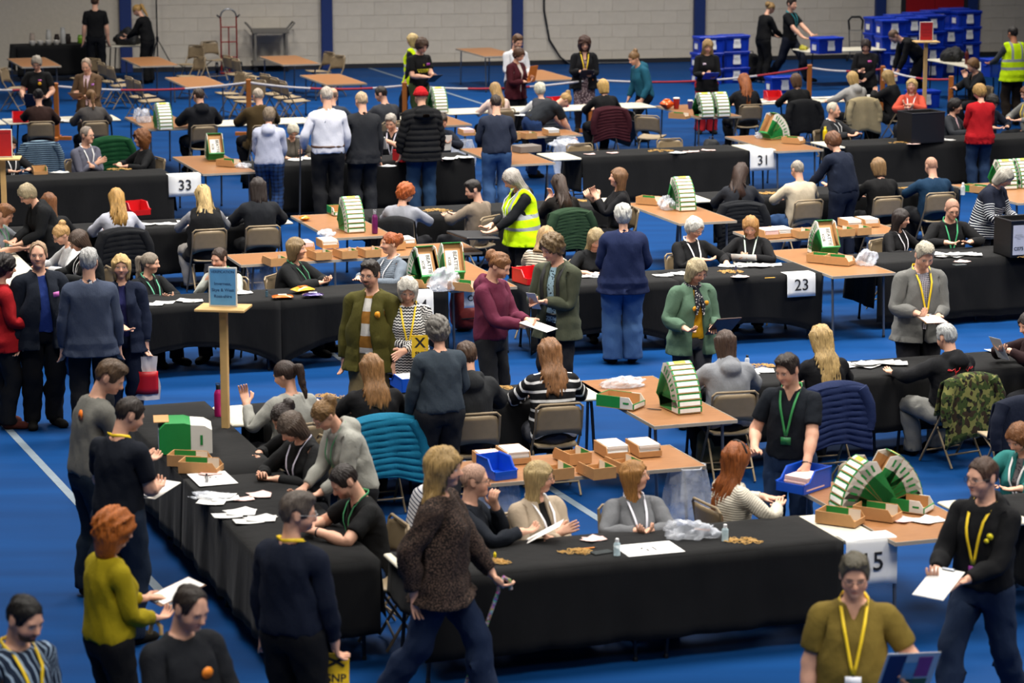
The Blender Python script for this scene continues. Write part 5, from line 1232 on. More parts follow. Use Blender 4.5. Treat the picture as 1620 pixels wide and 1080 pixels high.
person({'id':'teen_tablet','face':40,'pose':{'lean':4,'hp':25,'L':(0.02, 0.36, 1.12, 50, 40),'R':(0.1, 0.3, 1.1, 60, 40)},'label':'curly-haired youth in black t-shirt with yellow lettering looking at a tablet','h':1.78,'top':('tee','#111214'),'legs':('straight','#3c4a2a'),'hair':'curly','hc':'#4a3322','words':[('A FUTURE MADE\nIN SCOTLAND', 0.034, -0.0, 1.2,'#c9c81c'),('X', 0.05, -0.01, 1.3,'#c9c81c')],'stick':[('rect','#a03a9a', 0.09, 1.31, 0.035)],'lod':1,'at':(-1.619, 48.572, 0.0)})
person({'id':'hivis_blonde','face':-120,'pose':{'lean':2,'hp':5,'L':(0.25, 0.05, 0.8, 10, 30),'R':(0.25, 0.25, 0.95, 10, 30),'fL':(0.1, 0.25),'fR':(0.1, -0.25)},'label':'blonde woman in yellow safety vest walking away behind the curly-haired youth','h':1.68,'fem':1,'top':('sweater','#1a1d24'),'over':('vest','#c9e600','#a9adb0','hivis'),'legs':('straight','#14161c'),'hair':'bob','hc':'#c8ad74','lod':1,'at':(-1.786, 50.551, 0.0)})
person({'id':'white_shirt_far','face':30,'pose':{'lean':4,'hp':20,'L':(0.1, 0.3, 1.08, -70, 25),'R':(0.1, 0.3, 1.15, 60, 55)},'label':'bearded man in white shirt standing half hidden behind the burgundy blazer','h':1.8,'top':('shirt','#dfe1e6'),'legs':('straight','#1c2333'),'hair':'short','hc':'#6a4a30','beard':'full','lod':1,'at':(0.058, 49.149, 0.0)})
person({'id':'burgundy_woman','face':50,'pose':{'lean':4,'hp':25,'L':(0.05, 0.3, 1.2, 50, 50),'R':(0.1, 0.3, 1.15, 60, 55)},'label':'brown-haired woman in burgundy blazer holding an orange folder','h':1.64,'fem':1,'top':('sweater','#d8d2cc'),'over':('blazer','#4a1420'),'legs':('straight','#15161a'),'hair':'pixie','hc':'#5a3a26','lod':1,'at':(0.065, 48.247, 0.0)})
person({'id':'floral_woman','face':5,'pose':{'lean':4,'hp':12,'L':(0.1, 0.3, 1.08, -70, 25),'R':(0.1, 0.3, 1.15, 60, 55)},'label':'woman in floral dress and black cardigan with a yellow lanyard','h':1.7,'fem':1,'fat':0.35,'top':('dress','#5d4a50','#c9b3b0','floral'),'over':('cardigan','#14151a'),'legs':('slim','#2a2226'),'hair':'bigcurl','hc':'#4a2c20','lan':('#f2cf10','#e8e8e8'),'lod':1,'at':(1.287, 49.654, 0.0)})
person({'id':'teal_hoodie','face':-60,'pose':{'lean':24,'hp':25,'L':(0.2, 0.18, 0.8, 10, 40),'R':(0.22, 0.2, 0.8, 10, 40),'fL':(0.1, 0.45),'fR':(0.1, -0.12),'pz':0.88},'label':'woman in teal hoodie and black leggings perched leaning left against a table','h':1.7,'fem':1,'top':('hoodie','#1f5f78'),'legs':('slim','#121318'),'hair':'bun','hc':'#7a5a36','lod':1,'at':(2.285, 48.009, 0.0)})
person({'id':'red_trousers','face':5,'pose':{'lean':4,'hp':15,'L':(0.1, 0.3, 1.08, -70, 25),'R':(0.1, 0.3, 1.15, 60, 55)},'label':'long-haired blonde woman in black with red trousers writing on a blue board','h':1.68,'fem':1,'top':('long','#121317'),'legs':('loose','#b3202a'),'hair':'longfront','hc':'#b79560','stick':[('rect','#d8c8dc', -0.07, 1.32, 0.03)],'lod':1,'at':(3.461, 49.41, 0.0)})
person({'id':'white_hair_back','face':199,'pose':{'sit':1,'lean':12,'hp':18,'L':(0.15, 0.36, 0.815, 80, 25),'R':(0.15, 0.36, 0.815, 80, 25)},'label':'white-haired woman in grey waistcoat seated with back turned near red tray','h':1.62,'fem':1,'top':('sweater','#d8d8d8'),'over':('vest','#4a4c52'),'hair':'pixie','hc':'#e3ddc8','lod':1,'at':(0.488, 45.833, 0.0)})
person({'id':'blonde_black_back','face':199,'pose':{'sit':1,'lean':12,'hp':18,'L':(0.15, 0.36, 0.815, 80, 25),'R':(0.15, 0.36, 0.815, 80, 25)},'label':'woman with blonde bob in black seated back turned, burgundy coat behind','h':1.66,'fem':1,'top':('sweater','#17181b'),'hair':'bob','hc':'#cfa862','lod':1,'at':(1.543, 46.151, 0.0)})
person({'id':'bent_woman','face':118,'pose':{'lean':72,'plean':48,'hp':60,'pz':0.9,'L':(0.1, 0.72, 0.7, 30, 30),'R':(0.12, 0.66, 0.68, 30, 30),'fL':(0.16, 0.05),'fR':(0.16, -0.1)},'label':'woman in jeans and dark t-shirt bent over a black crate','h':1.68,'fem':1,'fat':0.5,'top':('tee','#23282f'),'legs':('straight','#1d3a6b'),'hair':'bun','hc':'#b08b52','lod':1,'at':(0.335, 43.699, 0.0)})
person({'id':'pink_pony','face':209,'pose':{'sit':1,'lean':12,'hp':18,'L':(0.15, 0.36, 0.815, 80, 25),'R':(0.15, 0.36, 0.815, 80, 25)},'label':'fair-haired girl in pale pink top with hair slide, seated back turned','h':1.58,'fem':1,'top':('sweater','#e3c8bd'),'hair':'long','hc':'#b3905c','lod':1,'at':(-0.239, 46.149, 0.0)})
person({'id':'red_hair_back','face':199,'pose':{'sit':1,'lean':12,'hp':18,'L':(0.15, 0.36, 0.815, 80, 25),'R':(0.15, 0.36, 0.815, 80, 25)},'label':'woman with long red hair in black blazer seated beside twin bin stacks','h':1.68,'fem':1,'top':('sweater','#17181b'),'over':('blazer','#15161a'),'hair':'verylong','hc':'#9a5628','lod':1,'at':(3.947, 46.854, 0.0)})
person({'id':'boxes_woman','face':120,'pose':{'lean':14,'hp':30,'L':(0.15, 0.4, 1.0, 50, 40),'R':(0.15, 0.4, 1.0, 50, 40)},'label':'blonde woman all in black with white trainers stooping by the back tables','h':1.7,'fem':1,'top':('sweater','#0e0f12'),'legs':('straight','#0d0e11'),'hair':'updo','hc':'#9a7a48','shoe':'#c9c9c9','lod':1,'at':(5.267, 58.319, 0.0)})
person({'id':'box_carrier','face':55,'pose':{'lean':2,'hp':5,'L':(0.12, 0.42, 0.98, 60, 30),'R':(0.14, 0.36, 0.95, 60, 30),'fL':(0.1, 0.38),'fR':(0.1, -0.36),'pz':0.9,'hy':-10},'label':'man in black t-shirt with teal lanyard carrying a blue box, striding right','h':1.82,'top':('tee','#0f1115'),'legs':('straight','#151b2b'),'hair':'short','hc':'#2a1d16','lan':('#2a9aa8','#e0e0e0'),'shoe':'#23252b','lod':1,'at':(5.818, 58.321, 0.0)})
person({'id':'hivis_back','face':199,'pose':{'lean':4,'hp':10,'L':(0.25, 0.38, 1.08, 60, 30),'R':(0.25, 0.38, 1.08, 60, 30)},'label':'man in yellow safety vest seen from behind, lifting a blue box','h':1.8,'top':('sweater','#4a4d52'),'over':('vest','#c6ea08','#8f9498','hivis'),'legs':('straight','#2a2119'),'hair':'crop','hc':'#1d1614','sk':'d','lod':1,'at':(9.117, 50.626, 0.0)})
person({'id':'pink_tag_woman','face':-10,'pose':{'lean':4,'hp':30,'L':(0.0, 0.26, 0.98, 60, 40),'R':(0.1, 0.3, 1.15, 60, 55)},'label':'dark-haired woman in black sparkly dress with pink name tag standing looking down','h':1.66,'fem':1,'fat':0.2,'top':('long','#121216','#8a8a90','sparkle'),'hair':'bob','hc':'#2b1d1a','stick':[('rect','#d65aa8', 0.08, 1.33, 0.035)],'lod':1,'at':(6.352, 49.969, 0.0)})
person({'id':'bending_man','face':-75,'pose':{'lean':62,'plean':38,'hp':50,'pz':0.88,'L':(0.15, 0.55, 0.45, 30, 30),'R':(0.16, 0.5, 0.45, 30, 30),'fL':(0.14, 0.1),'fR':(0.14, -0.25)},'label':'man in black with teal lanyard bending down to the blue boxes','h':1.78,'top':('sweater','#0f1014'),'legs':('straight','#0e0f13'),'hair':'buzz','hc':'#6a513c','lod':1,'at':(7.953, 54.387, 0.0)})
person({'id':'brown_back_woman','face':199,'pose':{'sit':1,'lean':12,'hp':18,'L':(0.15, 0.36, 0.815, 80, 25),'R':(0.15, 0.36, 0.815, 80, 25)},'label':'woman with brown bob in black seated behind the red tray','h':1.64,'fem':1,'top':('sweater','#131416'),'hair':'bob','hc':'#5a3e28','lod':1,'at':(4.865, 47.282, 0.0)})
person({'id':'grey_hoodie_back','face':207,'pose':{'sit':1,'lean':12,'hp':18,'L':(0.35, 0.34, 0.815, 80, 25),'R':(0.15, 0.36, 0.815, 80, 25)},'label':'fair-haired woman in pale grey hoodie reaching left over white table','h':1.64,'fem':1,'top':('hoodie','#a7a5a2'),'hair':'bob','hc':'#c9a566','lod':1,'at':(5.879, 47.622, 0.0)})
person({'id':'black_coat_left','face':239,'pose':{'sit':1,'lean':12,'hp':18,'L':(0.1, 0.3, 0.98, 60, 50),'R':(0.15, 0.36, 0.815, 80, 25)},'label':'fair-haired woman in hooded black coat holding a cup, facing left','h':1.66,'fem':1,'top':('coat','#111215'),'hair':'lob','hc':'#a88a56','lod':1,'at':(6.533, 47.732, 0.0)})
person({'id':'salmon_woman','face':-15,'pose':{'sit':1,'lean':6,'hp':-2,'L':(0.02, 0.3, 0.95, 50, 60),'R':(0.05, 0.32, 0.9, 50, 60)},'label':'blonde woman in salmon zip top facing us, steadying a black crate','h':1.64,'fem':1,'top':('hoodie','#d0553f'),'hair':'bob','hc':'#d0b072','lan':('#f0f0f0',),'lod':1,'at':(6.672, 46.353, 0.0)})
person({'id':'hand_on_face','face':-70,'pose':{'sit':1,'lean':10,'hp':18,'L':(0.02, 0.24, 1.02, 0, 50),'R':(0.15, 0.36, 0.815, 80, 25),'ehL':(0.4, 0.5, -1)},'label':'brown-haired person in dark jacket rubbing face, seated facing left','h':1.7,'top':('coat','#1a1d22'),'hair':'pixie','hc':'#7a5834','lod':1,'at':(8.285, 49.599, 0.0)})
person({'id':'red_cardigan','face':191,'pose':{'lean':2,'hp':15,'L':(0.1, 0.28, 1.0, 60, 40),'R':(0.1, 0.28, 1.0, 60, 40),'hy':20},'label':'woman in red cardigan and jeans standing with her back turned','h':1.64,'fem':1,'fat':0.4,'top':('long','#b3121c'),'legs':('straight','#1d3352'),'hair':'pixie','hc':'#b08a4e','lod':1,'at':(7.081, 41.928, 0.0)})
person({'id':'pink_shirt_woman','face':60,'pose':{'sit':1,'lean':12,'hp':5,'L':(0.15, 0.36, 0.815, 80, 25),'R':(0.15, 0.36, 0.815, 80, 25),'hy':15,'sz':0.535},'label':'short dark-haired woman in grey blazer and pink shirt looking right','h':1.64,'fem':1,'top':('shirt','#d9b6bd'),'over':('blazer','#33363c'),'hair':'pixie','hc':'#1c1617','glasses':1,'lod':1,'at':(6.887, 43.517, 0.0)})
person({'id':'navy_boy','face':30,'pose':{'sit':1,'lean':12,'hp':35,'L':(0.15, 0.36, 0.815, 80, 25),'R':(0.15, 0.36, 0.815, 80, 25),'sz':0.565},'label':'dark-haired youth in navy top seated beyond the red cardigan','h':1.62,'top':('sweater','#161c2c'),'hair':'curly','hc':'#1d1713','lod':1,'at':(7.576, 44.207, 0.0)})
person({'id':'yellow_edge','face':-60,'pose':{'sit':1,'lean':12,'hp':18,'L':(0.15, 0.36, 0.815, 80, 25),'R':(0.15, 0.36, 0.815, 80, 25)},'label':'person with yellow collar seated at the right edge beside the red cardigan','h':1.64,'fem':1,'top':('sweater','#8a8a86'),'hair':'pixie','hc':'#7a4a2c','lan':('#f2d010',),'lod':1,'at':(8.449, 45.239, 0.0)})
person({'id':'old_man_lanyard','face':55,'pose':{'sit':1,'lean':4,'hp':0,'L':(0.15, 0.36, 0.815, 80, 25),'R':(0.15, 0.36, 0.815, 80, 25),'hy':15,'sz':0.505},'label':'white-haired man in grey jacket with white lanyard sitting sideways','h':1.68,'fat':0.3,'top':('sweater','#232a38'),'over':('coat','#2c2d31'),'hair':'recede','hc':'#d3cab6','lan':('#e8e8e8',),'lod':1,'at':(4.96, 42.874, 0.0)})
person({'id':'navy_fleece_back','face':219,'pose':{'lean':24,'hp':25,'L':(0.22, 0.45, 0.98, 60, 35),'R':(0.2, 0.4, 0.98, 60, 35)},'label':'auburn-haired woman in navy fleece leaning over a table, back turned','h':1.68,'fem':1,'fat':0.5,'top':('sweater','#141e33'),'legs':('straight','#161f33'),'hair':'pixie','hc':'#6e4528','lod':1,'at':(4.28, 35.642, 0.0)})
person({'id':'edge_lanyard','face':39,'pose':{'sit':1,'lean':12,'hp':18,'L':(0.15, 0.36, 0.815, 80, 25),'R':(0.15, 0.36, 0.815, 80, 25),'sz':0.505},'label':'dark-haired woman with white lanyard seated behind the red sign','h':1.64,'fem':1,'top':('sweater','#232427'),'hair':'lob','hc':'#1d1614','lan':('#e4e4e4',),'lod':1,'at':(-7.124, 39.034, 0.0)})
person({'id':'folded_grey_man','face':40,'pose':{'sit':1,'lean':10,'hp':2,'L':(-0.05, 0.27, 0.77, 0, 15),'R':(-0.05, 0.22, 0.8, 0, 15),'hy':25,'eo':1.1,'sz':0.52},'label':'grey-haired man in lilac grey sweater with folded arms and white lanyard','h':1.72,'fat':0.3,'top':('sweater','#6f7080'),'hair':'recede','hc':'#9c8f83','glasses':1,'lan':('#ececec',),'lod':1,'at':(-6.075, 39.35, 0.0)})
person({'id':'curly_left','face':-60,'pose':{'sit':1,'lean':10,'hp':0,'L':(0.15, 0.36, 0.815, 80, 25),'R':(0.15, 0.36, 0.815, 80, 25),'sz':0.505},'label':'woman with curly auburn hair in black jacket leaning on table facing left','h':1.64,'fem':1,'top':('sweater','#17181b'),'hair':'bigcurl','hc':'#7a4a24','lod':1,'at':(-5.247, 39.507, 0.0)})
person({'id':'lilac_hoodie','face':179,'pose':{'lean':6,'hp':20,'L':(0.1, 0.3, 1.0, 60, 40),'R':(0.1, 0.3, 1.0, 60, 40)},'label':'woman in pale lilac hoodie and blue tartan trousers, back turned','h':1.66,'fem':1,'fat':0.3,'top':('hoodie','#b9bdd0'),'legs':('straight','#22406e','#0f1a30','tartan'),'hair':'pixie','hc':'#7d6c58','lod':1,'at':(-3.383, 38.534, 0.0)})
person({'id':'white_hair_seated','face':19,'pose':{'sit':1,'lean':18,'hp':35,'L':(0.15, 0.36, 0.815, 80, 25),'R':(0.15, 0.36, 0.815, 80, 25),'sz':0.565},'label':'elderly white-haired woman in beige cardigan bent over papers','h':1.58,'fem':1,'top':('sweater','#6a645c'),'over':('cardigan','#5b564e'),'hair':'pixie','hc':'#d8d0bc','lod':1,'at':(-3.252, 40.666, 0.0)})
person({'id':'white_shirt_crutch','face':193,'pose':{'lean':2,'hp':14,'L':(0.28, 0.14, 0.96, 0, 50),'R':(0.22, 0.12, 0.88, 10, 40)},'label':'grey-haired man in white shirt and black trousers leaning on a crutch','h':1.92,'fat':0.45,'top':('shirt','#d9dbe6'),'legs':('straight','#15161a'),'hair':'recede','hc':'#b7ada0','belt':'#4a2e1c','lod':1,'at':(-2.584, 38.811, 0.0)})
person({'id':'dark_suit_back','face':201,'pose':{'lean':2,'hp':12,'L':(0.16, 0.28, 1.0, 60, 40),'R':(0.25, 0.05, 0.8, 10, 30)},'label':'fair-haired man in dark grey suit, back turned, beside white shirt','h':1.82,'fat':0.3,'top':('shirt','#22242a'),'over':('blazer','#26282d'),'legs':('straight','#24262b'),'hair':'recede','hc':'#c2a887','lod':1,'at':(-2.107, 39.077, 0.0)})
person({'id':'papers_man','face':-16,'pose':{'sit':1,'lean':10,'hp':25,'L':(0.0, 0.3, 0.92, 50, 50),'R':(0.12, 0.3, 0.88, 60, 50),'sz':0.52},'label':'grey-haired man in black seated sorting papers between standing agents','h':1.72,'top':('polo','#17181b'),'hair':'short','hc':'#b3aaa0','lan':('#dcd8e8','#e8e8f0'),'watch':'R','lod':1,'at':(-1.769, 41.205, 0.0)})
person({'id':'red_beanie','face':197,'pose':{'lean':2,'hp':12,'L':(0.26, 0.1, 0.85, 10, 35),'R':(0.26, 0.1, 0.85, 10, 35)},'label':'man in red knitted hat and black padded jacket, back turned','h':1.84,'fat':0.4,'top':('puffer','#141518'),'legs':('straight','#24405f'),'hair':'beanie','hc':'#b8121c','lod':1,'at':(-1.284, 39.402, 0.0)})
person({'id':'hidden_sorter','face':19,'pose':{'sit':1,'lean':10,'hp':30,'L':(0.05, 0.34, 0.88, 50, 50),'R':(0.05, 0.34, 0.88, 50, 50),'sz':0.52},'label':'seated person in navy jumper counting papers behind the padded jacket','h':1.7,'top':('sweater','#1b2230'),'hair':'short','hc':'#3a2c22','lod':1,'at':(-1.085, 41.435, 0.0)})
person({'id':'navy_sweater_back','face':187,'pose':{'lean':6,'hp':18,'L':(0.15, 0.28, 1.02, 60, 40),'R':(0.15, 0.28, 1.02, 60, 40)},'label':'man in slate blue sweater and jeans standing with back turned','h':1.74,'fat':0.45,'top':('sweater','#2c3345'),'legs':('straight','#3a5a86'),'hair':'crop','hc':'#33251d','lod':1,'at':(-0.221, 39.435, 0.0)})
person({'id':'fleece_leaner','face':-60,'pose':{'lean':30,'hp':35,'sit':0,'L':(0.12, 0.42, 0.98, 60, 40),'R':(0.12, 0.42, 0.98, 60, 40)},'label':'woman with short fair hair and glasses in black fleece leaning left','h':1.6,'fem':1,'fat':0.3,'top':('coat','#16181b'),'hair':'pixie','hc':'#a89878','glasses':1,'lod':1,'at':(-5.339, 31.728, 0.0)})
person({'id':'ginger_boy','face':75,'pose':{'sit':1,'lean':12,'hp':30,'L':(0.15, 0.36, 0.815, 80, 25),'R':(0.15, 0.36, 0.815, 80, 25),'sz':0.535},'label':'young man with light ginger hair and green lanyard counting at the left edge','h':1.72,'top':('tee','#8d929a'),'hair':'short','hc':'#8a5c38','lan':('#2f8a4e',),'lod':1,'at':(-5.965, 31.787, 0.0)})
person({'id':'auburn_back','face':199,'pose':{'sit':1,'lean':12,'hp':18,'L':(0.15, 0.36, 0.815, 80, 25),'R':(0.15, 0.36, 0.815, 80, 25)},'label':'auburn-haired woman in dark top seated behind the black fleece','h':1.66,'fem':1,'top':('sweater','#1c1d20'),'hair':'lob','hc':'#7a4c2a','lod':1,'at':(-5.471, 32.643, 0.0)})
person({'id':'white_hoodie_blonde','face':199,'pose':{'sit':1,'lean':12,'hp':18,'L':(0.15, 0.36, 0.815, 80, 25),'R':(0.15, 0.36, 0.815, 80, 25)},'label':'woman with long golden hair in white hoodie, black padded coat on chair','h':1.66,'fem':1,'top':('sweater','#c3c6d4'),'hair':'long','hc':'#bb8f4c','lod':1,'at':(-4.713, 32.969, 0.0)})
person({'id':'gilet_blonde','face':199,'pose':{'sit':1,'lean':12,'hp':18,'L':(0.15, 0.36, 0.815, 80, 25),'R':(0.15, 0.36, 0.815, 80, 25)},'label':'woman with long pale blonde hair in black gilet over grey sleeves','h':1.68,'fem':1,'fat':0.3,'top':('sweater','#8c8d93'),'over':('vest','#17181b'),'legs':('straight','#b3aea8'),'hair':'longwavy','hc':'#c9ab72','lod':1,'at':(-3.692, 33.133, 0.0)})
person({'id':'black_long_hair','face':195,'pose':{'sit':1,'lean':12,'hp':18,'L':(0.15, 0.36, 0.815, 80, 25),'R':(0.15, 0.36, 0.815, 80, 25)},'label':'person with long dark hair in black sweater seated left of fanned bins','h':1.76,'top':('sweater','#202329'),'legs':('straight','#15161a'),'hair':'lob','hc':'#2a1f1b','lod':1,'at':(-3.061, 33.407, 0.0)})
person({'id':'redhead_man','face':164,'pose':{'sit':1,'lean':4,'hp':18,'L':(0.15, 0.36, 0.815, 80, 25),'R':(0.15, 0.36, 0.815, 80, 25),'hy':-40,'sz':0.505},'label':'red-haired young man in light grey sweater turned to the right','h':1.66,'top':('sweater','#9ea1ab'),'hair':'curly','hc':'#b45a26','glasses':1,'lod':1,'at':(-1.343, 33.881, 0.0)})
person({'id':'beige_zip_man','face':234,'pose':{'sit':1,'lean':2,'hp':18,'L':(0.15, 0.36, 0.815, 80, 25),'R':(0.15, 0.36, 0.815, 80, 25),'hy':45,'sz':0.505},'label':'dark-haired bearded man in beige half-zip looking left','h':1.68,'top':('sweater','#8a7c6c'),'hair':'short','hc':'#1e1714','beard':'stubble','lod':1,'at':(-0.447, 34.12, 0.0)})
person({'id':'hivis_woman','face':-65,'pose':{'lean':10,'hp':35,'L':(0.12, 0.42, 1.02, 60, 30),'R':(0.14, 0.36, 1.04, 60, 30)},'label':'grey-haired woman in bright safety vest over black hoodie, holding a black crate','h':1.7,'fem':1,'fat':0.5,'top':('hoodie','#15181d'),'over':('vest','#c4ee00','#8f9498','hivis'),'legs':('straight','#15161a'),'hair':'lob','hc':'#a9a39b','lan':('#e4e4ea',),'lod':1,'at':(0.118, 32.043, 0.0)})
person({'id':'dark_long_back','face':204,'pose':{'sit':1,'lean':12,'hp':18,'L':(0.1, 0.26, 0.98, 20, 60),'R':(0.15, 0.36, 0.815, 80, 25),'ehL':(0.5, 0.4, -1),'sz':0.535},'label':'woman with long wavy dark hair seated before a green quilted jacket','h':1.64,'fem':1,'top':('sweater','#1a1614'),'hair':'longwavy','hc':'#3b2a20','lod':1,'at':(0.627, 34.551, 0.0)})
person({'id':'hand_mouth_woman','face':-80,'pose':{'sit':1,'lean':4,'hp':-5,'L':(0.04, 0.28, 1.0, 10, 60),'R':(0.12, 0.32, 0.96, 10, 70),'ehL':(0.4, 0.4, -1),'ehR':(0.4, 0.4, -1)},'label':'brown-haired woman in black raising fingers to her mouth','h':1.7,'fem':1,'top':('sweater','#16161a'),'hair':'lob','hc':'#7a5636','lod':1,'at':(1.326, 34.618, 0.0)})
person({'id':'charcoal_back','face':184,'pose':{'sit':1,'lean':12,'hp':18,'L':(0.15, 0.36, 0.815, 80, 25),'R':(0.15, 0.36, 0.815, 80, 25),'hy':-35},'label':'woman with long brown hair in charcoal sweater, face turned right','h':1.68,'fem':1,'top':('sweater','#282b33'),'hair':'longwavy','hc':'#3a271e','lod':1,'at':(2.902, 35.2, 0.0)})
person({'id':'cream_fleece','face':204,'pose':{'sit':1,'lean':12,'hp':18,'L':(0.15, 0.36, 0.815, 80, 25),'R':(0.15, 0.36, 0.815, 80, 25)},'label':'grey-haired person in cream fleece seated with back turned','h':1.66,'fem':0.5,'fat':0.4,'top':('sweater','#cabca4'),'legs':('straight','#30507e'),'hair':'crop','hc':'#9a9184','lod':1,'at':(3.721, 35.573, 0.0)})
person({'id':'brown_bob_back','face':199,'pose':{'sit':1,'lean':12,'hp':18,'L':(0.15, 0.36, 0.815, 80, 25),'R':(0.15, 0.36, 0.815, 80, 25)},'label':'woman with light brown bob in black seated back turned on folding chair','h':1.66,'fem':1,'fat':0.3,'top':('sweater','#121214'),'hair':'bob','hc':'#8a6a44','lod':1,'at':(4.797, 35.891, 0.0)})
person({'id':'bald_teal','face':197,'pose':{'sit':1,'lean':12,'hp':18,'L':(0.15, 0.36, 0.815, 80, 25),'R':(0.15, 0.36, 0.815, 80, 25),'sz':0.505},'label':'bald man in deep teal top seated with back turned on folding chair','h':1.68,'fat':0.5,'top':('sweater','#0f3350'),'hair':'buzz','hc':'#b98a72','lod':1,'at':(5.542, 36.262, 0.0)})
person({'id':'striped_navy_woman','face':55,'pose':{'lean':26,'hp':38,'L':(0.15, 0.42, 1.0, 60, 40),'R':(0.15, 0.4, 1.0, 60, 40)},'label':'grey-haired woman in navy sweater with thin white stripes leaning over a crate','h':1.66,'fem':1,'fat':0.6,'top':('long','#161d30','#d6d8dc','lower'),'hair':'bob','hc':'#a29d92','lod':1,'at':(5.631, 32.787, 0.0)})
person({'id':'bun_left_far','face':-60,'pose':{'sit':1,'lean':16,'hp':35,'L':(0.15, 0.36, 0.815, 80, 25),'R':(0.15, 0.36, 0.815, 80, 25),'sz':0.505},'label':'fair-haired woman with a bun bending left at the side table','h':1.6,'fem':1,'top':('sweater','#b9babd'),'hair':'bun','hc':'#a8864e','lod':1,'at':(-5.23, 31.978, 0.0)})
person({'id':'bun_left_near','face':-65,'pose':{'sit':1,'lean':14,'hp':30,'L':(0.15, 0.36, 0.815, 80, 25),'R':(0.15, 0.36, 0.815, 80, 25),'sz':0.52},'label':'fair-haired woman with ginger bun in white top and glasses, facing left','h':1.66,'fem':1,'top':('sweater','#c9cacc'),'hair':'bun','hc':'#c49a62','glasses':1,'lod':0,'at':(-4.901, 30.671, 0.0)})
person({'id':'brown_bob_left','face':-65,'pose':{'sit':1,'lean':14,'hp':28,'L':(0.15, 0.36, 0.815, 80, 25),'R':(0.15, 0.36, 0.815, 80, 25),'sz':0.535},'label':'brown-haired woman with glasses in black jacket facing left at side table','h':1.68,'fem':1,'top':('sweater','#b5b5b2'),'over':('cardigan','#1b1d1f'),'hair':'bob','hc':'#4a382c','glasses':1,'lan':('#e8e8e8',),'lod':0,'at':(-4.618, 30.042, 0.0)})
person({'id':'hands_clasped','face':45,'pose':{'sit':1,'lean':12,'hp':5,'L':(0.06, 0.36, 0.815, 80, 50),'R':(0.06, 0.36, 0.815, 80, 50),'hy':35,'sz':0.505},'label':'woman with grey ponytail in black cardigan clasping her hands on the table','h':1.56,'fem':1,'fat':0.5,'top':('sweater','#101114'),'over':('cardigan','#17191c'),'hair':'ponytail','hc':'#8d8172','lan':('#59a886',),'lod':0,'at':(-3.88, 29.075, 0.0)})
person({'id':'phone_man','face':-10,'pose':{'sit':1,'lean':18,'hp':12,'L':(0.09, 0.27, 0.97, 20, 60),'R':(0.1, 0.27, 0.97, 20, 60),'ehL':(0.6, 0.5, -1),'ehR':(0.6, 0.5, -1),'hy':-25,'eo':1.0,'sz':0.505},'label':'short-haired man in dark zip top holding both hands up to his face','h':1.6,'fat':0.2,'top':('sweater','#b9bdb6'),'over':('vest','#1f242b'),'hair':'crop','hc':'#3b2a20','lan':('#2f8a4e',),'beard':'stubble','lod':0,'at':(-3.08, 29.344, 0.0)})
person({'id':'blonde_bob_black','face':65,'pose':{'sit':1,'lean':12,'hp':0,'L':(0.06, 0.4, 0.83, 40, 40),'R':(0.08, 0.4, 0.83, 40, 40),'hy':10,'sz':0.505},'label':'woman with ash blonde bob in black cardigan gesturing to the right','h':1.66,'fem':1,'fat':0.7,'top':('sweater','#131416'),'over':('cardigan','#1a1c1e'),'hair':'bob','hc':'#8a7350','lan':('#2f7a52',),'lod':0,'at':(-2.375, 29.61, 0.0)})
person({'id':'redhead_lanyard','face':-50,'pose':{'sit':1,'lean':4,'hp':0,'L':(0.15, 0.36, 0.815, 80, 25),'R':(0.15, 0.36, 0.815, 80, 25),'hy':-20,'sz':0.505},'label':'red-haired woman in blue grey knit with white lanyard looking left','h':1.66,'fem':1,'top':('sweater','#77828f','#77828f','knit'),'hair':'updo','hc':'#9a4e22','lan':('#ebebf0',),'lod':0,'at':(-1.318, 29.923, 0.0)})
person({'id':'red_top_woman','face':115,'pose':{'lean':2,'hp':8,'L':(0.14, 0.26, 1.08, 60, 45),'R':(0.14, 0.26, 1.08, 60, 45)},'label':'dark-haired woman in bright red top with a clipboard at the left edge','h':1.66,'fem':1,'fat':0.5,'top':('long','#a8141c'),'legs':('straight','#1b1c1f'),'hair':'curly','hc':'#1d1716','shoe':'#5a2a22','lod':0,'at':(-4.816, 25.876, 0.0)})
person({'id':'blue_shirt_man','face':25,'pose':{'lean':2,'hp':0,'L':(0.25, 0.1, 0.82, 10, 35),'R':(0.25, 0.05, 0.8, 10, 30),'hy':-20},'label':'man in royal blue shirt and open navy jacket with a pink tag','h':1.78,'fat':0.7,'top':('shirt','#223a82'),'over':('coat','#141c2a'),'legs':('straight','#101115'),'hair':'recede','hc':'#a3876a','stick':[('rect','#c86ab4', 0.12, 1.28, 0.04)],'lod':0,'at':(-4.468, 25.922, 0.0)})
person({'id':'blue_blazer_back','face':191,'pose':{'lean':2,'hp':4,'L':(0.25, 0.05, 0.8, 10, 30),'R':(0.25, 0.05, 0.8, 10, 30),'hy':-10},'label':'silver-haired man in blue grey blazer seen from behind','h':1.8,'fat':0.3,'top':('shirt','#c9cbd2'),'over':('blazer','#434d63'),'legs':('straight','#16181d'),'hair':'short','hc':'#a9a9a8','lod':0,'at':(-3.913, 25.358, 0.0)})
person({'id':'navy_cardigan_woman','face':8,'pose':{'lean':2,'hp':0,'L':(0.24, 0.08, 0.82, 10, 45),'R':(0.0, 0.24, 1.05, 70, 30)},'label':'blonde woman in navy zip jacket facing us, carrying a shopping bag','h':1.64,'fem':1,'fat':0.35,'top':('sweater','#1c1f52'),'over':('coat','#16213a'),'legs':('straight','#182238'),'hair':'bob','hc':'#cfae72','watch':'L','lod':0,'at':(-3.709, 26.037, 0.0)})
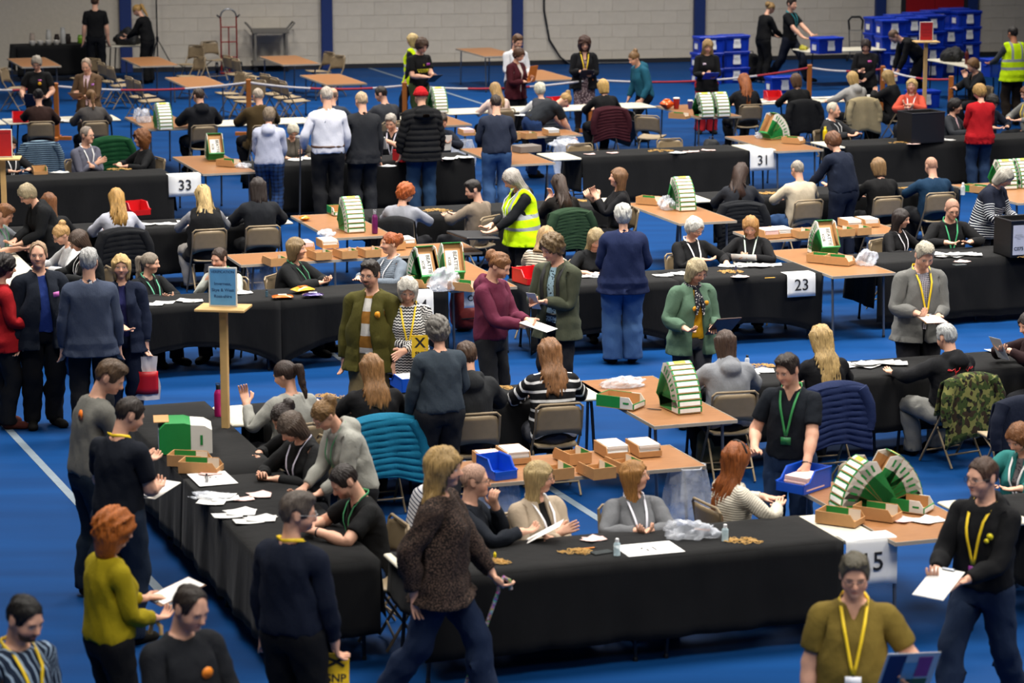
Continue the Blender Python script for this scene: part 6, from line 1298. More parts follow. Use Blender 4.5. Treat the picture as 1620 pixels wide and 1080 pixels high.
person({'id':'olive_jacket_man','face':-18,'pose':{'lean':2,'hp':6,'L':(0.25, 0.08, 0.82, 10, 40),'R':(0.25, 0.05, 0.8, 10, 30),'hy':-5},'label':'man with goatee and glasses in olive jacket over a white and ochre striped shirt','h':1.78,'fat':0.6,'top':('shirt','#d6d3cd','#96672a','rugby'),'over':('coat','#55511f'),'legs':('straight','#8a7a58'),'hair':'short','hc':'#2e2620','glasses':'#4a3a30','beard':'goatee','stick':[('round','#f0a01c', 0.12, 1.3, 0.032)],'lod':0,'at':(-1.273, 24.864, 0.0)})
person({'id':'zigzag_woman','face':2,'pose':{'lean':4,'hp':24,'L':(-0.04, 0.28, 1.05, 0, 15),'R':(-0.04, 0.23, 1.09, 0, 15),'eo':0.9},'label':'white-haired woman in zigzag striped jumper with yellow lanyard and folded arms','h':1.66,'fem':1,'fat':0.3,'top':('long','#e3e2e0','#1a1b20','zigzag'),'legs':('straight','#1a2036'),'hair':'bob','hc':'#cfcabf','glasses':'#6a5a50','lan':('#efcf1c',),'lod':0,'at':(-0.944, 24.817, 0.0)})
person({'id':'plum_hoodie','face':60,'pose':{'lean':4,'hp':25,'L':(0.04, 0.36, 1.12, -65, 25),'R':(0.1, 0.38, 1.1, 60, 55),'hy':10},'label':'man with hair in a small bun wearing plum hoodie, writing on a pad','h':1.76,'top':('hoodie','#6e2a44'),'legs':('slim','#26272b'),'hair':'updo','hc':'#8a5c36','beard':'stubble','lod':0,'at':(-0.191, 25.538, 0.0)})
person({'id':'olive_shirt_youth','face':-30,'pose':{'lean':4,'hp':22,'L':(0.02, 0.27, 1.14, -65, 25),'R':(0.1, 0.28, 1.14, 60, 55),'hy':-25},'label':'young man in olive overshirt and patterned pale blue shirt looking down at his phone','h':1.8,'top':('shirt','#9fc0d0','#2f3f4a','floral'),'over':('coat','#525746'),'legs':('slim','#23242a'),'hair':'curly','hc':'#6a5434','straps':1,'belt':'#18181a','lod':0,'at':(0.439, 26.341, 0.0)})
person({'id':'striped_seated','face':149,'pose':{'sit':1,'lean':12,'hp':30,'L':(0.15, 0.36, 0.815, 80, 25),'R':(0.15, 0.36, 0.815, 80, 25),'sz':0.52},'label':'fair-haired woman in cream and black striped t-shirt seated behind the olive overshirt','h':1.66,'fem':1,'top':('tee','#d2c6b2','#16171b','thin'),'hair':'lob','hc':'#a8895e','lod':0,'at':(0.323, 30.353, 0.0)})
person({'id':'navy_blazer_back','face':185,'pose':{'lean':2,'hp':14,'L':(0.12, 0.25, 1.05, 60, 40),'R':(0.16, 0.24, 1.05, 60, 40)},'label':'silver-haired woman in navy blazer and blue jeans standing with back turned','h':1.7,'fem':1,'fat':0.75,'top':('sweater','#1a2a5c'),'over':('blazer','#17244a'),'legs':('loose','#3f608f'),'hair':'pixie','hc':'#bdbcb6','lod':0,'at':(1.169, 28.916, 0.0)})
person({'id':'hidden_seated','face':19,'pose':{'sit':1,'lean':14,'hp':30,'L':(0.15, 0.36, 0.815, 80, 25),'R':(0.2, 0.36, 0.815, 80, 25),'sz':0.505},'label':'fair-haired woman in dark top seated mostly behind the navy blazer','h':1.66,'fem':1,'top':('tee','#1c1e21'),'hair':'lob','hc':'#a08c66','lod':0,'at':(0.892, 30.532, 0.0)})
person({'id':'white_crop_lanyard','face':25,'pose':{'sit':1,'lean':6,'hp':22,'L':(0.3, 0.34, 0.815, 80, 20),'R':(-0.02, 0.26, 0.86, 80, 30),'hy':20,'sz':0.535},'label':'white-haired woman with glasses in black sweater and white lanyard','h':1.66,'fem':1,'fat':0.35,'top':('sweater','#141518'),'hair':'pixie','hc':'#d6d3cb','lan':('#eeeef2',),'glasses':1,'lod':0,'at':(2.012, 30.961, 0.0)})
person({'id':'blonde_paper','face':-10,'pose':{'sit':1,'lean':8,'hp':28,'L':(0.06, 0.32, 0.88, 60, 50),'R':(0.14, 0.32, 0.88, 60, 50),'sz':0.55},'label':'blonde woman in black with green lanyard reading a sheet of paper','h':1.64,'fem':1,'fat':0.2,'top':('sweater','#16171a'),'hair':'lob','hc':'#b0814a','lan':('#cfe6d4',),'lod':1,'at':(2.711, 31.194, 0.0)})
person({'id':'sage_coat_woman','face':20,'pose':{'lean':4,'hp':24,'L':(0.1, 0.3, 1.06, -65, 25),'R':(0.2, 0.28, 1.08, 70, 45),'hy':15},'label':'woman in sage green raincoat over mustard top holding a brown folder','h':1.64,'fem':1,'fat':0.4,'top':('sweater','#d09a14'),'over':('coat','#5f7d68'),'legs':('straight','#4a4c52'),'hair':'bob','hc':'#b5a582','glasses':'#5a2e2a','scarf':1,'stick':[('round','#f0a81c', -0.06, 1.27, 0.026),('round','#f0a81c', 0.07, 1.32, 0.026)],'lod':0,'at':(1.707, 25.93, 0.0)})
person({'id':'smiling_brunette','face':48,'pose':{'sit':1,'lean':12,'hp':10,'L':(0.15, 0.36, 0.815, 80, 25),'R':(0.15, 0.36, 0.815, 80, 25),'hy':10,'sz':0.535},'label':'dark-haired smiling woman in black jumper with white lanyard','h':1.58,'fem':1,'top':('sweater','#131316'),'hair':'lob','hc':'#251a17','lan':('#e6e2ea',),'lod':1,'at':(4.462, 32.009, 0.0)})
person({'id':'bald_glasses','face':10,'pose':{'sit':1,'lean':12,'hp':20,'L':(0.15, 0.36, 0.815, 80, 25),'R':(0.15, 0.36, 0.815, 80, 25),'sz':0.505},'label':'bald man with glasses in black with green lanyard sorting papers','h':1.74,'fat':0.3,'top':('sweater','#121316'),'hair':'buzz','hc':'#bd8f78','brow':'#5a4436','glasses':1,'lan':('#3aa06a',),'lod':1,'at':(5.127, 32.307, 0.0)})
person({'id':'grey_blazer_man','face':12,'pose':{'lean':6,'hp':30,'L':(0.06, 0.33, 1.08, -65, 25),'R':(0.14, 0.3, 1.1, 60, 60)},'label':'silver-haired man in grey blazer and yellow lanyard writing notes','h':1.8,'fat':0.5,'top':('shirt','#33303c','#b8b4be','check'),'over':('blazer','#7b7b78'),'legs':('straight','#2a2a2e'),'hair':'short','hc':'#c0b8a4','lan':('#f0cc1e','#e8c81a',(0.012, 0.05)),'lod':0,'at':(3.871, 26.029, 0.0)})
person({'id':'ponytail_grey','face':211,'pose':{'sit':1,'lean':4,'hp':18,'L':(0.33, 0.2, 1.0, 20, 55),'R':(0.15, 0.36, 0.815, 80, 25),'ehL':(0.8, 0.1, -1),'hy':35},'label':'dark ponytailed woman in pale grey jumper raising her left hand','h':1.68,'fem':1,'top':('sweater','#a9a9a2'),'hair':'ponytail','hc':'#33231c','lod':0,'at':(-1.842, 22.59, 0.0)})
person({'id':'auburn_black','face':199,'pose':{'sit':1,'lean':12,'hp':18,'L':(0.15, 0.36, 0.815, 80, 25),'R':(0.15, 0.36, 0.815, 80, 25)},'label':'woman with long light brown hair in black, teal coat on her chair','h':1.68,'fem':1,'fat':0.6,'top':('sweater','#17171a'),'hair':'long','hc':'#8a6238','lod':0,'at':(-1.149, 22.784, 0.0)})
person({'id':'slate_fleece','face':203,'pose':{'lean':2,'hp':15,'L':(0.26, 0.12, 0.86, 10, 35),'R':(0.14, 0.25, 1.02, 60, 40)},'label':'grey curly-haired woman in slate fleece and black jeans, back turned','h':1.66,'fem':1,'fat':0.45,'top':('sweater','#3c4752'),'legs':('straight','#26272c'),'hair':'curly','hc':'#74706a','lod':0,'at':(-0.605, 22.677, 0.0)})
person({'id':'hoodie_back_man','face':195,'pose':{'sit':1,'lean':12,'hp':18,'L':(0.15, 0.36, 0.815, 80, 25),'R':(0.15, 0.36, 0.815, 80, 25)},'label':'brown-haired man in dark grey hoodie seated beside the slate fleece','h':1.76,'top':('hoodie','#2e3033'),'legs':('straight','#1b2233'),'hair':'short','hc':'#4a3424','lod':0,'at':(-0.358, 23.014, 0.0)})
person({'id':'striped_black','face':195,'pose':{'sit':1,'lean':12,'hp':18,'L':(0.15, 0.36, 0.815, 80, 25),'R':(0.15, 0.36, 0.815, 80, 25)},'label':'woman with long brown hair in black jumper with bold white stripes','h':1.7,'fem':1,'fat':0.4,'top':('sweater','#17181c','#dcdcdc','bold'),'legs':('straight','#4b4d55'),'hair':'longwavy','hc':'#8a5f3a','lod':0,'at':(0.348, 23.396, 0.0)})
person({'id':'grey_hoodie_right','face':193,'pose':{'sit':1,'lean':12,'hp':18,'L':(0.15, 0.36, 0.815, 80, 25),'R':(0.15, 0.36, 0.815, 80, 25)},'label':'brown-haired woman in light grey hoodie seated right of brown table','h':1.68,'fem':1,'fat':0.4,'top':('hoodie','#93969c'),'hair':'lob','hc':'#463328','lod':0,'at':(1.893, 23.883, 0.0)})
person({'id':'long_blonde_right','face':199,'pose':{'sit':1,'lean':12,'hp':18,'L':(0.15, 0.36, 0.815, 80, 25),'R':(0.15, 0.36, 0.815, 80, 25)},'label':'woman with long straight blonde hair in black, quilted navy coat behind her','h':1.68,'fem':1,'top':('sweater','#141418'),'hair':'verylong','hc':'#b99a62','lod':0,'at':(2.767, 24.095, 0.0)})
person({'id':'red_print_hoodie','face':211,'pose':{'sit':1,'lean':12,'hp':15,'L':(0.36, 0.4, 0.815, 80, 25),'R':(0.15, 0.36, 0.815, 80, 25),'sz':0.505},'label':'white-haired man in black hoodie with red print across the back','h':1.68,'fat':0.5,'backart':1,'top':('hoodie','#17181c'),'legs':('straight','#8a8a86'),'hair':'short','hc':'#aeb0b0','lod':0,'at':(3.953, 24.46, 0.0)})
person({'id':'maroon_edge','face':-60,'pose':{'sit':1,'lean':12,'hp':18,'L':(0.05, 0.38, 0.98, 50, 50),'R':(0.05, 0.4, 0.98, 50, 50),'sz':0.52},'label':'dark-haired woman in maroon at the right edge unfolding a paper','h':1.66,'fem':1,'top':('sweater','#2a1518'),'hair':'lob','hc':'#22191a','lod':0,'at':(4.845, 25.233, 0.0)})
person({'id':'grey_sweater_agent','face':122,'pose':{'lean':14,'hp':30,'L':(0.16, 0.4, 0.98, 50, 40),'R':(0.12, 0.36, 1.0, 60, 40),'hy':-32},'label':'tall man in grey sweater with orange sticker on his back, looking down right','h':1.84,'top':('sweater','#76756f'),'legs':('straight','#1c2a3a'),'hair':'short','hc':'#57422e','stick':[('round','#f07a1c', -0.06, 1.34, 0.034, 1)],'shoe':'#2a2420','lod':0,'at':(-3.131, 20.105, 0.0)})
person({'id':'navy_polo_agent','face':150,'pose':{'lean':8,'hp':25,'L':(0.16, 0.32, 1.04, 50, 45),'R':(0.1, 0.3, 1.06, 60, 50),'hy':-30},'label':'man in navy polo with yellow lanyard round his neck, writing, back turned','h':1.78,'fat':0.2,'top':('polo','#141a26'),'legs':('straight','#1d2b3f'),'hair':'crop','hc':'#2b211b','lan':('#e8c41c',),'lod':0,'at':(-2.766, 18.996, 0.0)})
person({'id':'dark_curly_counter','face':-60,'pose':{'sit':1,'lean':20,'hp':40,'L':(0.15, 0.36, 0.815, 80, 25),'R':(0.15, 0.36, 0.815, 80, 25),'sz':0.505},'label':'dark-haired woman in black bending over the side table behind the fringe','h':1.6,'fem':1,'top':('sweater','#17181a'),'hair':'updo','hc':'#2a1e1a','lod':0,'at':(-1.678, 21.753, 0.0)})
person({'id':'fringe_counter','face':-50,'pose':{'sit':1,'lean':18,'hp':38,'L':(0.05, 0.36, 0.815, 80, 40),'R':(0.1, 0.38, 0.815, 80, 50),'sz':0.55},'label':'woman with brown fringe in black with pale lanyard writing at side table','h':1.68,'fem':1,'top':('sweater','#1a1b1d'),'hair':'bobfringe','hc':'#4f4034','lan':('#d5d3e6','#c9c9d0'),'lod':0,'at':(-1.575, 20.977, 0.0)})
person({'id':'clip_hair_counter','face':-60,'pose':{'lean':30,'hp':42,'L':(0.12, 0.4, 0.95, 60, 40),'R':(0.12, 0.42, 0.95, 60, 40)},'label':'woman in pale grey hooded cardigan with hair clipped up, stooping to the left','h':1.6,'fem':1,'fat':0.2,'top':('hoodie','#a7a79f'),'hair':'updo','hc':'#7d5d34','glasses':'#6a5a50','lan':('#3f8a5a',),'lod':0,'at':(-1.16, 20.183, 0.0)})
person({'id':'black_polo_counter','face':-68,'pose':{'sit':1,'lean':20,'hp':35,'L':(0.08, 0.42, 0.815, 70, 50),'R':(0.12, 0.4, 0.815, 70, 50),'sz':0.505},'label':'dark-haired man in black polo with green lanyard leaning on side table','h':1.74,'fat':0.2,'top':('polo','#141517'),'legs':('straight','#24406a'),'hair':'crop','hc':'#241b17','beard':'stubble','lan':('#4aa870',),'watch':'L','lod':0,'at':(-1.019, 19.221, 0.0)})
person({'id':'navy_sweater_agent','face':150,'pose':{'lean':2,'hp':8,'L':(0.25, 0.05, 0.8, 10, 30),'R':(0.22, 0.1, 0.84, 10, 50),'hy':-48},'label':'man in navy sweater with yellow neck lanyard standing with back turned in foreground','h':1.8,'fat':0.35,'top':('sweater','#131c30'),'legs':('straight','#0f1116'),'hair':'short','hc':'#5a5048','lan':('#efca1e',),'glasses':'#b8b8b8','lod':0,'at':(-1.323, 16.204, 0.0)})
person({'id':'yellow_redhead','face':125,'pose':{'lean':4,'hp':10,'L':(0.16, 0.34, 1.08, -65, 25),'R':(0.1, 0.28, 1.04, 60, 50),'hy':-12},'label':'woman with bright ginger hair in yellow jumper holding a clipboard','h':1.66,'fem':1,'fat':0.2,'top':('sweater','#a99712'),'legs':('straight','#111216'),'hair':'bigcurl','hc':'#b5621c','lod':0,'at':(-2.447, 16.279, 0.0)})
person({'id':'striped_shirt_man','face':45,'pose':{'lean':2,'hp':20,'L':(0.25, 0.05, 0.8, 10, 30),'R':(0.25, 0.05, 0.8, 10, 30),'hy':10},'label':'bearded man in blue striped shirt and yellow lanyard at bottom left','h':1.78,'top':('shirt','#1c2a40','#8fa4ba','vert'),'legs':('straight','#16181d'),'hair':'crop','hc':'#17130f','beard':'full','lan':('#ecc81c',),'lod':0,'at':(-2.617, 14.147, 0.0)})
person({'id':'half_zip_man','face':40,'pose':{'lean':4,'hp':22,'L':(0.12, 0.33, 1.1, 60, 50),'R':(0.1, 0.3, 1.15, 60, 55),'hy':12},'label':'man in charcoal half-zip with orange sticker looking at his phone','h':1.78,'fat':0.5,'top':('sweater','#1d2026'),'legs':('straight','#16181d'),'hair':'recede','hc':'#2e241d','stick':[('round','#f08a1c', 0.05, 1.29, 0.034),('rect','#b76ac0', 0.02, 1.16, 0.048)],'lod':0,'at':(-1.778, 14.37, 0.0)})
person({'id':'cane_woman','face':75,'pose':{'lean':2,'hp':2,'L':(0.24, 0.26, 0.88, 20, 60),'R':(0.22, -0.1, 0.84, 10, 30),'hy':0,'fL':(0.1, 0.3),'fR':(0.08, -0.34),'pz':0.9},'label':'long-haired blonde woman in speckled dark blouse walking with a patterned cane','h':1.84,'fem':1,'fat':0.2,'top':('blouse','#241d1b','#6a5448','speckle'),'legs':('straight','#1b2b48'),'hair':'longfront','hc':'#b5945c','lod':0,'at':(-0.456, 17.393, 0.0)})
person({'id':'chin_hand_man','face':80,'pose':{'sit':1,'lean':8,'hp':2,'L':(0.06, 0.18, 0.98, 0, 60),'R':(0.1, 0.4, 0.84, 60, 40),'hy':12,'ehL':(0.4, 0.5, -1),'sz':0.505},'label':'bald man with glasses resting chin on hand, holding a sheet','h':1.7,'fat':0.2,'top':('sweater','#141b26'),'hair':'buzz','hc':'#c39a84','brow':'#6a5444','glasses':1,'lod':0,'at':(-0.302, 19.123, 0.0)})
person({'id':'beige_cardigan','face':30,'pose':{'sit':1,'lean':0,'hp':2,'L':(-0.05, 0.27, 0.77, 0, 15),'R':(-0.05, 0.22, 0.8, 0, 15),'hy':48,'eo':1.1,'sz':0.505},'label':'woman with wavy blonde hair in beige cardigan, arms folded, looking right','h':1.64,'fem':1,'fat':0.5,'top':('sweater','#141416'),'over':('cardigan','#b9a892'),'hair':'lob','hc':'#b39b6a','glasses':1,'lan':('#ecebf0','#dcdce4', 0, 1.08),'lod':0,'at':(0.194, 19.354, 0.0)})
person({'id':'grey_knit_laugh','face':15,'pose':{'sit':1,'lean':2,'hp':-8,'L':(0.02, 0.34, 0.83, 60, 60),'R':(0.08, 0.32, 0.83, 60, 60),'hy':60,'sz':0.505},'label':'woman with ginger blonde bob in grey jumper, laughing to the right','h':1.58,'fem':1,'fat':0.8,'top':('sweater','#74767a'),'hair':'lob','hc':'#a5743a','lan':('#e6e6f2','#3a4a9a', 0, 1.06),'glasses':'#8a6a50','lod':0,'at':(0.889, 19.554, 0.0)})
person({'id':'white_knit_redhead','face':115,'pose':{'sit':1,'lean':6,'hp':5,'L':(0.14, 0.36, 0.83, 80, 25),'R':(0.14, 0.32, 0.83, 80, 25),'hy':18,'sz':0.505},'label':'woman with very long red hair and black hair band in white knit jumper','h':1.66,'fem':1,'top':('sweater','#d3ccbc','#d3ccbc','knit'),'hair':'verylong','hc':'#94501f','band':1,'lod':0,'at':(1.629, 19.878, 0.0)})
person({'id':'green_lanyard_man','face':-20,'pose':{'lean':2,'hp':18,'L':(0.2, 0.3, 0.86, 20, 40),'R':(0.22, 0.26, 1.02, 40, 55),'hy':-25},'label':'smiling man in dark navy polo with green lanyard lifting papers from a tray','h':1.72,'fat':0.3,'top':('polo','#131a24'),'legs':('straight','#23395a'),'hair':'short','hc':'#2a1f18','lan':('#2f8a4a','#1f6a3a',(0.04, 0.03), 1.12),'watch':'L','lod':0,'at':(2.149, 20.913, 0.0)})
person({'id':'tan_polo_man','face':-5,'pose':{'lean':2,'hp':12,'L':(0.27, 0.24, 1.1, -30, 35),'R':(0.25, 0.05, 0.8, 10, 30)},'label':'man in tan polo with glasses and yellow lanyard holding a leaflet','h':1.76,'fat':0.65,'top':('polo','#7d6a2c'),'legs':('straight','#1a1c24'),'hair':'short','hc':'#5b5546','glasses':'#5a3a30','lan':('#e9c71c','#d8dce6',(0.045, 0.034)),'lod':0,'at':(1.917, 15.035, 0.0)})
person({'id':'black_hoodie_agent','face':-38,'pose':{'lean':4,'hp':5,'L':(0.08, 0.36, 1.02, -65, 25),'R':(0.14, 0.36, 1.04, 60, 60),'hy':-20,'fL':(0.1, -0.28),'fR':(0.1, 0.3),'pz':0.91},'label':'young man with glasses in black hoodie and yellow lanyard, walking with a notepad','h':1.8,'top':('hoodie','#121316'),'legs':('straight','#1f2f4a'),'hair':'crop','hc':'#4a3426','glasses':1,'lan':('#eecb1a','#8a3a8a',(0.03, 0.045)),'stick':[('round','#e8d81c', 0.11, 1.3, 0.022),('round','#e8d81c', 0.09, 1.27, 0.016)],'lod':0,'at':(3.037, 17.281, 0.0)})
person({'id':'teal_cardigan','face':-40,'pose':{'sit':1,'lean':12,'hp':30,'L':(0.15, 0.36, 0.815, 80, 25),'R':(0.15, 0.36, 0.815, 80, 25),'hy':-10,'sz':0.505},'label':'woman with auburn bob in teal cardigan seated at the right edge','h':1.64,'fem':1,'fat':0.3,'top':('sweater','#7a7478','#3a3a40','floral'),'over':('cardigan','#2f7f7c'),'hair':'bob','hc':'#7a4c26','lan':('#e8e8e8',),'lod':0,'at':(3.957, 20.818, 0.0)})
# ---------------------------------------------------------------- the chairs they sit on
chair((-7.560,44.365),195,'folding chair under the dark-haired woman in brown sweater seated with back turned before the')
chair((-6.720,44.420),199,'folding chair under the woman in grey top with thin blonde ponytail seated before the')
chair((-4.919,43.868),199,'folding chair under the man in black hoodie seated with back turned beside a fanned')
chair((-3.981,43.866),204,'folding chair under the grey-haired man in olive brown coat seated with his back turned')
chair((-2.854,43.992),174,'folding chair under the bald man in slate jacket seated beyond the white-shirted man')
chair((-2.020,44.360),214,'folding chair under the dark-haired man in charcoal sweater seated, head turned left, beyond the')
chair((0.488,45.833),199,'folding chair under the white-haired woman in grey waistcoat seated with back turned near red')
chair((1.543,46.151),199,'folding chair under the woman with blonde bob in black seated back turned, burgundy coat')
chair((-0.239,46.149),209,'folding chair under the fair-haired girl in pale pink top with hair slide, seated back')
chair((3.947,46.854),199,'folding chair under the woman with long red hair in black blazer seated beside twin')
chair((4.865,47.282),199,'folding chair under the woman with brown bob in black seated behind the red tray')
chair((5.879,47.622),207,'folding chair under the fair-haired woman in pale grey hoodie reaching left over white table')
chair((6.533,47.732),239,'folding chair under the fair-haired woman in hooded black coat holding a cup, facing left')
chair((6.672,46.353),-15,'folding chair under the blonde woman in salmon zip top facing us, steadying a black')
chair((8.285,49.599),-70,'folding chair under the brown-haired person in dark jacket rubbing face, seated facing left')
chair((6.887,43.517),60,'folding chair under the short dark-haired woman in grey blazer and pink shirt looking right')
chair((7.576,44.207),30,'folding chair under the dark-haired youth in navy top seated beyond the red cardigan')
chair((8.449,45.239),-60,'folding chair under the person with yellow collar seated at the right edge beside the')
chair((4.960,42.874),55,'folding chair under the white-haired man in grey jacket with white lanyard sitting sideways')
chair((-7.124,39.034),39,'folding chair under the dark-haired woman with white lanyard seated behind the red sign')
chair((-6.075,39.350),40,'folding chair under the grey-haired man in lilac grey sweater with folded arms and white')
chair((-5.247,39.507),-60,'folding chair under the woman with curly auburn hair in black jacket leaning on table')
chair((-3.252,40.666),19,'folding chair under the elderly white-haired woman in beige cardigan bent over papers')
chair((-1.769,41.205),-16,'folding chair under the grey-haired man in black seated sorting papers between standing agents')
chair((-1.085,41.435),19,'folding chair under the seated person in navy jumper counting papers behind the padded jacket')
chair((-5.965,31.787),75,'folding chair under the young man with light ginger hair and green lanyard counting at')
chair((-5.471,32.643),199,'folding chair under the auburn-haired woman in dark top seated behind the black fleece')
chair((-4.713,32.969),199,'folding chair under the woman with long golden hair in white hoodie, black padded coat')
chair((-3.692,33.133),199,'folding chair under the woman with long pale blonde hair in black gilet over grey')
chair((-3.061,33.407),195,'folding chair under the person with long dark hair in black sweater seated left of')
chair((-1.343,33.881),164,'folding chair under the red-haired young man in light grey sweater turned to the right')
chair((-0.447,34.120),234,'folding chair under the dark-haired bearded man in beige half-zip looking left')
chair((0.627,34.551),204,'folding chair under the woman with long wavy dark hair seated before a green quilted')
chair((1.326,34.618),-80,'folding chair under the brown-haired woman in black raising fingers to her mouth')
chair((2.902,35.200),184,'folding chair under the woman with long brown hair in charcoal sweater, face turned right')
chair((3.721,35.573),204,'folding chair under the grey-haired person in cream fleece seated with back turned')
chair((4.797,35.891),199,'folding chair under the woman with light brown bob in black seated back turned on')
chair((5.542,36.262),197,'folding chair under the bald man in deep teal top seated with back turned on')
chair((-5.230,31.978),-60,'folding chair under the fair-haired woman with a bun bending left at the side table')
chair((-4.901,30.671),-65,'folding chair under the fair-haired woman with ginger bun in white top and glasses, facing')
chair((-4.618,30.042),-65,'folding chair under the brown-haired woman with glasses in black jacket facing left at side')
chair((-3.880,29.075),45,'folding chair under the woman with grey ponytail in black cardigan clasping her hands on')
chair((-3.080,29.344),-10,'folding chair under the short-haired man in dark zip top holding both hands up to')
chair((-2.375,29.610),65,'folding chair under the woman with ash blonde bob in black cardigan gesturing to the')
chair((-1.318,29.923),-50,'folding chair under the red-haired woman in blue grey knit with white lanyard looking left')
chair((0.323,30.353),149,'folding chair under the fair-haired woman in cream and black striped t-shirt seated behind the')
chair((0.892,30.532),19,'folding chair under the fair-haired woman in dark top seated mostly behind the navy blazer')
chair((2.012,30.961),25,'folding chair under the white-haired woman with glasses in black sweater and white lanyard')
chair((2.711,31.194),-10,'folding chair under the blonde woman in black with green lanyard reading a sheet of')
chair((4.462,32.009),48,'folding chair under the dark-haired smiling woman in black jumper with white lanyard')
chair((5.127,32.307),10,'folding chair under the bald man with glasses in black with green lanyard sorting papers')
chair((-1.842,22.590),211,'folding chair under the dark ponytailed woman in pale grey jumper raising her left hand')
chair((-1.149,22.784),199,'folding chair under the woman with long light brown hair in black, teal coat on')
chair((-0.358,23.014),195,'folding chair under the brown-haired man in dark grey hoodie seated beside the slate fleece')
chair((0.348,23.396),195,'folding chair under the woman with long brown hair in black jumper with bold white')
chair((1.893,23.883),193,'folding chair under the brown-haired woman in light grey hoodie seated right of brown table')
chair((2.767,24.095),199,'folding chair under the woman with long straight blonde hair in black, quilted navy coat')
chair((3.953,24.460),211,'folding chair under the white-haired man in black hoodie with red print across the back')
chair((4.845,25.233),-60,'folding chair under the dark-haired woman in maroon at the right edge unfolding a paper')
chair((-1.678,21.753),-60,'folding chair under the dark-haired woman in black bending over the side table behind the')
chair((-1.575,20.977),-50,'folding chair under the woman with brown fringe in black with pale lanyard writing at')
chair((-1.019,19.221),-68,'folding chair under the dark-haired man in black polo with green lanyard leaning on side')
chair((-0.302,19.123),80,'folding chair under the bald man with glasses resting chin on hand, holding a sheet')
chair((0.194,19.354),30,'folding chair under the woman with wavy blonde hair in beige cardigan, arms folded, looking')
chair((0.889,19.554),15,'folding chair under the woman with ginger blonde bob in grey jumper, laughing to the')
chair((1.629,19.878),115,'folding chair under the woman with very long red hair and black hair band in')
chair((3.957,20.818),-40,'folding chair under the woman with auburn bob in teal cardigan seated at the right')
# ---------------------------------------------------------------- fanned stacks of parts bins
TOW, AWY = 19, 199
BEAT = [('BEATTIE', .058, (-.035,.02)), ('XCIB', .045, (.032,.02))]
bin_stack((2.542,19.866,0.746), -73, 8, 'at left of the butterfly pair in the foreground', 8.6)
bin_stack((2.849,20.072,0.746), 107, 8, 'at right of the butterfly pair in the foreground', 8.6)
bin_stack((1.446,23.267,0.746), TOW+4, 9, 'on the brown table beside the light grey hoodie', 8.2)
r_ = empty('folded_bin_carton', (-2.831,21.739,0.752), math.radians(8)); Rc_ = np.array([[1,0,0],[0,0,-1],[0,1,0]],float)
MB().prism([(0,0),(.25,0),(.25,.235),(.20,.25),(.05,.25),(0,.20)], -.16, .16, (0,0,0), Rc_).build('green_half', M_GREEN, r_); MB().prism([(.251,0),(.42,0),(.42,.19),(.36,.225),(.251,.235)], -.16, .16, (0,0,0), Rc_).build('white_half', M_CARDW, r_); MB().box((.335,-.162,.11), (.02,.003,.08)).build('hand_slot', M_GREEN, r_); MB().box((-.004,-.02,.12), (.004,.2,.17)).build('notice_sheet', plain('pale_notice', '#b9bccb', .7), r_); MB().box((.02,.02,.253), (.12,.26,.006)).build('kraft_flap', M_KRAFT, r_); tag(r_, 'green and white carton of nested bins on the left side table', 'cardboard bin')
bin_stack((-0.970,29.612,0.746), AWY+6, 9, 'nearest the red-haired lanyard wearer, lettered BEATTIE', 8.0, BEAT, False)
bin_stack((-0.675,29.853,0.746), AWY-4, 9, 'nearest the plum hoodie, lettered BEATTIE', 8.0, BEAT, False)
bin_stack((-1.934,33.267,0.746), TOW+2, 9, 'beside the purple flask', 8.2)
bin_stack((2.172,35.052,0.746), TOW, 9, 'behind the white-haired woman with glasses', 8.2)
bin_stack((3.562,31.515,0.746), AWY-2, 9, 'right of the blonde woman reading, lettered BEATTIE', 7.4, BEAT, False)
bin_stack((-4.310,40.015,0.746), AWY-4, 8, 'behind the number 33, lettered BEATTIE', 8.0, BEAT, False)
bin_stack((-5.502,43.758,0.746), TOW+2, 9, 'left of the black hoodie', 8.0)
bin_stack((-1.221,46.181,0.746), TOW, 9, 'in front of the curly-haired youth', 8.0)
bin_stack((3.155,45.528,0.746), TOW, 8, 'left one of the twin stacks', 8.4)
bin_stack((3.422,45.620,0.746), TOW, 8, 'right one of the twin stacks', 8.4)
bin_stack((4.058,42.517,0.746), 120, 8, 'right of the number 31', 9.0)
bin_stack((6.601,37.032,0.746), TOW, 8, 'left one at the right edge behind the grey bob', 8.0)
bin_stack((6.869,37.156,0.746), TOW, 8, 'right one at the right edge behind the grey bob', 8.0)
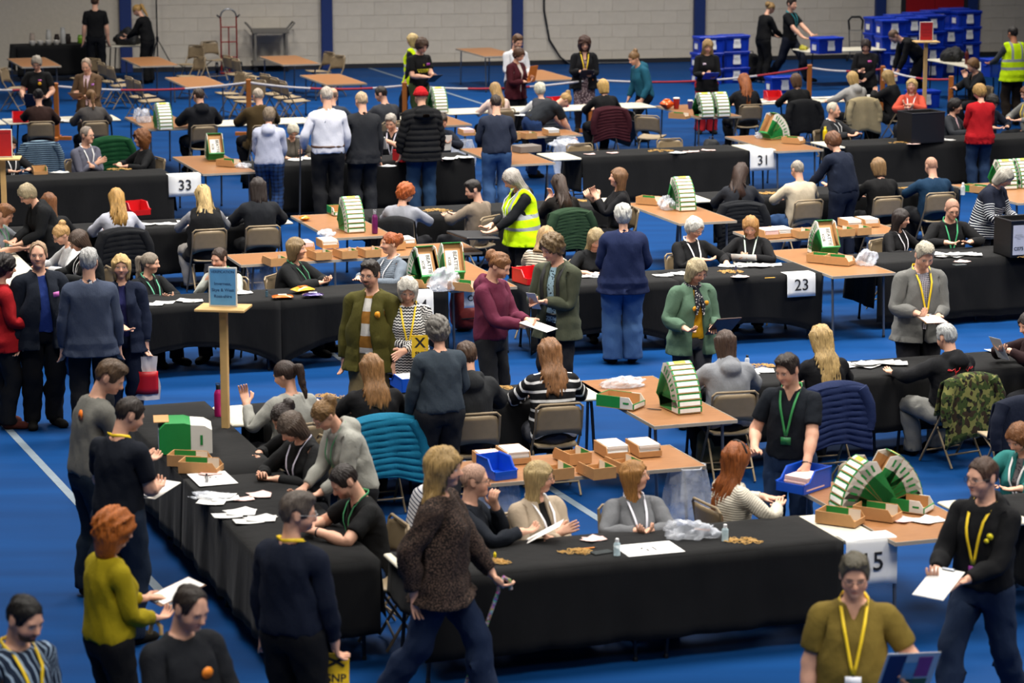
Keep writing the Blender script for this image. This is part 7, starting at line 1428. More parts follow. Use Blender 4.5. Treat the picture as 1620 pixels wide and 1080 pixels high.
# ---------------------------------------------------------------- open bins
def pbin(loc, deg, label, kraft=True, scale=.86, fill=None):
    o = bin_at(loc, deg, label, kraft, scale)
    if fill:
        Mz = rot('z', deg); q = np.array(loc)+Mz@V(0,0,.010)
        if fill in ('white','pink'): stack(tuple(q), deg, .17, .26, .085, '%s ballot papers bundled in the %s' % (fill, ' '.join(label.split()[:9])), M_PAPER if fill == 'white' else M_PINK)
        else: bands(tuple(q+np.array((0,0,.004))), .085, '%s rubber bands in the %s' % (fill, ' '.join(label.split()[:9])), int(abs(loc[0]*100)))
KB = [((0.327,20.895,0.751), 205, 'kraft bin behind the wavy blonde hair', None), ((0.475,21.396,0.751), 205, 'kraft bin with white tab farther back on the long brown table', None), ((0.650,20.916,0.751), 205, 'kraft bin heaped with rubber bands on the long brown table', 'tan'), ((0.863,21.101,0.751), 205, 'kraft bin of dark bands beside the heaped one', 'dark'),
 ((0.797,21.612,0.751), TOW, 'kraft box of ballots nearer the striped jumper', 'white'), ((1.051,21.655,0.751), TOW, 'kraft box of ballots near the table end with the red tape', 'white'), ((-0.174,21.248,0.751), TOW, 'kraft box behind the blue tray', 'pink'), ((0.010,21.418,0.751), TOW, 'kraft box right of the blue tray', 'white'),
 ((2.372,19.484,0.751), 60, 'kraft bin on the white strip beside the number 15', None), ((2.660,19.627,0.751), 60, 'kraft bin right of the number 15', None), ((-2.534,21.269,0.751), 80, 'far kraft bin by the navy polo', None), ((-2.419,21.039,0.751), 80, 'near kraft bin by the navy polo', None),
 ((-2.666,30.782,0.751), 205, 'kraft bin by the hanging bag at left of the middle block', None), ((-2.192,31.217,0.751), 205, 'kraft bin, left of three behind the ash blonde bob', None), ((-1.903,31.306,0.751), 205, 'kraft bin, middle of three behind the ash blonde bob', None), ((-1.641,31.395,0.751), 205, 'kraft bin, right of three behind the ash blonde bob', 'tan'), ((-2.418,31.848,0.751), TOW, 'kraft box behind the ash blonde bob', 'pink'), ((-2.152,32.032,0.751), TOW, 'kraft box farther behind the three bins', 'white'), ((-1.382,31.940,0.751), 205, 'kraft bin left of the ginger updo', None), ((-1.256,32.125,0.751), TOW, 'kraft box right of the ginger updo', 'white'),
 ((3.500,30.955,0.751), 60, 'kraft bin left of two below the BEATTIE notice', None), ((3.678,30.825,0.751), 60, 'kraft bin right of two below the BEATTIE notice', None), ((-0.505,29.152,0.751), 60, 'kraft bin beside the plum hoodie', None), ((-1.017,29.385,0.751), 60, 'kraft bin edge below the left BEATTIE notice', None),
 ((3.046,32.792,0.751), TOW, 'kraft box behind the reading woman', 'pink'), ((3.221,32.889,0.751), TOW, 'kraft box between pink papers and the fan', 'white'), ((3.430,32.792,0.751), 205, 'kraft bin left of the BEATTIE fan', None), ((3.945,32.938,0.751), 205, 'kraft bin right of the BEATTIE fan', 'tan'), ((4.153,33.036,0.751), 205, 'kraft bin near the smiling brunette', None), ((4.128,33.587,0.751), TOW, 'kraft box farther back near the brunette', 'white'), ((4.349,33.689,0.751), TOW, 'kraft box nearest the folding chair of the bald man', 'white'),
 ((-4.025,39.274,0.751), 60, 'kraft bin right of the number 33', None), ((-6.576,38.463,0.751), 15, 'small kraft box on the cloth of row 33', None), ((-0.706,42.963,0.751), TOW, 'kraft box left of the slate blue sweater', 'pink'), ((-0.019,42.476,0.751), 205, 'kraft bin nearest the slate blue sweater', None), ((0.233,42.556,0.751), 205, 'kraft bin with green tab behind the grey box', None), ((0.608,42.963,0.751), TOW, 'kraft box of ballots behind the bent woman', 'white'),
 ((2.732,45.210,0.751), 60, 'kraft bin left of the twin stacks', None), ((4.261,41.920,0.751), 60, 'kraft bin right of the green fan', None), ((1.776,35.521,0.751), 60, 'kraft bin behind the silver-haired woman in navy', None), ((6.244,36.571,0.751), 60, 'kraft bin behind the bald man with glasses', None)]
for a, d, l, f in KB: pbin(a, d, l, True, .86, f)
pbin((0.936,23.395,0.751), 60, 'green open bin on the brown table before the bold stripes', False, 1.); pbin((2.919,19.865,0.751), 60, 'upright green bin right of the butterfly fans', False, .9); pbin((6.170,36.631,0.751), 60, 'green and white bin near the sanitiser bottle', False, .86); pbin((-2.186,34.635,0.751), 20, 'green and white bin behind the purple flask', False, .9)
# ---------------------------------------------------------------- plastic trays
BLU, REDT = '#0f4fc4', '#c31820'
tray((-0.117,20.916,0.746), TOW+10, BLU, 'blue plastic tray on the long brown table by the cane woman'); tray((2.213,20.515,0.746), -40, BLU, 'blue plastic tray that the smiling man reaches into', .36, .26, .16); stack((2.214,20.479,0.765), -40, .2, .24, .10, 'pink ballot papers inside the blue tray of the smiling man', M_PINK)
tray((-0.908,24.133,0.755), 199, BLU, 'blue plastic tray of papers beyond the slate fleece', .36, .26, .12); stack((-0.919,24.113,0.765), 199, .2, .24, .10, 'white papers in the tray beyond the slate fleece')
for a, d, l in (((-4.719,34.608,0.755), 30, 'red plastic tray right of the white hoodie'), ((0.191,29.600,0.755), 30, 'red plastic tray before the striped t-shirt'), ((0.772,47.047,0.746), 30, 'red plastic tray right of the white-haired woman in waistcoat'), ((4.519,48.049,0.746), 10, 'red plastic tray left of the brown bob'), ((-7.939,44.803,0.746), 10, 'red plastic tray left of the brown sweater'), ((-1.539,39.826,0.752), 25, 'red plastic tray on the cloth by the padded jacket')): tray(a, d, REDT, l, .32, .26, .15)
# ---------------------------------------------------------------- number sheets and notices
number_sheet(8.60, 17.20, '15', 'white number sheet reading 15 over the foreground table end', w=.40, drop=.34, size=.19)
number_sheet(8.50, 27.75, '24', 'white number sheet reading 24 behind the zigzag jumper', w=.32, drop=.30, size=.19)
number_sheet(12.82, 27.50, '23', 'white number sheet reading 23', w=.34, drop=.25, size=.18)
number_sheet(8.18, 37.75, '33', 'white number sheet reading 33', w=.46, drop=.30, size=.20)
number_sheet(16.88, 37.62, '31', 'white number sheet reading 31', w=.42, drop=.30, size=.20)
number_sheet(9.14, 27.78, 'C069', 'small notice reading C069 on the brown table edge', w=.26, drop=.20, size=.085, top=0.)
def flat_sign(loc, deg, s, label, w=.42, d=.30, size=.14):
    r = empty('number_sign', loc, math.radians(deg)); MB().box((0,0,.001), (w,d,.002)).build('sheet', M_PAPER, r); text_mesh('printed_number', s, size, M_INK, r, (0,0,.0024), (0,0,0), .0003); return tag(r, label, 'sign')
flat_sign((0.957,18.757,0.752), 199, '15', 'number sheet lying upside down on the foreground cloth'); flat_sign((-2.303,20.774,0.756), 110, '15', 'number sheet lying on the left side table near the pink slips')
sign_post(UV(5.10,22.13), -8, 1.745, '#5b9bd0', [('VERIFICATION', .88, .030), ('Inverness,', .58, .036), ('Skye & West', .42, .036), ('Ross-shire', .26, .036)], 'pine stand holding the light blue VERIFICATION notice', '#123a6a')
sign_post((7.129,47.987,1.745)[:2]+(0,), 5, 1.745, '#a8161c', [('VERIFICATION', .85, .026), ('Caithness,', .58, .03), ('Sutherland &', .43, .03), ('Easter Ross', .28, .03)], 'pine stand with red notice before the blue boxes', '#7a1014')
sign_post((-5.945,32.259,1.745)[:2]+(0,), 5, 1.745, '#b0181c', [('VERIFICATION', .85, .026)], 'pine stand with red notice at the left edge', '#7a1014')
# ---------------------------------------------------------------- papers
for a, n, su, sv, l, m in [((-2.170,20.143,0.752), 4, .10, .10, 'loose printed ballot paper in the pile on the left side table', M_PAPER), ((-2.026,19.733,0.752), 3, .08, .08, 'ballot paper in the smaller heap below the left pile', M_PAPER), ((-1.857,19.551,0.752), 3, .07, .05, 'ballot paper in the heap nearest the navy sweater', M_PAPER), ((-1.943,20.239,0.752), 3, .10, .10, 'small pink slip before the fringed woman', M_PINK), ((-2.303,20.961,0.760), 2, .06, .03, 'pink slip on the flat number sheet', M_PINK),
 ((0.604,19.043,0.752), 2, .06, .03, 'pink slip before the grey jumper', M_PINK), ((3.058,19.610,0.746), 2, .08, .05, 'white sheet at the front of the brown table', M_PAPER), ((2.856,19.574,0.746), 2, .03, .02, 'pink slip right of the kraft bins', M_PINK), ((3.293,25.125,0.752), 9, .28, .10, 'ballot paper spread before the red print hoodie', M_PAPER), ((2.219,24.838,0.752), 3, .12, .08, 'paper before the light grey hoodie', M_PAPER), ((4.682,25.903,0.752), 3, .12, .08, 'paper before the maroon sleeve', M_PAPER), ((-1.705,23.646,0.752), 2, .12, .05, 'pale slip before the ponytailed woman', M_PINK),
 ((-3.410,28.392,0.752), 4, .35, .05, 'white slip on the cloth left of the crisp packet', M_PAPER), ((-2.824,28.992,0.752), 2, .08, .05, 'white sheet beside the small bottle', M_PAPER), ((1.769,30.103,0.752), 3, .15, .06, 'white sheet behind the blonde bob in sage', M_PAPER), ((2.506,30.648,0.752), 5, .14, .06, 'ballot paper before the white-haired glasses wearer', M_PAPER), ((2.824,30.648,0.752), 6, .16, .06, 'ballot paper before the reading woman', M_PAPER), ((0.864,29.980,0.752), 5, .16, .07, 'ballot paper left of the navy blazer', M_PAPER), ((2.557,29.980,0.752), 2, .12, .02, 'pink slip near the number 23', M_PINK),
 ((5.065,31.344,0.752), 9, .22, .08, 'ballot paper heaped before the bald man', M_PAPER), ((5.125,30.992,0.752), 2, .10, .03, 'pink slip before the bald man', M_PINK), ((-4.253,33.785,0.752), 5, .35, .08, 'ballot paper between the two golden-haired women', M_PAPER), ((-3.495,34.202,0.752), 3, .15, .08, 'ballot paper left of the long dark hair', M_PAPER), ((-5.790,32.272,0.750), 4, .2, .2, 'ballot paper on the table at the far left', M_PAPER), ((-6.226,38.588,0.752), 2, .15, .04, 'white sheet before the lilac grey sweater', M_PAPER), ((-2.970,39.968,0.752), 4, .2, .08, 'ballot paper before the elderly woman', M_PAPER), ((-1.707,39.266,0.752), 2, .12, .05, 'white sheet behind the dark suit', M_PAPER), ((-0.734,40.111,0.752), 4, .25, .06, 'ballot paper beside the padded jacket', M_PAPER),
 ((1.346,40.621,0.752), 3, .25, .03, 'pink slip on the cloth left of number 31', M_PINK), ((2.852,40.918,0.752), 4, .30, .03, 'pale slip on the cloth near number 31', M_PINK), ((2.516,40.769,0.752), 2, .15, .04, 'white sheet beside the bands of row 31', M_PAPER), ((6.714,42.307,0.752), 2, .15, .05, 'white sheet before the pink shirt', M_PAPER), ((6.163,41.834,0.752), 2, .2, .04, 'pale slip before the black crate', M_PINK), ((4.286,47.643,0.746), 6, .3, .10, 'ballot paper behind the long red hair', M_PAPER), ((5.505,48.357,0.746), 5, .3, .10, 'ballot paper beside the pale grey hoodie', M_PAPER), ((-7.241,44.715,0.746), 4, .4, .10, 'ballot paper on the table of the brown sweater', M_PAPER), ((0.208,45.712,0.746), 2, .1, .05, 'ballot paper before the pale pink top', M_PAPER), ((6.398,48.880,0.746), 2, .1, .08, 'white sheet before the hooded black coat', M_PAPER)]:
    papers(a, n, su, sv, l, m, .21 if m is M_PAPER else .16, .15 if m is M_PAPER else .11, n, None, 0, m is M_PAPER)
# ---------------------------------------------------------------- rubber bands, pens, bottles, phones
for i, (a, r, l) in enumerate([((-0.100,18.414,0.752), .09, 'rubber bands scattered beside the cane woman'), ((0.448,18.674,0.752), .11, 'rubber bands before the beige cardigan'), ((1.639,18.958,0.752), .12, 'rubber bands right of the small bottle'), ((-1.614,23.776,0.752), .14, 'rubber bands beside the ponytailed woman'), ((2.306,25.096,0.752), .13, 'rubber bands before the light grey hoodie'), ((-0.101,24.120,0.752), .10, 'rubber bands left of the bold stripes'), ((2.407,30.269,0.752), .14, 'rubber bands before the white-haired woman with lanyard'), ((-0.945,34.901,0.752), .18, 'rubber bands right of the red-haired man'), ((0.836,35.742,0.752), .14, 'rubber bands right of the wavy dark hair'), ((3.375,36.445,0.752), .16, 'rubber bands left of the cream fleece'), ((5.773,31.344,0.752), .14, 'rubber bands below the black crate'), ((-5.530,38.857,0.752), .16, 'rubber bands before the curly auburn hair'), ((2.197,40.918,0.752), .2, 'rubber bands on the cloth of row 31'), ((5.916,41.912,0.752), .2, 'rubber bands left of the black crate'), ((5.305,36.928,0.752), .12, 'rubber bands left of the deep teal top')]): bands(a, r, l, i)
bottle((-0.118,18.543,0.752), .035, .011, '#e8d21c', 'yellow finger thimble on the foreground cloth', '#e8d21c', 'flask', 'thimble')
bottle((0.726,18.592,0.752), .12, .024, '#cfe6ee', 'clear sanitiser bottle beside the phone', '#e8e8e8', 'clear'); bottle((1.502,18.975,0.752), .12, .024, '#cfe6ee', 'clear sanitiser bottle before the long red hair', '#e8e8e8', 'clear'); bottle((-2.487,23.019,0.746), .27, .036, '#b01a6a', 'magenta drinks flask on the white table by the sign stand', '#141416'); bottle((-1.649,33.068,0.746), .27, .036, '#6a1a58', 'purple drinks flask beside the fanned bins', '#8a8a90')
bottle((-2.573,28.963,0.000), .28, .036, '#2a2a68', 'navy drinks flask on the floor between two black cloths', '#17181c'); bottle((3.228,22.805,0.000), .36, .05, '#1b4f8f', 'blue water bottle on the floor by the camouflage coat', '#2a6ab0'); bottle((-2.573,28.727,0.752), .08, .015, '#31586a', 'small dark ink bottle beside the crisp packet', '#1b2530', 'clear'); bottle((0.873,23.443,0.746), .08, .02, '#e8e8e8', 'small white bottle on the brown table edge', '#17181a', 'clear'); bottle((2.163,25.067,0.752), .11, .022, '#dfe4e8', 'sanitiser bottle right of the light grey hoodie', '#1a1b1d', 'clear'); bottle((-2.333,20.653,0.756), .07, .014, '#3a3a44', 'small inkpad bottle on the left side table', '#1a1a1d', 'clear'); bottle((4.779,42.277,0.746), .2, .035, '#d8b810', 'yellow bottle right of the green fan', '#e8d020'); bottle((5.944,36.368,0.746), .16, .03, '#d5dde2', 'white sanitiser bottle behind the bald man', '#e8e8e8', 'clear'); bottle((2.469,30.269,0.752), .07, .015, '#3a3f60', 'small stamp beside the bands of row 23', '#16182a', 'clear')
slab('phone', (0.623,18.657,0.752), 30, (.15,.075,.009), plain('phone_black', '#3a3f40', .25), 'dark phone lying beside the rubber bands', 'phone', None, 0, .004); slab('phone', (5.012,30.733,0.752), 20, (.15,.075,.009), plain('phone_black', '#3a3f40', .25), 'phone lying before the bald man with glasses', 'phone', None, 0, .004)
for a, d, c, l in (((1.369,19.250,0.752), -20, '#d8801c', 'orange pencil before the white knit jumper'), ((0.529,18.757,0.752), 20, '#d8801c', 'orange pencil beside the dark phone'), ((2.816,29.858,0.752), 15, '#d8a01c', 'yellow pencil near the number 23'), ((1.218,23.267,0.746), 160, '#1a1a1c', 'black pen on the brown table beside the open green bin'), ((6.703,42.548,0.752), 60, '#2a2a2e', 'dark pen before the grey blazer and pink shirt')): pen(a, d, c, l)
# snacks and bags
def pack(loc, deg, col, col2, label, L=.24, W=.17, H=.07):
    r = empty('snack_packet', loc, math.radians(deg)); f = lambda s: (lambda a,b: ((a-.5)*L, (b-.5)*W*(1-.1*math.sin(PI*a)), .002+H/2+s*H/2*math.sin(PI*a)**.6*math.sin(PI*b)**.5*(1+.15*math.sin(9*a+7*b))))
    MB().grid(f(1), 10, 8).grid(f(-1), 10, 8).build('foil_bag', plain('foil_'+col, col, .25, .3), r, True); MB().box((0,0,H+.002), (L*.4,W*.35,.003)).build('printed_panel', plain('foil_'+col2, col2, .4), r); return tag(r, label, 'snack')
pack((-2.212,28.954,0.752), 35, '#d9a032', '#c8541c', 'yellow crisp packet before the ash blonde bob'); pack((-2.398,28.614,0.752), 10, '#d86a2a', '#e8e0d0', 'orange snack wrapper left of the yellow crisp packet', .22, .14, .04); pack((-2.086,28.689,0.752), 10, '#2a1a58', '#d8d0e0', 'purple chocolate packet right of the yellow crisp packet', .22, .12, .05); pack((-2.567,34.084,0.746), 20, '#d8801c', '#e8a83a', 'orange packet on the brown table by the purple flask', .14, .1, .06); pack((2.605,46.658,0.746), 40, '#d85a1c', '#e8a83a', 'orange paper carton left of the twin stacks', .2, .2, .16)
def cup(loc, col, label, h=.13, r=.045):
    o = empty('cup', loc); MB().lathe([(r*.72,0),(r*.78,.004),(r,h),(r*.94,h),(r*.70,.012)], (0,0,0), 16).build('cup_body', plain('cup_'+col, col, .5), o, True); MB().lathe([(r*1.05,h),(r*1.05,h+.008),(r*.9,h+.02)], (0,0,0), 16).build('lid', M_CARDW, o, True); return tag(o, label, 'cup')
cup((2.764,46.658,0.746), '#a31c1c', 'red paper cup left of the twin stacks', .17, .055); cup((2.998,46.658,0.746), '#3a3f8a', 'dark blue cup between red cup and twin stacks')
for i, (a, d, l) in enumerate([((1.262,19.060,0.752), (.42,.20,.14), 'crumpled clear bag on the foreground cloth'), ((0.984,24.202,0.746), (.44,.25,.10), 'crumpled clear bag on the brown table behind the green bin'), ((-0.727,29.180,0.746), (.40,.3,.24), 'clear bag of packing between BEATTIE fans and plum hoodie'), ((3.982,30.812,0.746), (.34,.26,.18), 'crumpled clear bag on the brown table right of 23'), ((1.998,35.107,0.746), (.40,.3,.16), 'clear bag at foot of fan behind the white-haired woman'), ((-2.225,32.921,0.746), (.34,.24,.08), 'crumpled clear bag left of the purple flask fan'), ((-5.956,44.715,0.746), (.42,.3,.26), 'clear bag left of the far fan by the black hoodie'), ((-3.811,39.106,0.746), (.26,.2,.08), 'white crumpled bag right of the kraft bin by number 33'), ((0.787,41.524,0.752), (.5,.3,.12), 'grey crumpled bag on the white table left of row 31'), ((-2.246,20.192,0.754), (.34,.2,.04), 'crinkled film under the left papers'), ((3.871,42.598,0.746), (.3,.2,.12), 'white bag left of the green fan')]): blob('crumpled_bag', a, d, i+1, M_CLEAR, l, 'plastic bag', 20*i, .13)
for a, d, w, h, l in [((-0.122,20.879,0.730), TOW, .34, .62, 'clear rubbish bag hanging left of the wavy blonde hair'), ((1.392,21.271,0.730), TOW, .36, .66, 'clear rubbish bag hanging from the long brown table right end'), ((-2.810,31.125,0.730), TOW, .40, .64, 'clear rubbish bag hanging behind the man with raised hands'), ((4.422,33.171,0.730), TOW, .34, .6, 'clear rubbish bag hanging behind the smiling brunette'), ((-0.794,42.408,0.730), TOW, .40, .6, 'clear rubbish bag hanging left of the slate blue sweater'), ((0.831,42.811,0.730), TOW, .34, .6, 'clear rubbish bag hanging near the bent woman')]: hang_bag(a, d, w, h, l)
# ---------------------------------------------------------------- coats over chair backs, extra chairs
draped_coat((-1.149,22.784), 199, ('#0f6f92',), 'quilted teal jacket over the chair of the long light brown hair', .055, True, .50, .30)
draped_coat((2.767,24.095), 199, ('#1c2a52',), 'quilted navy coat over the chair of the long blonde hair', .055, True, .52, .27)
draped_coat((3.953,24.460), 211, ('#3a4a22','#6a6a3a','camo'), 'green camouflage jacket over the chair of the red print hoodie', 0, True, .55, .28)
draped_coat((-4.713,32.969), 199, ('#15171c',), 'black padded coat over the chair of the white hoodie', .06, True, .5, .28)
draped_coat((0.627,34.551), 204, ('#26402a',), 'dark green quilted jacket over the chair of the wavy dark hair', .04, True, .48, .27)
draped_coat((-1.343,33.881), 164, ('#15161a',), 'black coat over the chair of the red-haired man', 0, False, .34, .22); draped_coat((2.902,35.200), 184, ('#14171d',), 'dark shiny coat over the chair of the charcoal sweater', .05, True, .55, .28)
draped_coat((1.543,46.151), 199, ('#43141f',), 'burgundy padded coat over the chair of the blonde bob', .05, True, .5, .28); draped_coat((0.488,45.833), 199, ('#3a3d42',), 'grey padded coat over the chair of the white-haired woman', .05, True, .55, .28); draped_coat((4.865,47.282), 199, ('#16171a',), 'black jacket over the chair of the brown bob', 0, True, .55, .28); draped_coat((5.879,47.622), 207, ('#a89a78',), 'beige jacket over the chair of the pale grey hoodie', 0, True, .55, .28)
for a, c, q, l, l2 in (((-7.128,41.506,0.840), ('#2a3c50','#7f97a8','thin'), 0, 'blue striped knit over an empty chair behind row 33', 'folding chair under the blue striped knit'), ((-6.126,42.060,0.840), ('#0f4a26',), .07, 'bottle green padded jacket over an empty chair behind row 33', 'folding chair under the bottle green jacket')):
    draped_coat(a, AWY, c, l, q, True, .55, .28); chair(a, AWY, l2)
draped_coat((4.322,23.529,0.800), AWY, ('#141c30',), 'navy coat over an empty chair at the right edge', 0, True, .5, .28); chair((4.322,23.529,0.800), AWY, 'folding chair under the navy coat at the right edge')
draped_coat((-0.853,20.026,0.840), -75+360, ('#d0d0d4','#2a2f48','thin'), 'white and navy striped top over the chair behind the black polo', 0, False, .3, .22); chair((-0.853,20.026,0.840), -75, 'empty folding chair under the striped top'); chair((-0.757,18.968,0.800), -80, 'empty folding chair nearest the cane woman')
for a, f, l in (((2.269,45.234,0.800), 160, 'empty folding chair turned sideways right of the bent woman'), ((2.456,41.677,0.800), TOW, 'empty folding chair behind the bands of row 31'), ((1.079,41.061,0.800), TOW, 'empty folding chair behind left end of row 31')): chair(a, f, l)
# bags and crates on the floor
backpack((-0.534,30.783,0.000), 20, '#7a1c1c', '#15161a', 'red and black backpack under the brown table behind the grey curls'); backpack((-1.674,34.930,0.000), 40, '#17181b', '#2a2a2e', 'black backpack under the table behind the ginger updo'); backpack((1.775,24.108,0.000), 30, '#5a553a', '#3a3a2a', 'khaki bag on the floor behind the very long red hair', .8); backpack((5.050,58.747,0.000), 10, '#0f1013', '#1a1a1c', 'black bag on the floor beside the blue boxes', 1.2); backpack((1.540,49.995,0.000), 10, '#121316', '#1c1c1f', 'black bag beside the empty sideways chair'); backpack((1.750,26.865,0.000), 0, '#131316', '#222', 'black bag under the brown table by the light grey hoodie', 1.1); backpack((2.867,22.869,0.000), 60, '#7a6a58', '#4a4438', 'furry beige bag on the floor by the quilted navy coat', .8); backpack((3.243,45.002,0.000), 0, '#141518', '#222', 'black bag under the row marked 31', .9)
M_CRATE = plain('black_crate_plastic', '#0d0d10', .5)
def crate(loc, e, label, L=.55, W=.42, H=.45):
    r = empty('ballot_crate', loc, 0, tuple(math.radians(q) for q in e)); t = .012
    MB().box((0,0,t/2), (L,W,t)).build('base', M_CRATE, r)
    for s in (1,-1): MB().box((0,s*(W/2-t/2),H/2), (L,t,H)).build('long_side', M_CRATE, r); MB().box((s*(L/2-t/2),0,H/2), (t,W-2*t,H)).build('short_side', M_CRATE, r)
    MB().tube([(-L/2,-W/2,H),(L/2,-W/2,H),(L/2,W/2,H),(-L/2,W/2,H)], .010, 6, False, True).build('rim', plain('crate_rim', '#2a2a2e', .5), r); return tag(r, label, 'crate')
crate((1.679,46.549,0.300), (25,20,30), 'black crate tipped towards the bent woman'); crate((6.207,42.069,0.752), (0,0,24), 'black crate held by the salmon zip top', .58, .42, .46); c_ = crate((5.818,31.478,0.752), (0,0,19), 'black crate with the C075 notice', .46, .40, .42); n_ = MB().box((-.13,-.203,.2), (.15,.003,.34)).build('notice_sheet', plain('pale_notice', '#b9bccb', .7), c_); text_mesh('notice_lettering', 'C075', .055, M_INK, n_, (-.13,-.2055,.10), (PI/2,0,0), .0004, bold=.001); text_mesh('notice_lettering', 'Inverness,\nSkye & West\nRoss', .022, M_GREY_INK, n_, (-.13,-.2055,.24), (PI/2,0,0), .0004)
c_ = slab('document_box', (0.215,40.891,0.746), 30, (.36,.27,.10), plain('grey_card_box', '#6e6661', .7), 'grey card box on the brown table right of the slate blue sweater', 'box', None, 0, .006)
# ---------------------------------------------------------------- things held
M_CLIP = plain('brown_hardboard', '#6a4528', .6); M_NAVYB = plain('navy_folder', '#161c38', .5); M_BLUEB = plain('blue_board', '#1a4fc0', .5); M_ORNG = plain('orange_folder', '#c8701c', .6); M_BLK = plain('black_folder', '#15161a', .5); M_BRF = plain('dark_brown_folder', '#3a2018', .5)
board('rosette_woman', 'B', 'dark folder held by the rosette wearer', M_NAVYB, .30, .24, 60, 0, (0,.05,.0), None, False, 'folder'); board('tweed_man', 'B', 'clipboard the tweed man writes on', M_CLIP, .24, .32, 25, 0, (0,.06,.0), M_PAPER); board('teen_tablet', 'B', 'tablet in the hands of the curly-haired youth', M_BLK, .20, .28, 30, 0, (0,.05,.01), None, False, 'tablet', .008); board('burgundy_woman', 'L', 'orange folder held up by the burgundy blazer', M_ORNG, .22, .30, 75, 0, (0,.02,.10), None, False, 'folder'); board('floral_woman', 'B', 'black clipboard before the floral dress', M_BLK, .24, .32, 30, 0, (0,.05,.0), None); board('red_trousers', 'B', 'bright blue board written on by the woman in red trousers', M_BLUEB, .26, .34, 25, 0, (0,.06,.0), M_PAPER)
board('red_top_woman', 'B', 'brown clipboard held by the red top', M_CLIP, .26, .36, 70, 0, (0,.02,.04), M_PAPER); board('plum_hoodie', 'B', 'white notepad the plum hoodie writes on', M_CARDW, .21, .30, -12, 0, (0,.06,-.01), M_PAPER, False, 'notepad'); board('olive_shirt_youth', 'B', 'folded white leaflet in the hands of the olive overshirt', M_CARDW, .10, .21, 55, 0, (0,.02,.02), M_PAPER, False, 'leaflet', .003); board('sage_coat_woman', 'L', 'dark brown folder held by the sage raincoat', M_BRF, .25, .34, 35, 0, (.08,.06,.02), None, False, 'folder', .012); board('grey_blazer_man', 'B', 'white pad the grey blazer writes on', M_CLIP, .22, .30, -4, 0, (0,.06,-.01), M_PAPER)
board('yellow_redhead', 'L', 'white clipboard held by the ginger-haired woman', M_CLIP, .23, .33, 15, 0, (0,.10,.0), M_PAPER); board('navy_polo_agent', 'B', 'white pad of the navy polo', M_CARDW, .23, .32, 10, 0, (0,.06,-.01), M_PAPER); board('half_zip_man', 'L', 'phone in the hand of the charcoal half-zip', M_BLK, .08, .16, 35, 0, (0,.02,.02), None, False, 'phone', .009); board('black_hoodie_agent', 'B', 'white notepad held by the walking black hoodie', M_CARDW, .22, .30, -24, 0, (0,.06,-.01), M_PAPER); board('chin_hand_man', 'R', 'sheet held by the bald man resting his chin', M_PAPER, .21, .30, 30, 0, (0,.08,.02), None, False, 'paper_sheet', .002); board('blonde_paper', 'B', 'sheet read by the blonde woman with green lanyard', M_PAPER, .28, .18, 35, 0, (0,.03,.02), None, False, 'paper_sheet', .002); board('papers_man', 'B', 'bundle of ballots sorted by the seated grey-haired man', M_PAPER, .16, .22, 60, 0, (0,.03,.02), None, False, 'paper_bundle', .02); board('hidden_sorter', 'B', 'folded ballot in the hands behind the padded jacket', M_PAPER, .12, .24, 75, 0, (0,.02,.03), None, False, 'paper_sheet', .002); board('maroon_edge', 'B', 'paper unfolded by the maroon sleeve', M_PAPER, .16, .24, 60, 0, (0,.02,.03), None, False, 'paper_sheet', .002); board('hivis_woman', 'B', 'black crate lid carried by the bright safety vest', M_BLK, .60, .42, 4, 0, (0,.16,-.03), None, False, 'crate_lid', .03)
z_ = board('zigzag_woman', 'R', 'yellow card with black X on the zigzag jumper', plain('card_yellow', '#efc51c', .5), .15, .21, 84, 0, (-.02,.06,.03), None, False, 'card', .003)
board('fringe_counter', 'B', 'white slip under the pen of the fringed woman', M_PAPER, .15, .21, 0, 0, (0,.05,-.03), None, False, 'paper_sheet', .002); board('blue_shirt_man', 'L', 'blue folder hanging from the hand of the royal blue shirt', plain('sky_folder', '#1c62c0', .5), .03, .34, 88, 0, (0,.0,-.12), None, False, 'folder', .24)
L_ = board('tan_polo_man', 'L', 'colour leaflet held by the tan polo', M_CARDW, .30, .36, 50, 12, (.06,.05,.10), None, False, 'leaflet', .003)
for nm_, c, x, y, w, d in (('printed_band','#1c2a5c',-.085,0,.10,.32),('printed_photo','#7fb4cc',.0,.03,.08,.24),('printed_panel','#b0458a',.075,-.04,.08,.20),('printed_photo','#4a6a3a',.06,.12,.12,.08)): MB().box((x,y,-.0026), (w,d,.001)).build(nm_, plain('print_'+c, c, .6), L_)
text_mesh('card_lettering', 'X', .13, M_INK, z_, (0,-.03,-.0022), (PI,0,0), .0003, bold=.003); text_mesh('card_lettering', 'SNP', .05, M_INK, z_, (0,.07,-.0022), (PI,0,0), .0003, bold=.002)
C_ = board('navy_sweater_agent', 'R', 'yellow party card hanging from the hand of the navy sweater', plain('card_yellow', '#efc51c', .5), .20, .20, 80, 30, (0,.03,-.09), None, False, 'card', .003); text_mesh('card_lettering', 'SNP', .07, M_INK, C_, (-.02,.055,.0022), (0,0,math.radians(180)), .0003, bold=.002); MB().tube([(-.07,-.02,.003),(-.02,-.05,.003),(.03,-.07,.003)], .009, 6).tube([(.03,-.02,.003),(-.02,-.045,.003),(-.07,-.075,.003)], .009, 6).build('ribbon_emblem', M_INK, C_)
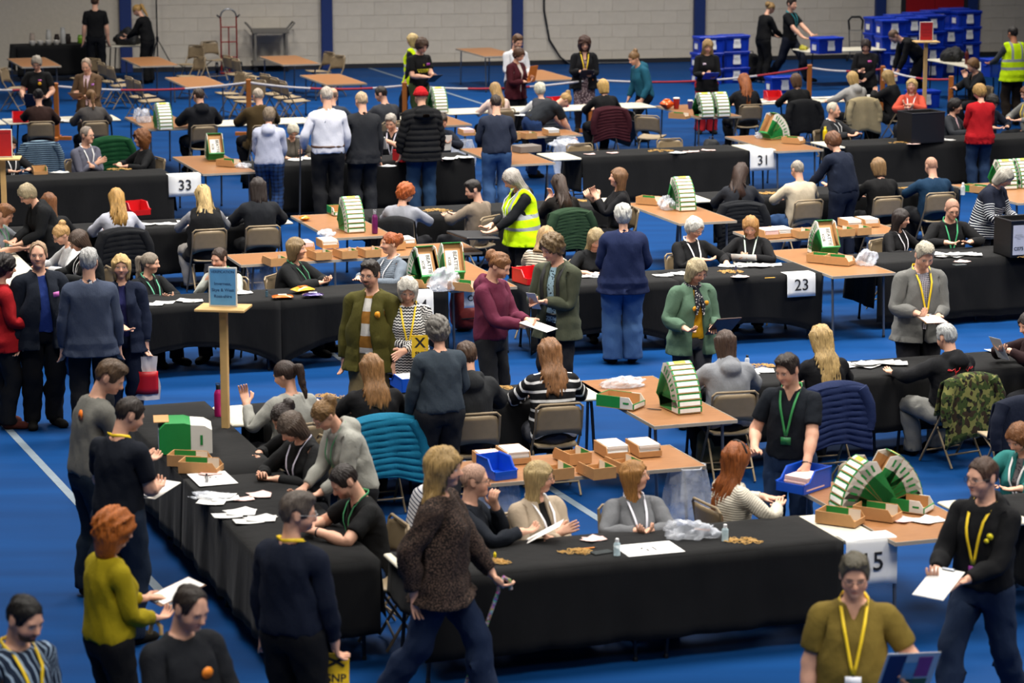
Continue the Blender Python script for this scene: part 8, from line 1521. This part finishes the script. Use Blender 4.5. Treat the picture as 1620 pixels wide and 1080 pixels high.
def stick(a, b, r, mat, label, name='walking_stick', hook=None, mat2=None):
    a, b = np.array(a, float), np.array(b, float); o = empty(name, tuple(b)); q = a-b; m = MB().tube([(0,0,0), tuple(q*.5), tuple(q)], r, 10).build('shaft', mat, o, True); MB().lathe([(r*1.5,0),(r*1.5,.02),(r,.035)], (0,0,0), 10).build('rubber_tip', M_DARKLEG, o)
    if hook is not None:
        h = np.array(hook, float); MB().tube([tuple(q), tuple(q+np.array((0,0,.05))), tuple(q+h*.5+np.array((0,0,.085))), tuple(q+h+np.array((0,0,.06))), tuple(q+h*1.15)], r*1.15, 10).build('curved_handle', mat2 or mat, o, True)
    return tag(o, label, 'walking stick')
def speck():
    t = NT('patterned_cane'); v = t.n('ShaderNodeTexVoronoi'); v.inputs['Scale'].default_value = 70; t.put(v.inputs['Vector'], t.obj()); h = t.n('ShaderNodeHueSaturation'); t.put(h.inputs['Color'], v.outputs['Color']); h.inputs['Saturation'].default_value = .9; h.inputs['Value'].default_value = .4; return t.fin(h.outputs[0], .5)
hp_ = HAND['cane_woman']['L'][0]; stick(hp_+np.array((0,0,-.02)), (hp_[0]-.28, hp_[1]-.10, .0), .013, speck(), 'patterned folding cane of the walking blonde woman', 'walking_stick', (.07,.02,0))
yr_ = HAND['yellow_redhead']['R'][0]; stick((yr_[0]-.02, yr_[1]-.05, .86), (yr_[0]+.04, yr_[1]-.09, .0), .012, plain('teal_cane', '#167a9a', .4), 'teal walking stick hooked on the arm of the ginger-haired woman', 'walking_stick', (-.06,.02,0), M_PINE)
wc_ = HAND['white_shirt_crutch']['L'][0]; k_ = empty('crutch', (wc_[0]-.10, wc_[1]-.06, 0)); MB().tube([(0,0,0),(.02,.03,.95),(.02,.05,1.20)], .012, 8).build('shaft', M_STEEL, k_, True); MB().tube([(.02,.03,.95),(.10,.06,.96)], .014, 8).build('hand_grip', M_DARKLEG, k_, True); MB().tube([(.02+.05*math.cos(t),.05+.05*math.sin(t),1.2) for t in [PI*.2+PI*1.6*i/10 for i in range(11)]], .02, 8).build('arm_cuff', plain('grey_cuff', '#8a8d92', .5), k_, True); MB().lathe([(.02,0),(.02,.03),(.013,.05)], (0,0,0), 10).build('rubber_tip', M_DARKLEG, k_); tag(k_, 'grey elbow crutch beside the white shirt', 'crutch')
nc_ = HAND['navy_cardigan_woman']['L'][0]; b_ = empty('shopping_bag', (nc_[0], nc_[1]-.01, nc_[2]-.46)); bg = lambda s: (lambda a, b: ((a-.5)*.28*(1-.25*b)+.012*math.sin(9*b+5*a), s*(.045*math.sin(PI*a)*(1-.6*b)+.006*math.sin(17*a+6*b)), .42*b))
MB().grid(bg(1), 10, 10).grid(bg(-1), 10, 10).build('bag_body', plain('bag_white_film', '#d9d3d4', .4), b_, True); MB().grid(lambda a, b: ((a-.5)*.24, -.052*math.sin(PI*(a*.86+.07))-.004, .06+.22*b), 8, 4).build('printed_panel', plain('bag_red_print', '#b5121c', .4), b_, True, .002); MB().tube([(-.07,0,.41),(-.03,0,.47),(.03,0,.47),(.07,0,.41)], .008, 6).build('carry_handle', plain('bag_white_film', '#d9d3d4', .4), b_, True); tag(b_, 'white and red plastic shopping bag of the blonde woman in navy', 'bag')
bk_ = np.array(HAND['box_carrier']['L'][0]+HAND['box_carrier']['R'][0])/2; tote((6.430,57.001,0.745), 25, 'blue storage box on the white table before the striding man')

# ---------------------------------------------------------------- the far end of the hall
for u, v, l in ((8.6,54.2,'far brown table at the left edge'), (10.8,53.6,'far brown table by the blonde ponytail'), (10.8,49.4,'far brown table behind the olive coat'), (13.5,53.0,'far brown table before the grey trolley'), (13.3,49.0,'far brown table behind the bald man in slate'), (17.8,53.4,'far empty brown table before the pale wall'), (17.2,48.5,'far brown table behind the burgundy blazer')): table(u, v, u+.76, v+1.9, 'brown', l)
table(24.4, 52.2, 26.2, 52.95, 'white', 'far white table carrying the blue box by the striding man'); table(25.9, 46.4, 26.65, 48.2, 'white', 'white table before the safety vest at the far right'); table(25.95, 48.25, 26.7, 50.0, 'white', 'white table beside the big pile of blue boxes'); table(11.05, 58.1, 12.0, 58.8, 'white', 'small white table beside the blue column')
FC = [(8.3,53.2,60),(9.9,54.6,-60),(10.3,53.9,100),(10.3,53.0,100),(11.95,54.3,-70),(10.25,50.9,100),(10.25,50.1,95),(11.95,50.9,-75),(11.95,50.1,-80),(11.95,49.4,-60),(12.95,54.5,105),(12.95,53.8,100),(14.65,54.5,-75),(14.65,53.7,-65),(12.75,50.6,105),(12.75,49.9,100),(12.75,49.2,95),(13.2,57.6,19),(12.5,56.8,-50)]
FT = ['near the left edge table','right of the left edge table','left of the ponytail table, farther','left of the ponytail table, nearer','right of the ponytail table','left of the table behind olive coat, farther','left of the table behind olive coat, nearer','right of the table behind olive coat, farthest','right of the table behind olive coat, middle','right of the table behind olive coat, nearest','left of the trolley table, farther','left of the trolley table, nearer','right of the trolley table, farther','right of the trolley table, nearer','left of the table behind slate jacket, farthest','left of the table behind slate jacket, middle','left of the table behind slate jacket, nearest','standing left of the hand truck','tipped towards the hand truck']
for i, (u, v, f) in enumerate(FC): chair(UV(u,v), f+19, 'empty folding chair '+FT[i], 'khaki', 'empty chairs at the far tables')
cl_ = cloth(9.2, 58.6, 10.9, 59.4, 'black cloth on the far table set with bowls', .62, .4, .5, .5, 0, 61); table(9.25, 58.62, 10.85, 59.38, 'white', 'far table set with bowls under black cloth')
def bowl(loc, r, h, col, label, cat='bowl', prof=None):
    o = empty('crockery', loc); MB().lathe(prof or [(r*.5,0),(r*.6,.006),(r*.95,h*.6),(r,h),(r*.93,h),(r*.5,.02)], (0,0,0), 14).build('vessel', plain('crock_'+col, col, .35), o, True); MB().lathe([(r*.55,0),(r*.55,.008)], (0,0,-.0), 12).build('foot_ring', plain('crock_'+col, col, .35), o); return tag(o, label, cat)
for i, n in enumerate(('leftmost','second','third','rightmost')): bowl(UV(9.55+i*.17,58.75,.752), .075, .10, '#c9c5bd', n+' of four white bowls at the front of the far table')
for u, h, c, l in ((9.95,.30,'#b8b8b4','white jug on the far table'), (10.25,.34,'#b4b4b2','white flask jug on the far table'), (10.12,.20,'#2a2220','left dark cafetiere on the far table'), (10.36,.20,'#2a2422','right dark cafetiere on the far table'), (10.62,.17,'#6a9a1c','lime green pot on the far table'), (9.6,.24,'#a89a90','pale tin behind the bowls')): bowl(UV(u,59.05,.752), .065, h, c, l, 'jug', [(.055,0),(.06,.01),(.06,h*.7),(.045,h*.85),(.05,h),(.044,h),(.035,h*.8)])
blob('holdall_bag', UV(11.5,58.4,.745), (.6,.4,.36), 33, plain('holdall_black', '#0f1013', .7), 'black holdall on the small white table by the column', 'bag')
# hand truck, trolleys, tripod
M_TRK = plain('red_truck_tube', '#8a1f16', .45, .2); r_ = empty('hand_truck', (-6.136,60.388,0.000), WANG)
for s in (1,-1): MB().tube([(s*.17,0,.05),(s*.17,-.02,1.0),(s*.17,.02,1.22)], .017, 8).build('upright', M_TRK, r_, True); MB().lathe([(.11,-.03),(.12,-.02),(.12,.02),(.11,.03)], (s*.26,.10,.12), 16, rot('y',90)).build('wheel', M_DARKLEG, r_, True); MB().tube([(s*.17,.02,1.20),(s*.25,.04,1.26)], .018, 8).build('side_grip', M_DARKLEG, r_, True)
MB().tube([(.17*math.cos(t),.02,1.22+.17*math.sin(t)) for t in [PI*i/12 for i in range(13)]], .017, 8).build('top_hoop', M_STEEL, r_, True)
for z in (.35,.68,1.0): MB().tube([(-.17,0,z),(.17,0,z)], .014, 8).build('crossbar', M_TRK, r_, True)
MB().tube([(0,0,.05),(0,0,1.0)], .014, 8).build('centre_bar', M_TRK, r_, True); MB().box((0,-.10,.02), (.42,.22,.02)).build('toe_plate', M_TRK, r_); tag(r_, 'red two-wheeled hand truck against the pale wall', 'hand truck')
r_ = empty('utility_cart', (-5.280,60.813,0.000), WANG); M_GC = plain('grey_cart_plastic', '#77736c', .6)
for z in (.16,.86): MB().box((0,0,z), (.80,.42,.05), None, .015).box((0,-.2,z+.045), (.80,.02,.05)).box((0,.2,z+.045), (.80,.02,.05)).build('shelf', M_GC, r_)
for x in (-.34,.34):
    for y in (-.17,.17): MB().box((x,y,.5), (.05,.05,.68), None, .006).build('leg', M_GC, r_); MB().lathe([(.05,-.015),(.055,0),(.05,.015)], (x,y,.06), 12, rot('x',90)).build('castor', M_DARKLEG, r_, True)
for s in (1,-1): MB().tube([(s*.38,-.18,.90),(s*.52,-.18,1.06),(s*.52,.18,1.06),(s*.38,.18,.90)], .02, 8).build('push_handle', M_GC, r_, True)
tag(r_, 'grey two-shelf utility cart against the pale wall', 'trolley')
r_ = empty('shopping_trolley', (7.791,63.179,0.000), WANG)
for s in (1,-1): MB().tube([(s*.13,0,.08),(s*.16,.02,.75)], .012, 8).build('upright', M_STEEL, r_, True); MB().lathe([(.06,-.015),(.07,0),(.06,.015)], (s*.18,.05,.07), 12, rot('y',90)).build('wheel', M_DARKLEG, r_, True)
MB().tube([(-.15,.02,.72),(-.17,.03,.92),(-.10,.03,1.0),(.10,.03,1.0),(.17,.03,.92),(.15,.02,.72)], .025, 8).build('padded_handle', M_DARKLEG, r_, True)
for z in (.2,.45,.7): MB().tube([(-.15,.01,z),(.15,.01,z)], .008, 6).build('crossbar', M_STEEL, r_, True)
MB().box((0,-.1,.06), (.3,.2,.02)).build('base_plate', M_STEEL, r_); tag(r_, 'folding trolley with black handle by the far wall', 'trolley')
r_ = empty('tripod_pole', (-7.687,60.388,0.000)); MB().tube([(0,0,.3),(0,0,2.6)], .016, 8).build('pole', M_DARKLEG, r_, True)
for i in range(3): MB().tube([(0,0,.75),(.4*math.cos(i*2.1),.4*math.sin(i*2.1),.01)], .012, 6).build('leg', M_DARKLEG, r_, True)
MB().lathe([(.03,.70),(.035,.74),(.03,.80)], (0,0,0), 10).build('collar', M_DARKLEG, r_, True); tag(r_, 'thin dark tripod pole beside the blonde ponytail', 'tripod')
cx_ = wx((0.790,62.122,0.000)); o = MB().tube([(cx_,-.03,4.0),(cx_-.03,-.03,2.4),(cx_-.02,-.03,1.2),(cx_+.10,-.03,.55),(cx_+.35,-.06,.16),(cx_+.55,-.10,.02),(cx_+2.2,-.15,.015)], .022, 8).build('wall_cable', M_DARKLEG, None, True); o.location = tuple(A_); o.rotation_euler = (0,0,WANG); tag(o, 'black cable hanging down the pale wall behind the floral dress', 'cable')
# rope barrier
M_POST = plain('orange_wood', '#a8601c', .55, 0, .08); M_ROPE = (plain('white_rope', '#c4c0c4', .7), plain('red_rope', '#a01c30', .7))
BP = [((-9.438,48.243,1.000),'left edge'),((-7.958,48.461,1.000),'between rosette and tweed'),((-4.658,49.124,1.000),'behind the olive coat'),((-1.878,48.570,1.000),'behind the curly-haired youth'),((1.409,49.576,1.000),'behind the floral dress'),((5.547,51.841,1.000),'beside the brown bob'),((6.880,51.593,1.000),'behind the hooded black coat'),((7.851,49.690,1.000),'left of the hand on face')]
for i, (p, l) in enumerate(BP):
    r_ = empty('barrier_post', (p[0],p[1],0)); MB().box((0,0,.5), (.085,.085,1.0), None, .01).build('post', M_POST, r_); m = MB(); m.box((0,0,.03), (.5,.08,.06)); m.box((0,0,.03), (.08,.5,.06)); m.build('cross_foot', M_POST, r_); tag(r_, 'orange wooden barrier post '+l, 'post')
    if i:
        a, b = np.array(BP[i-1][0]), np.array(p); L = np.linalg.norm(b-a); sag = .05+.045*L; n = max(4, int(L/.55)); r_ = empty('barrier_rope', tuple(a)); f = lambda t: (b-a)*t+np.array((0,0,-.06-4*sag*t*(1-t)*.5))
        for k in range(n): MB().tube([tuple(f((k+q/3)/n)) for q in range(4)], .022, 6).build('rope_length', M_ROPE[(k//2)%2], r_, True)
        tag(r_, 'red and white barrier rope ending at the post '+l, 'rope')
# blue storage boxes
N_ = 0
for c in range(5):
    for dp in range(2):
        for k in range(4):
            if dp == 0 and c == 3 and k == 3: continue
            p = UV(26.45+c*.66+dp*.10, 52.5+c*.42+dp*.72, k*.335); tote(p, 19+(((c*7+k*5+dp*3)%5)-2)*1.5, '%s blue box in the %s column, %s rank of the big pile' % (('lowest','second','third','top')[k], ('leftmost','second','middle','fourth','rightmost')[c], ('front','back')[dp]))
for u, v, k, l in ((22.75,53.6,0,'lowest blue box of the left column behind the long blonde hair'), (22.75,53.6,1,'middle blue box of the left column behind the long blonde hair'), (22.80,53.6,2,'top blue box of the left column behind the long blonde hair'), (23.42,53.75,0,'lowest blue box of the right column behind the long blonde hair'), (23.42,53.75,1,'middle blue box of the right column behind the long blonde hair'), (23.42,53.75,2,'top blue box of the right column behind the long blonde hair'), (23.55,51.6,0,'single blue box on the floor by the black bag'), (25.0,48.2,0,'blue box on the floor under the hands of the bending man')): tote(UV(u,v,k*.335), 19, l)
q_ = (HAND['hivis_back']['L'][0]+HAND['hivis_back']['R'][0])/2; tote((q_[0],q_[1]+.10,q_[2]-.22), AWY, 'blue box lifted by the man in the safety vest')
blob('coat_heap', UV(26.25,49.4,.745), (.5,.5,.3), 41, plain('heap_black', '#131316', .8), 'dark heap of coats on the white table by the safety vest', 'coat'); bottle(UV(26.2,48.7,.745), .3, .04, '#5a1c18', 'dark red flask on the white table by the safety vest')
blob('yellow_case', UV(24.5,52.6,.745), (.2,.15,.1), 44, plain('case_yellow', '#a8a01c', .5), 'small yellow case on the far white table', 'case')
bpy.data.scenes.remove(BENCH)
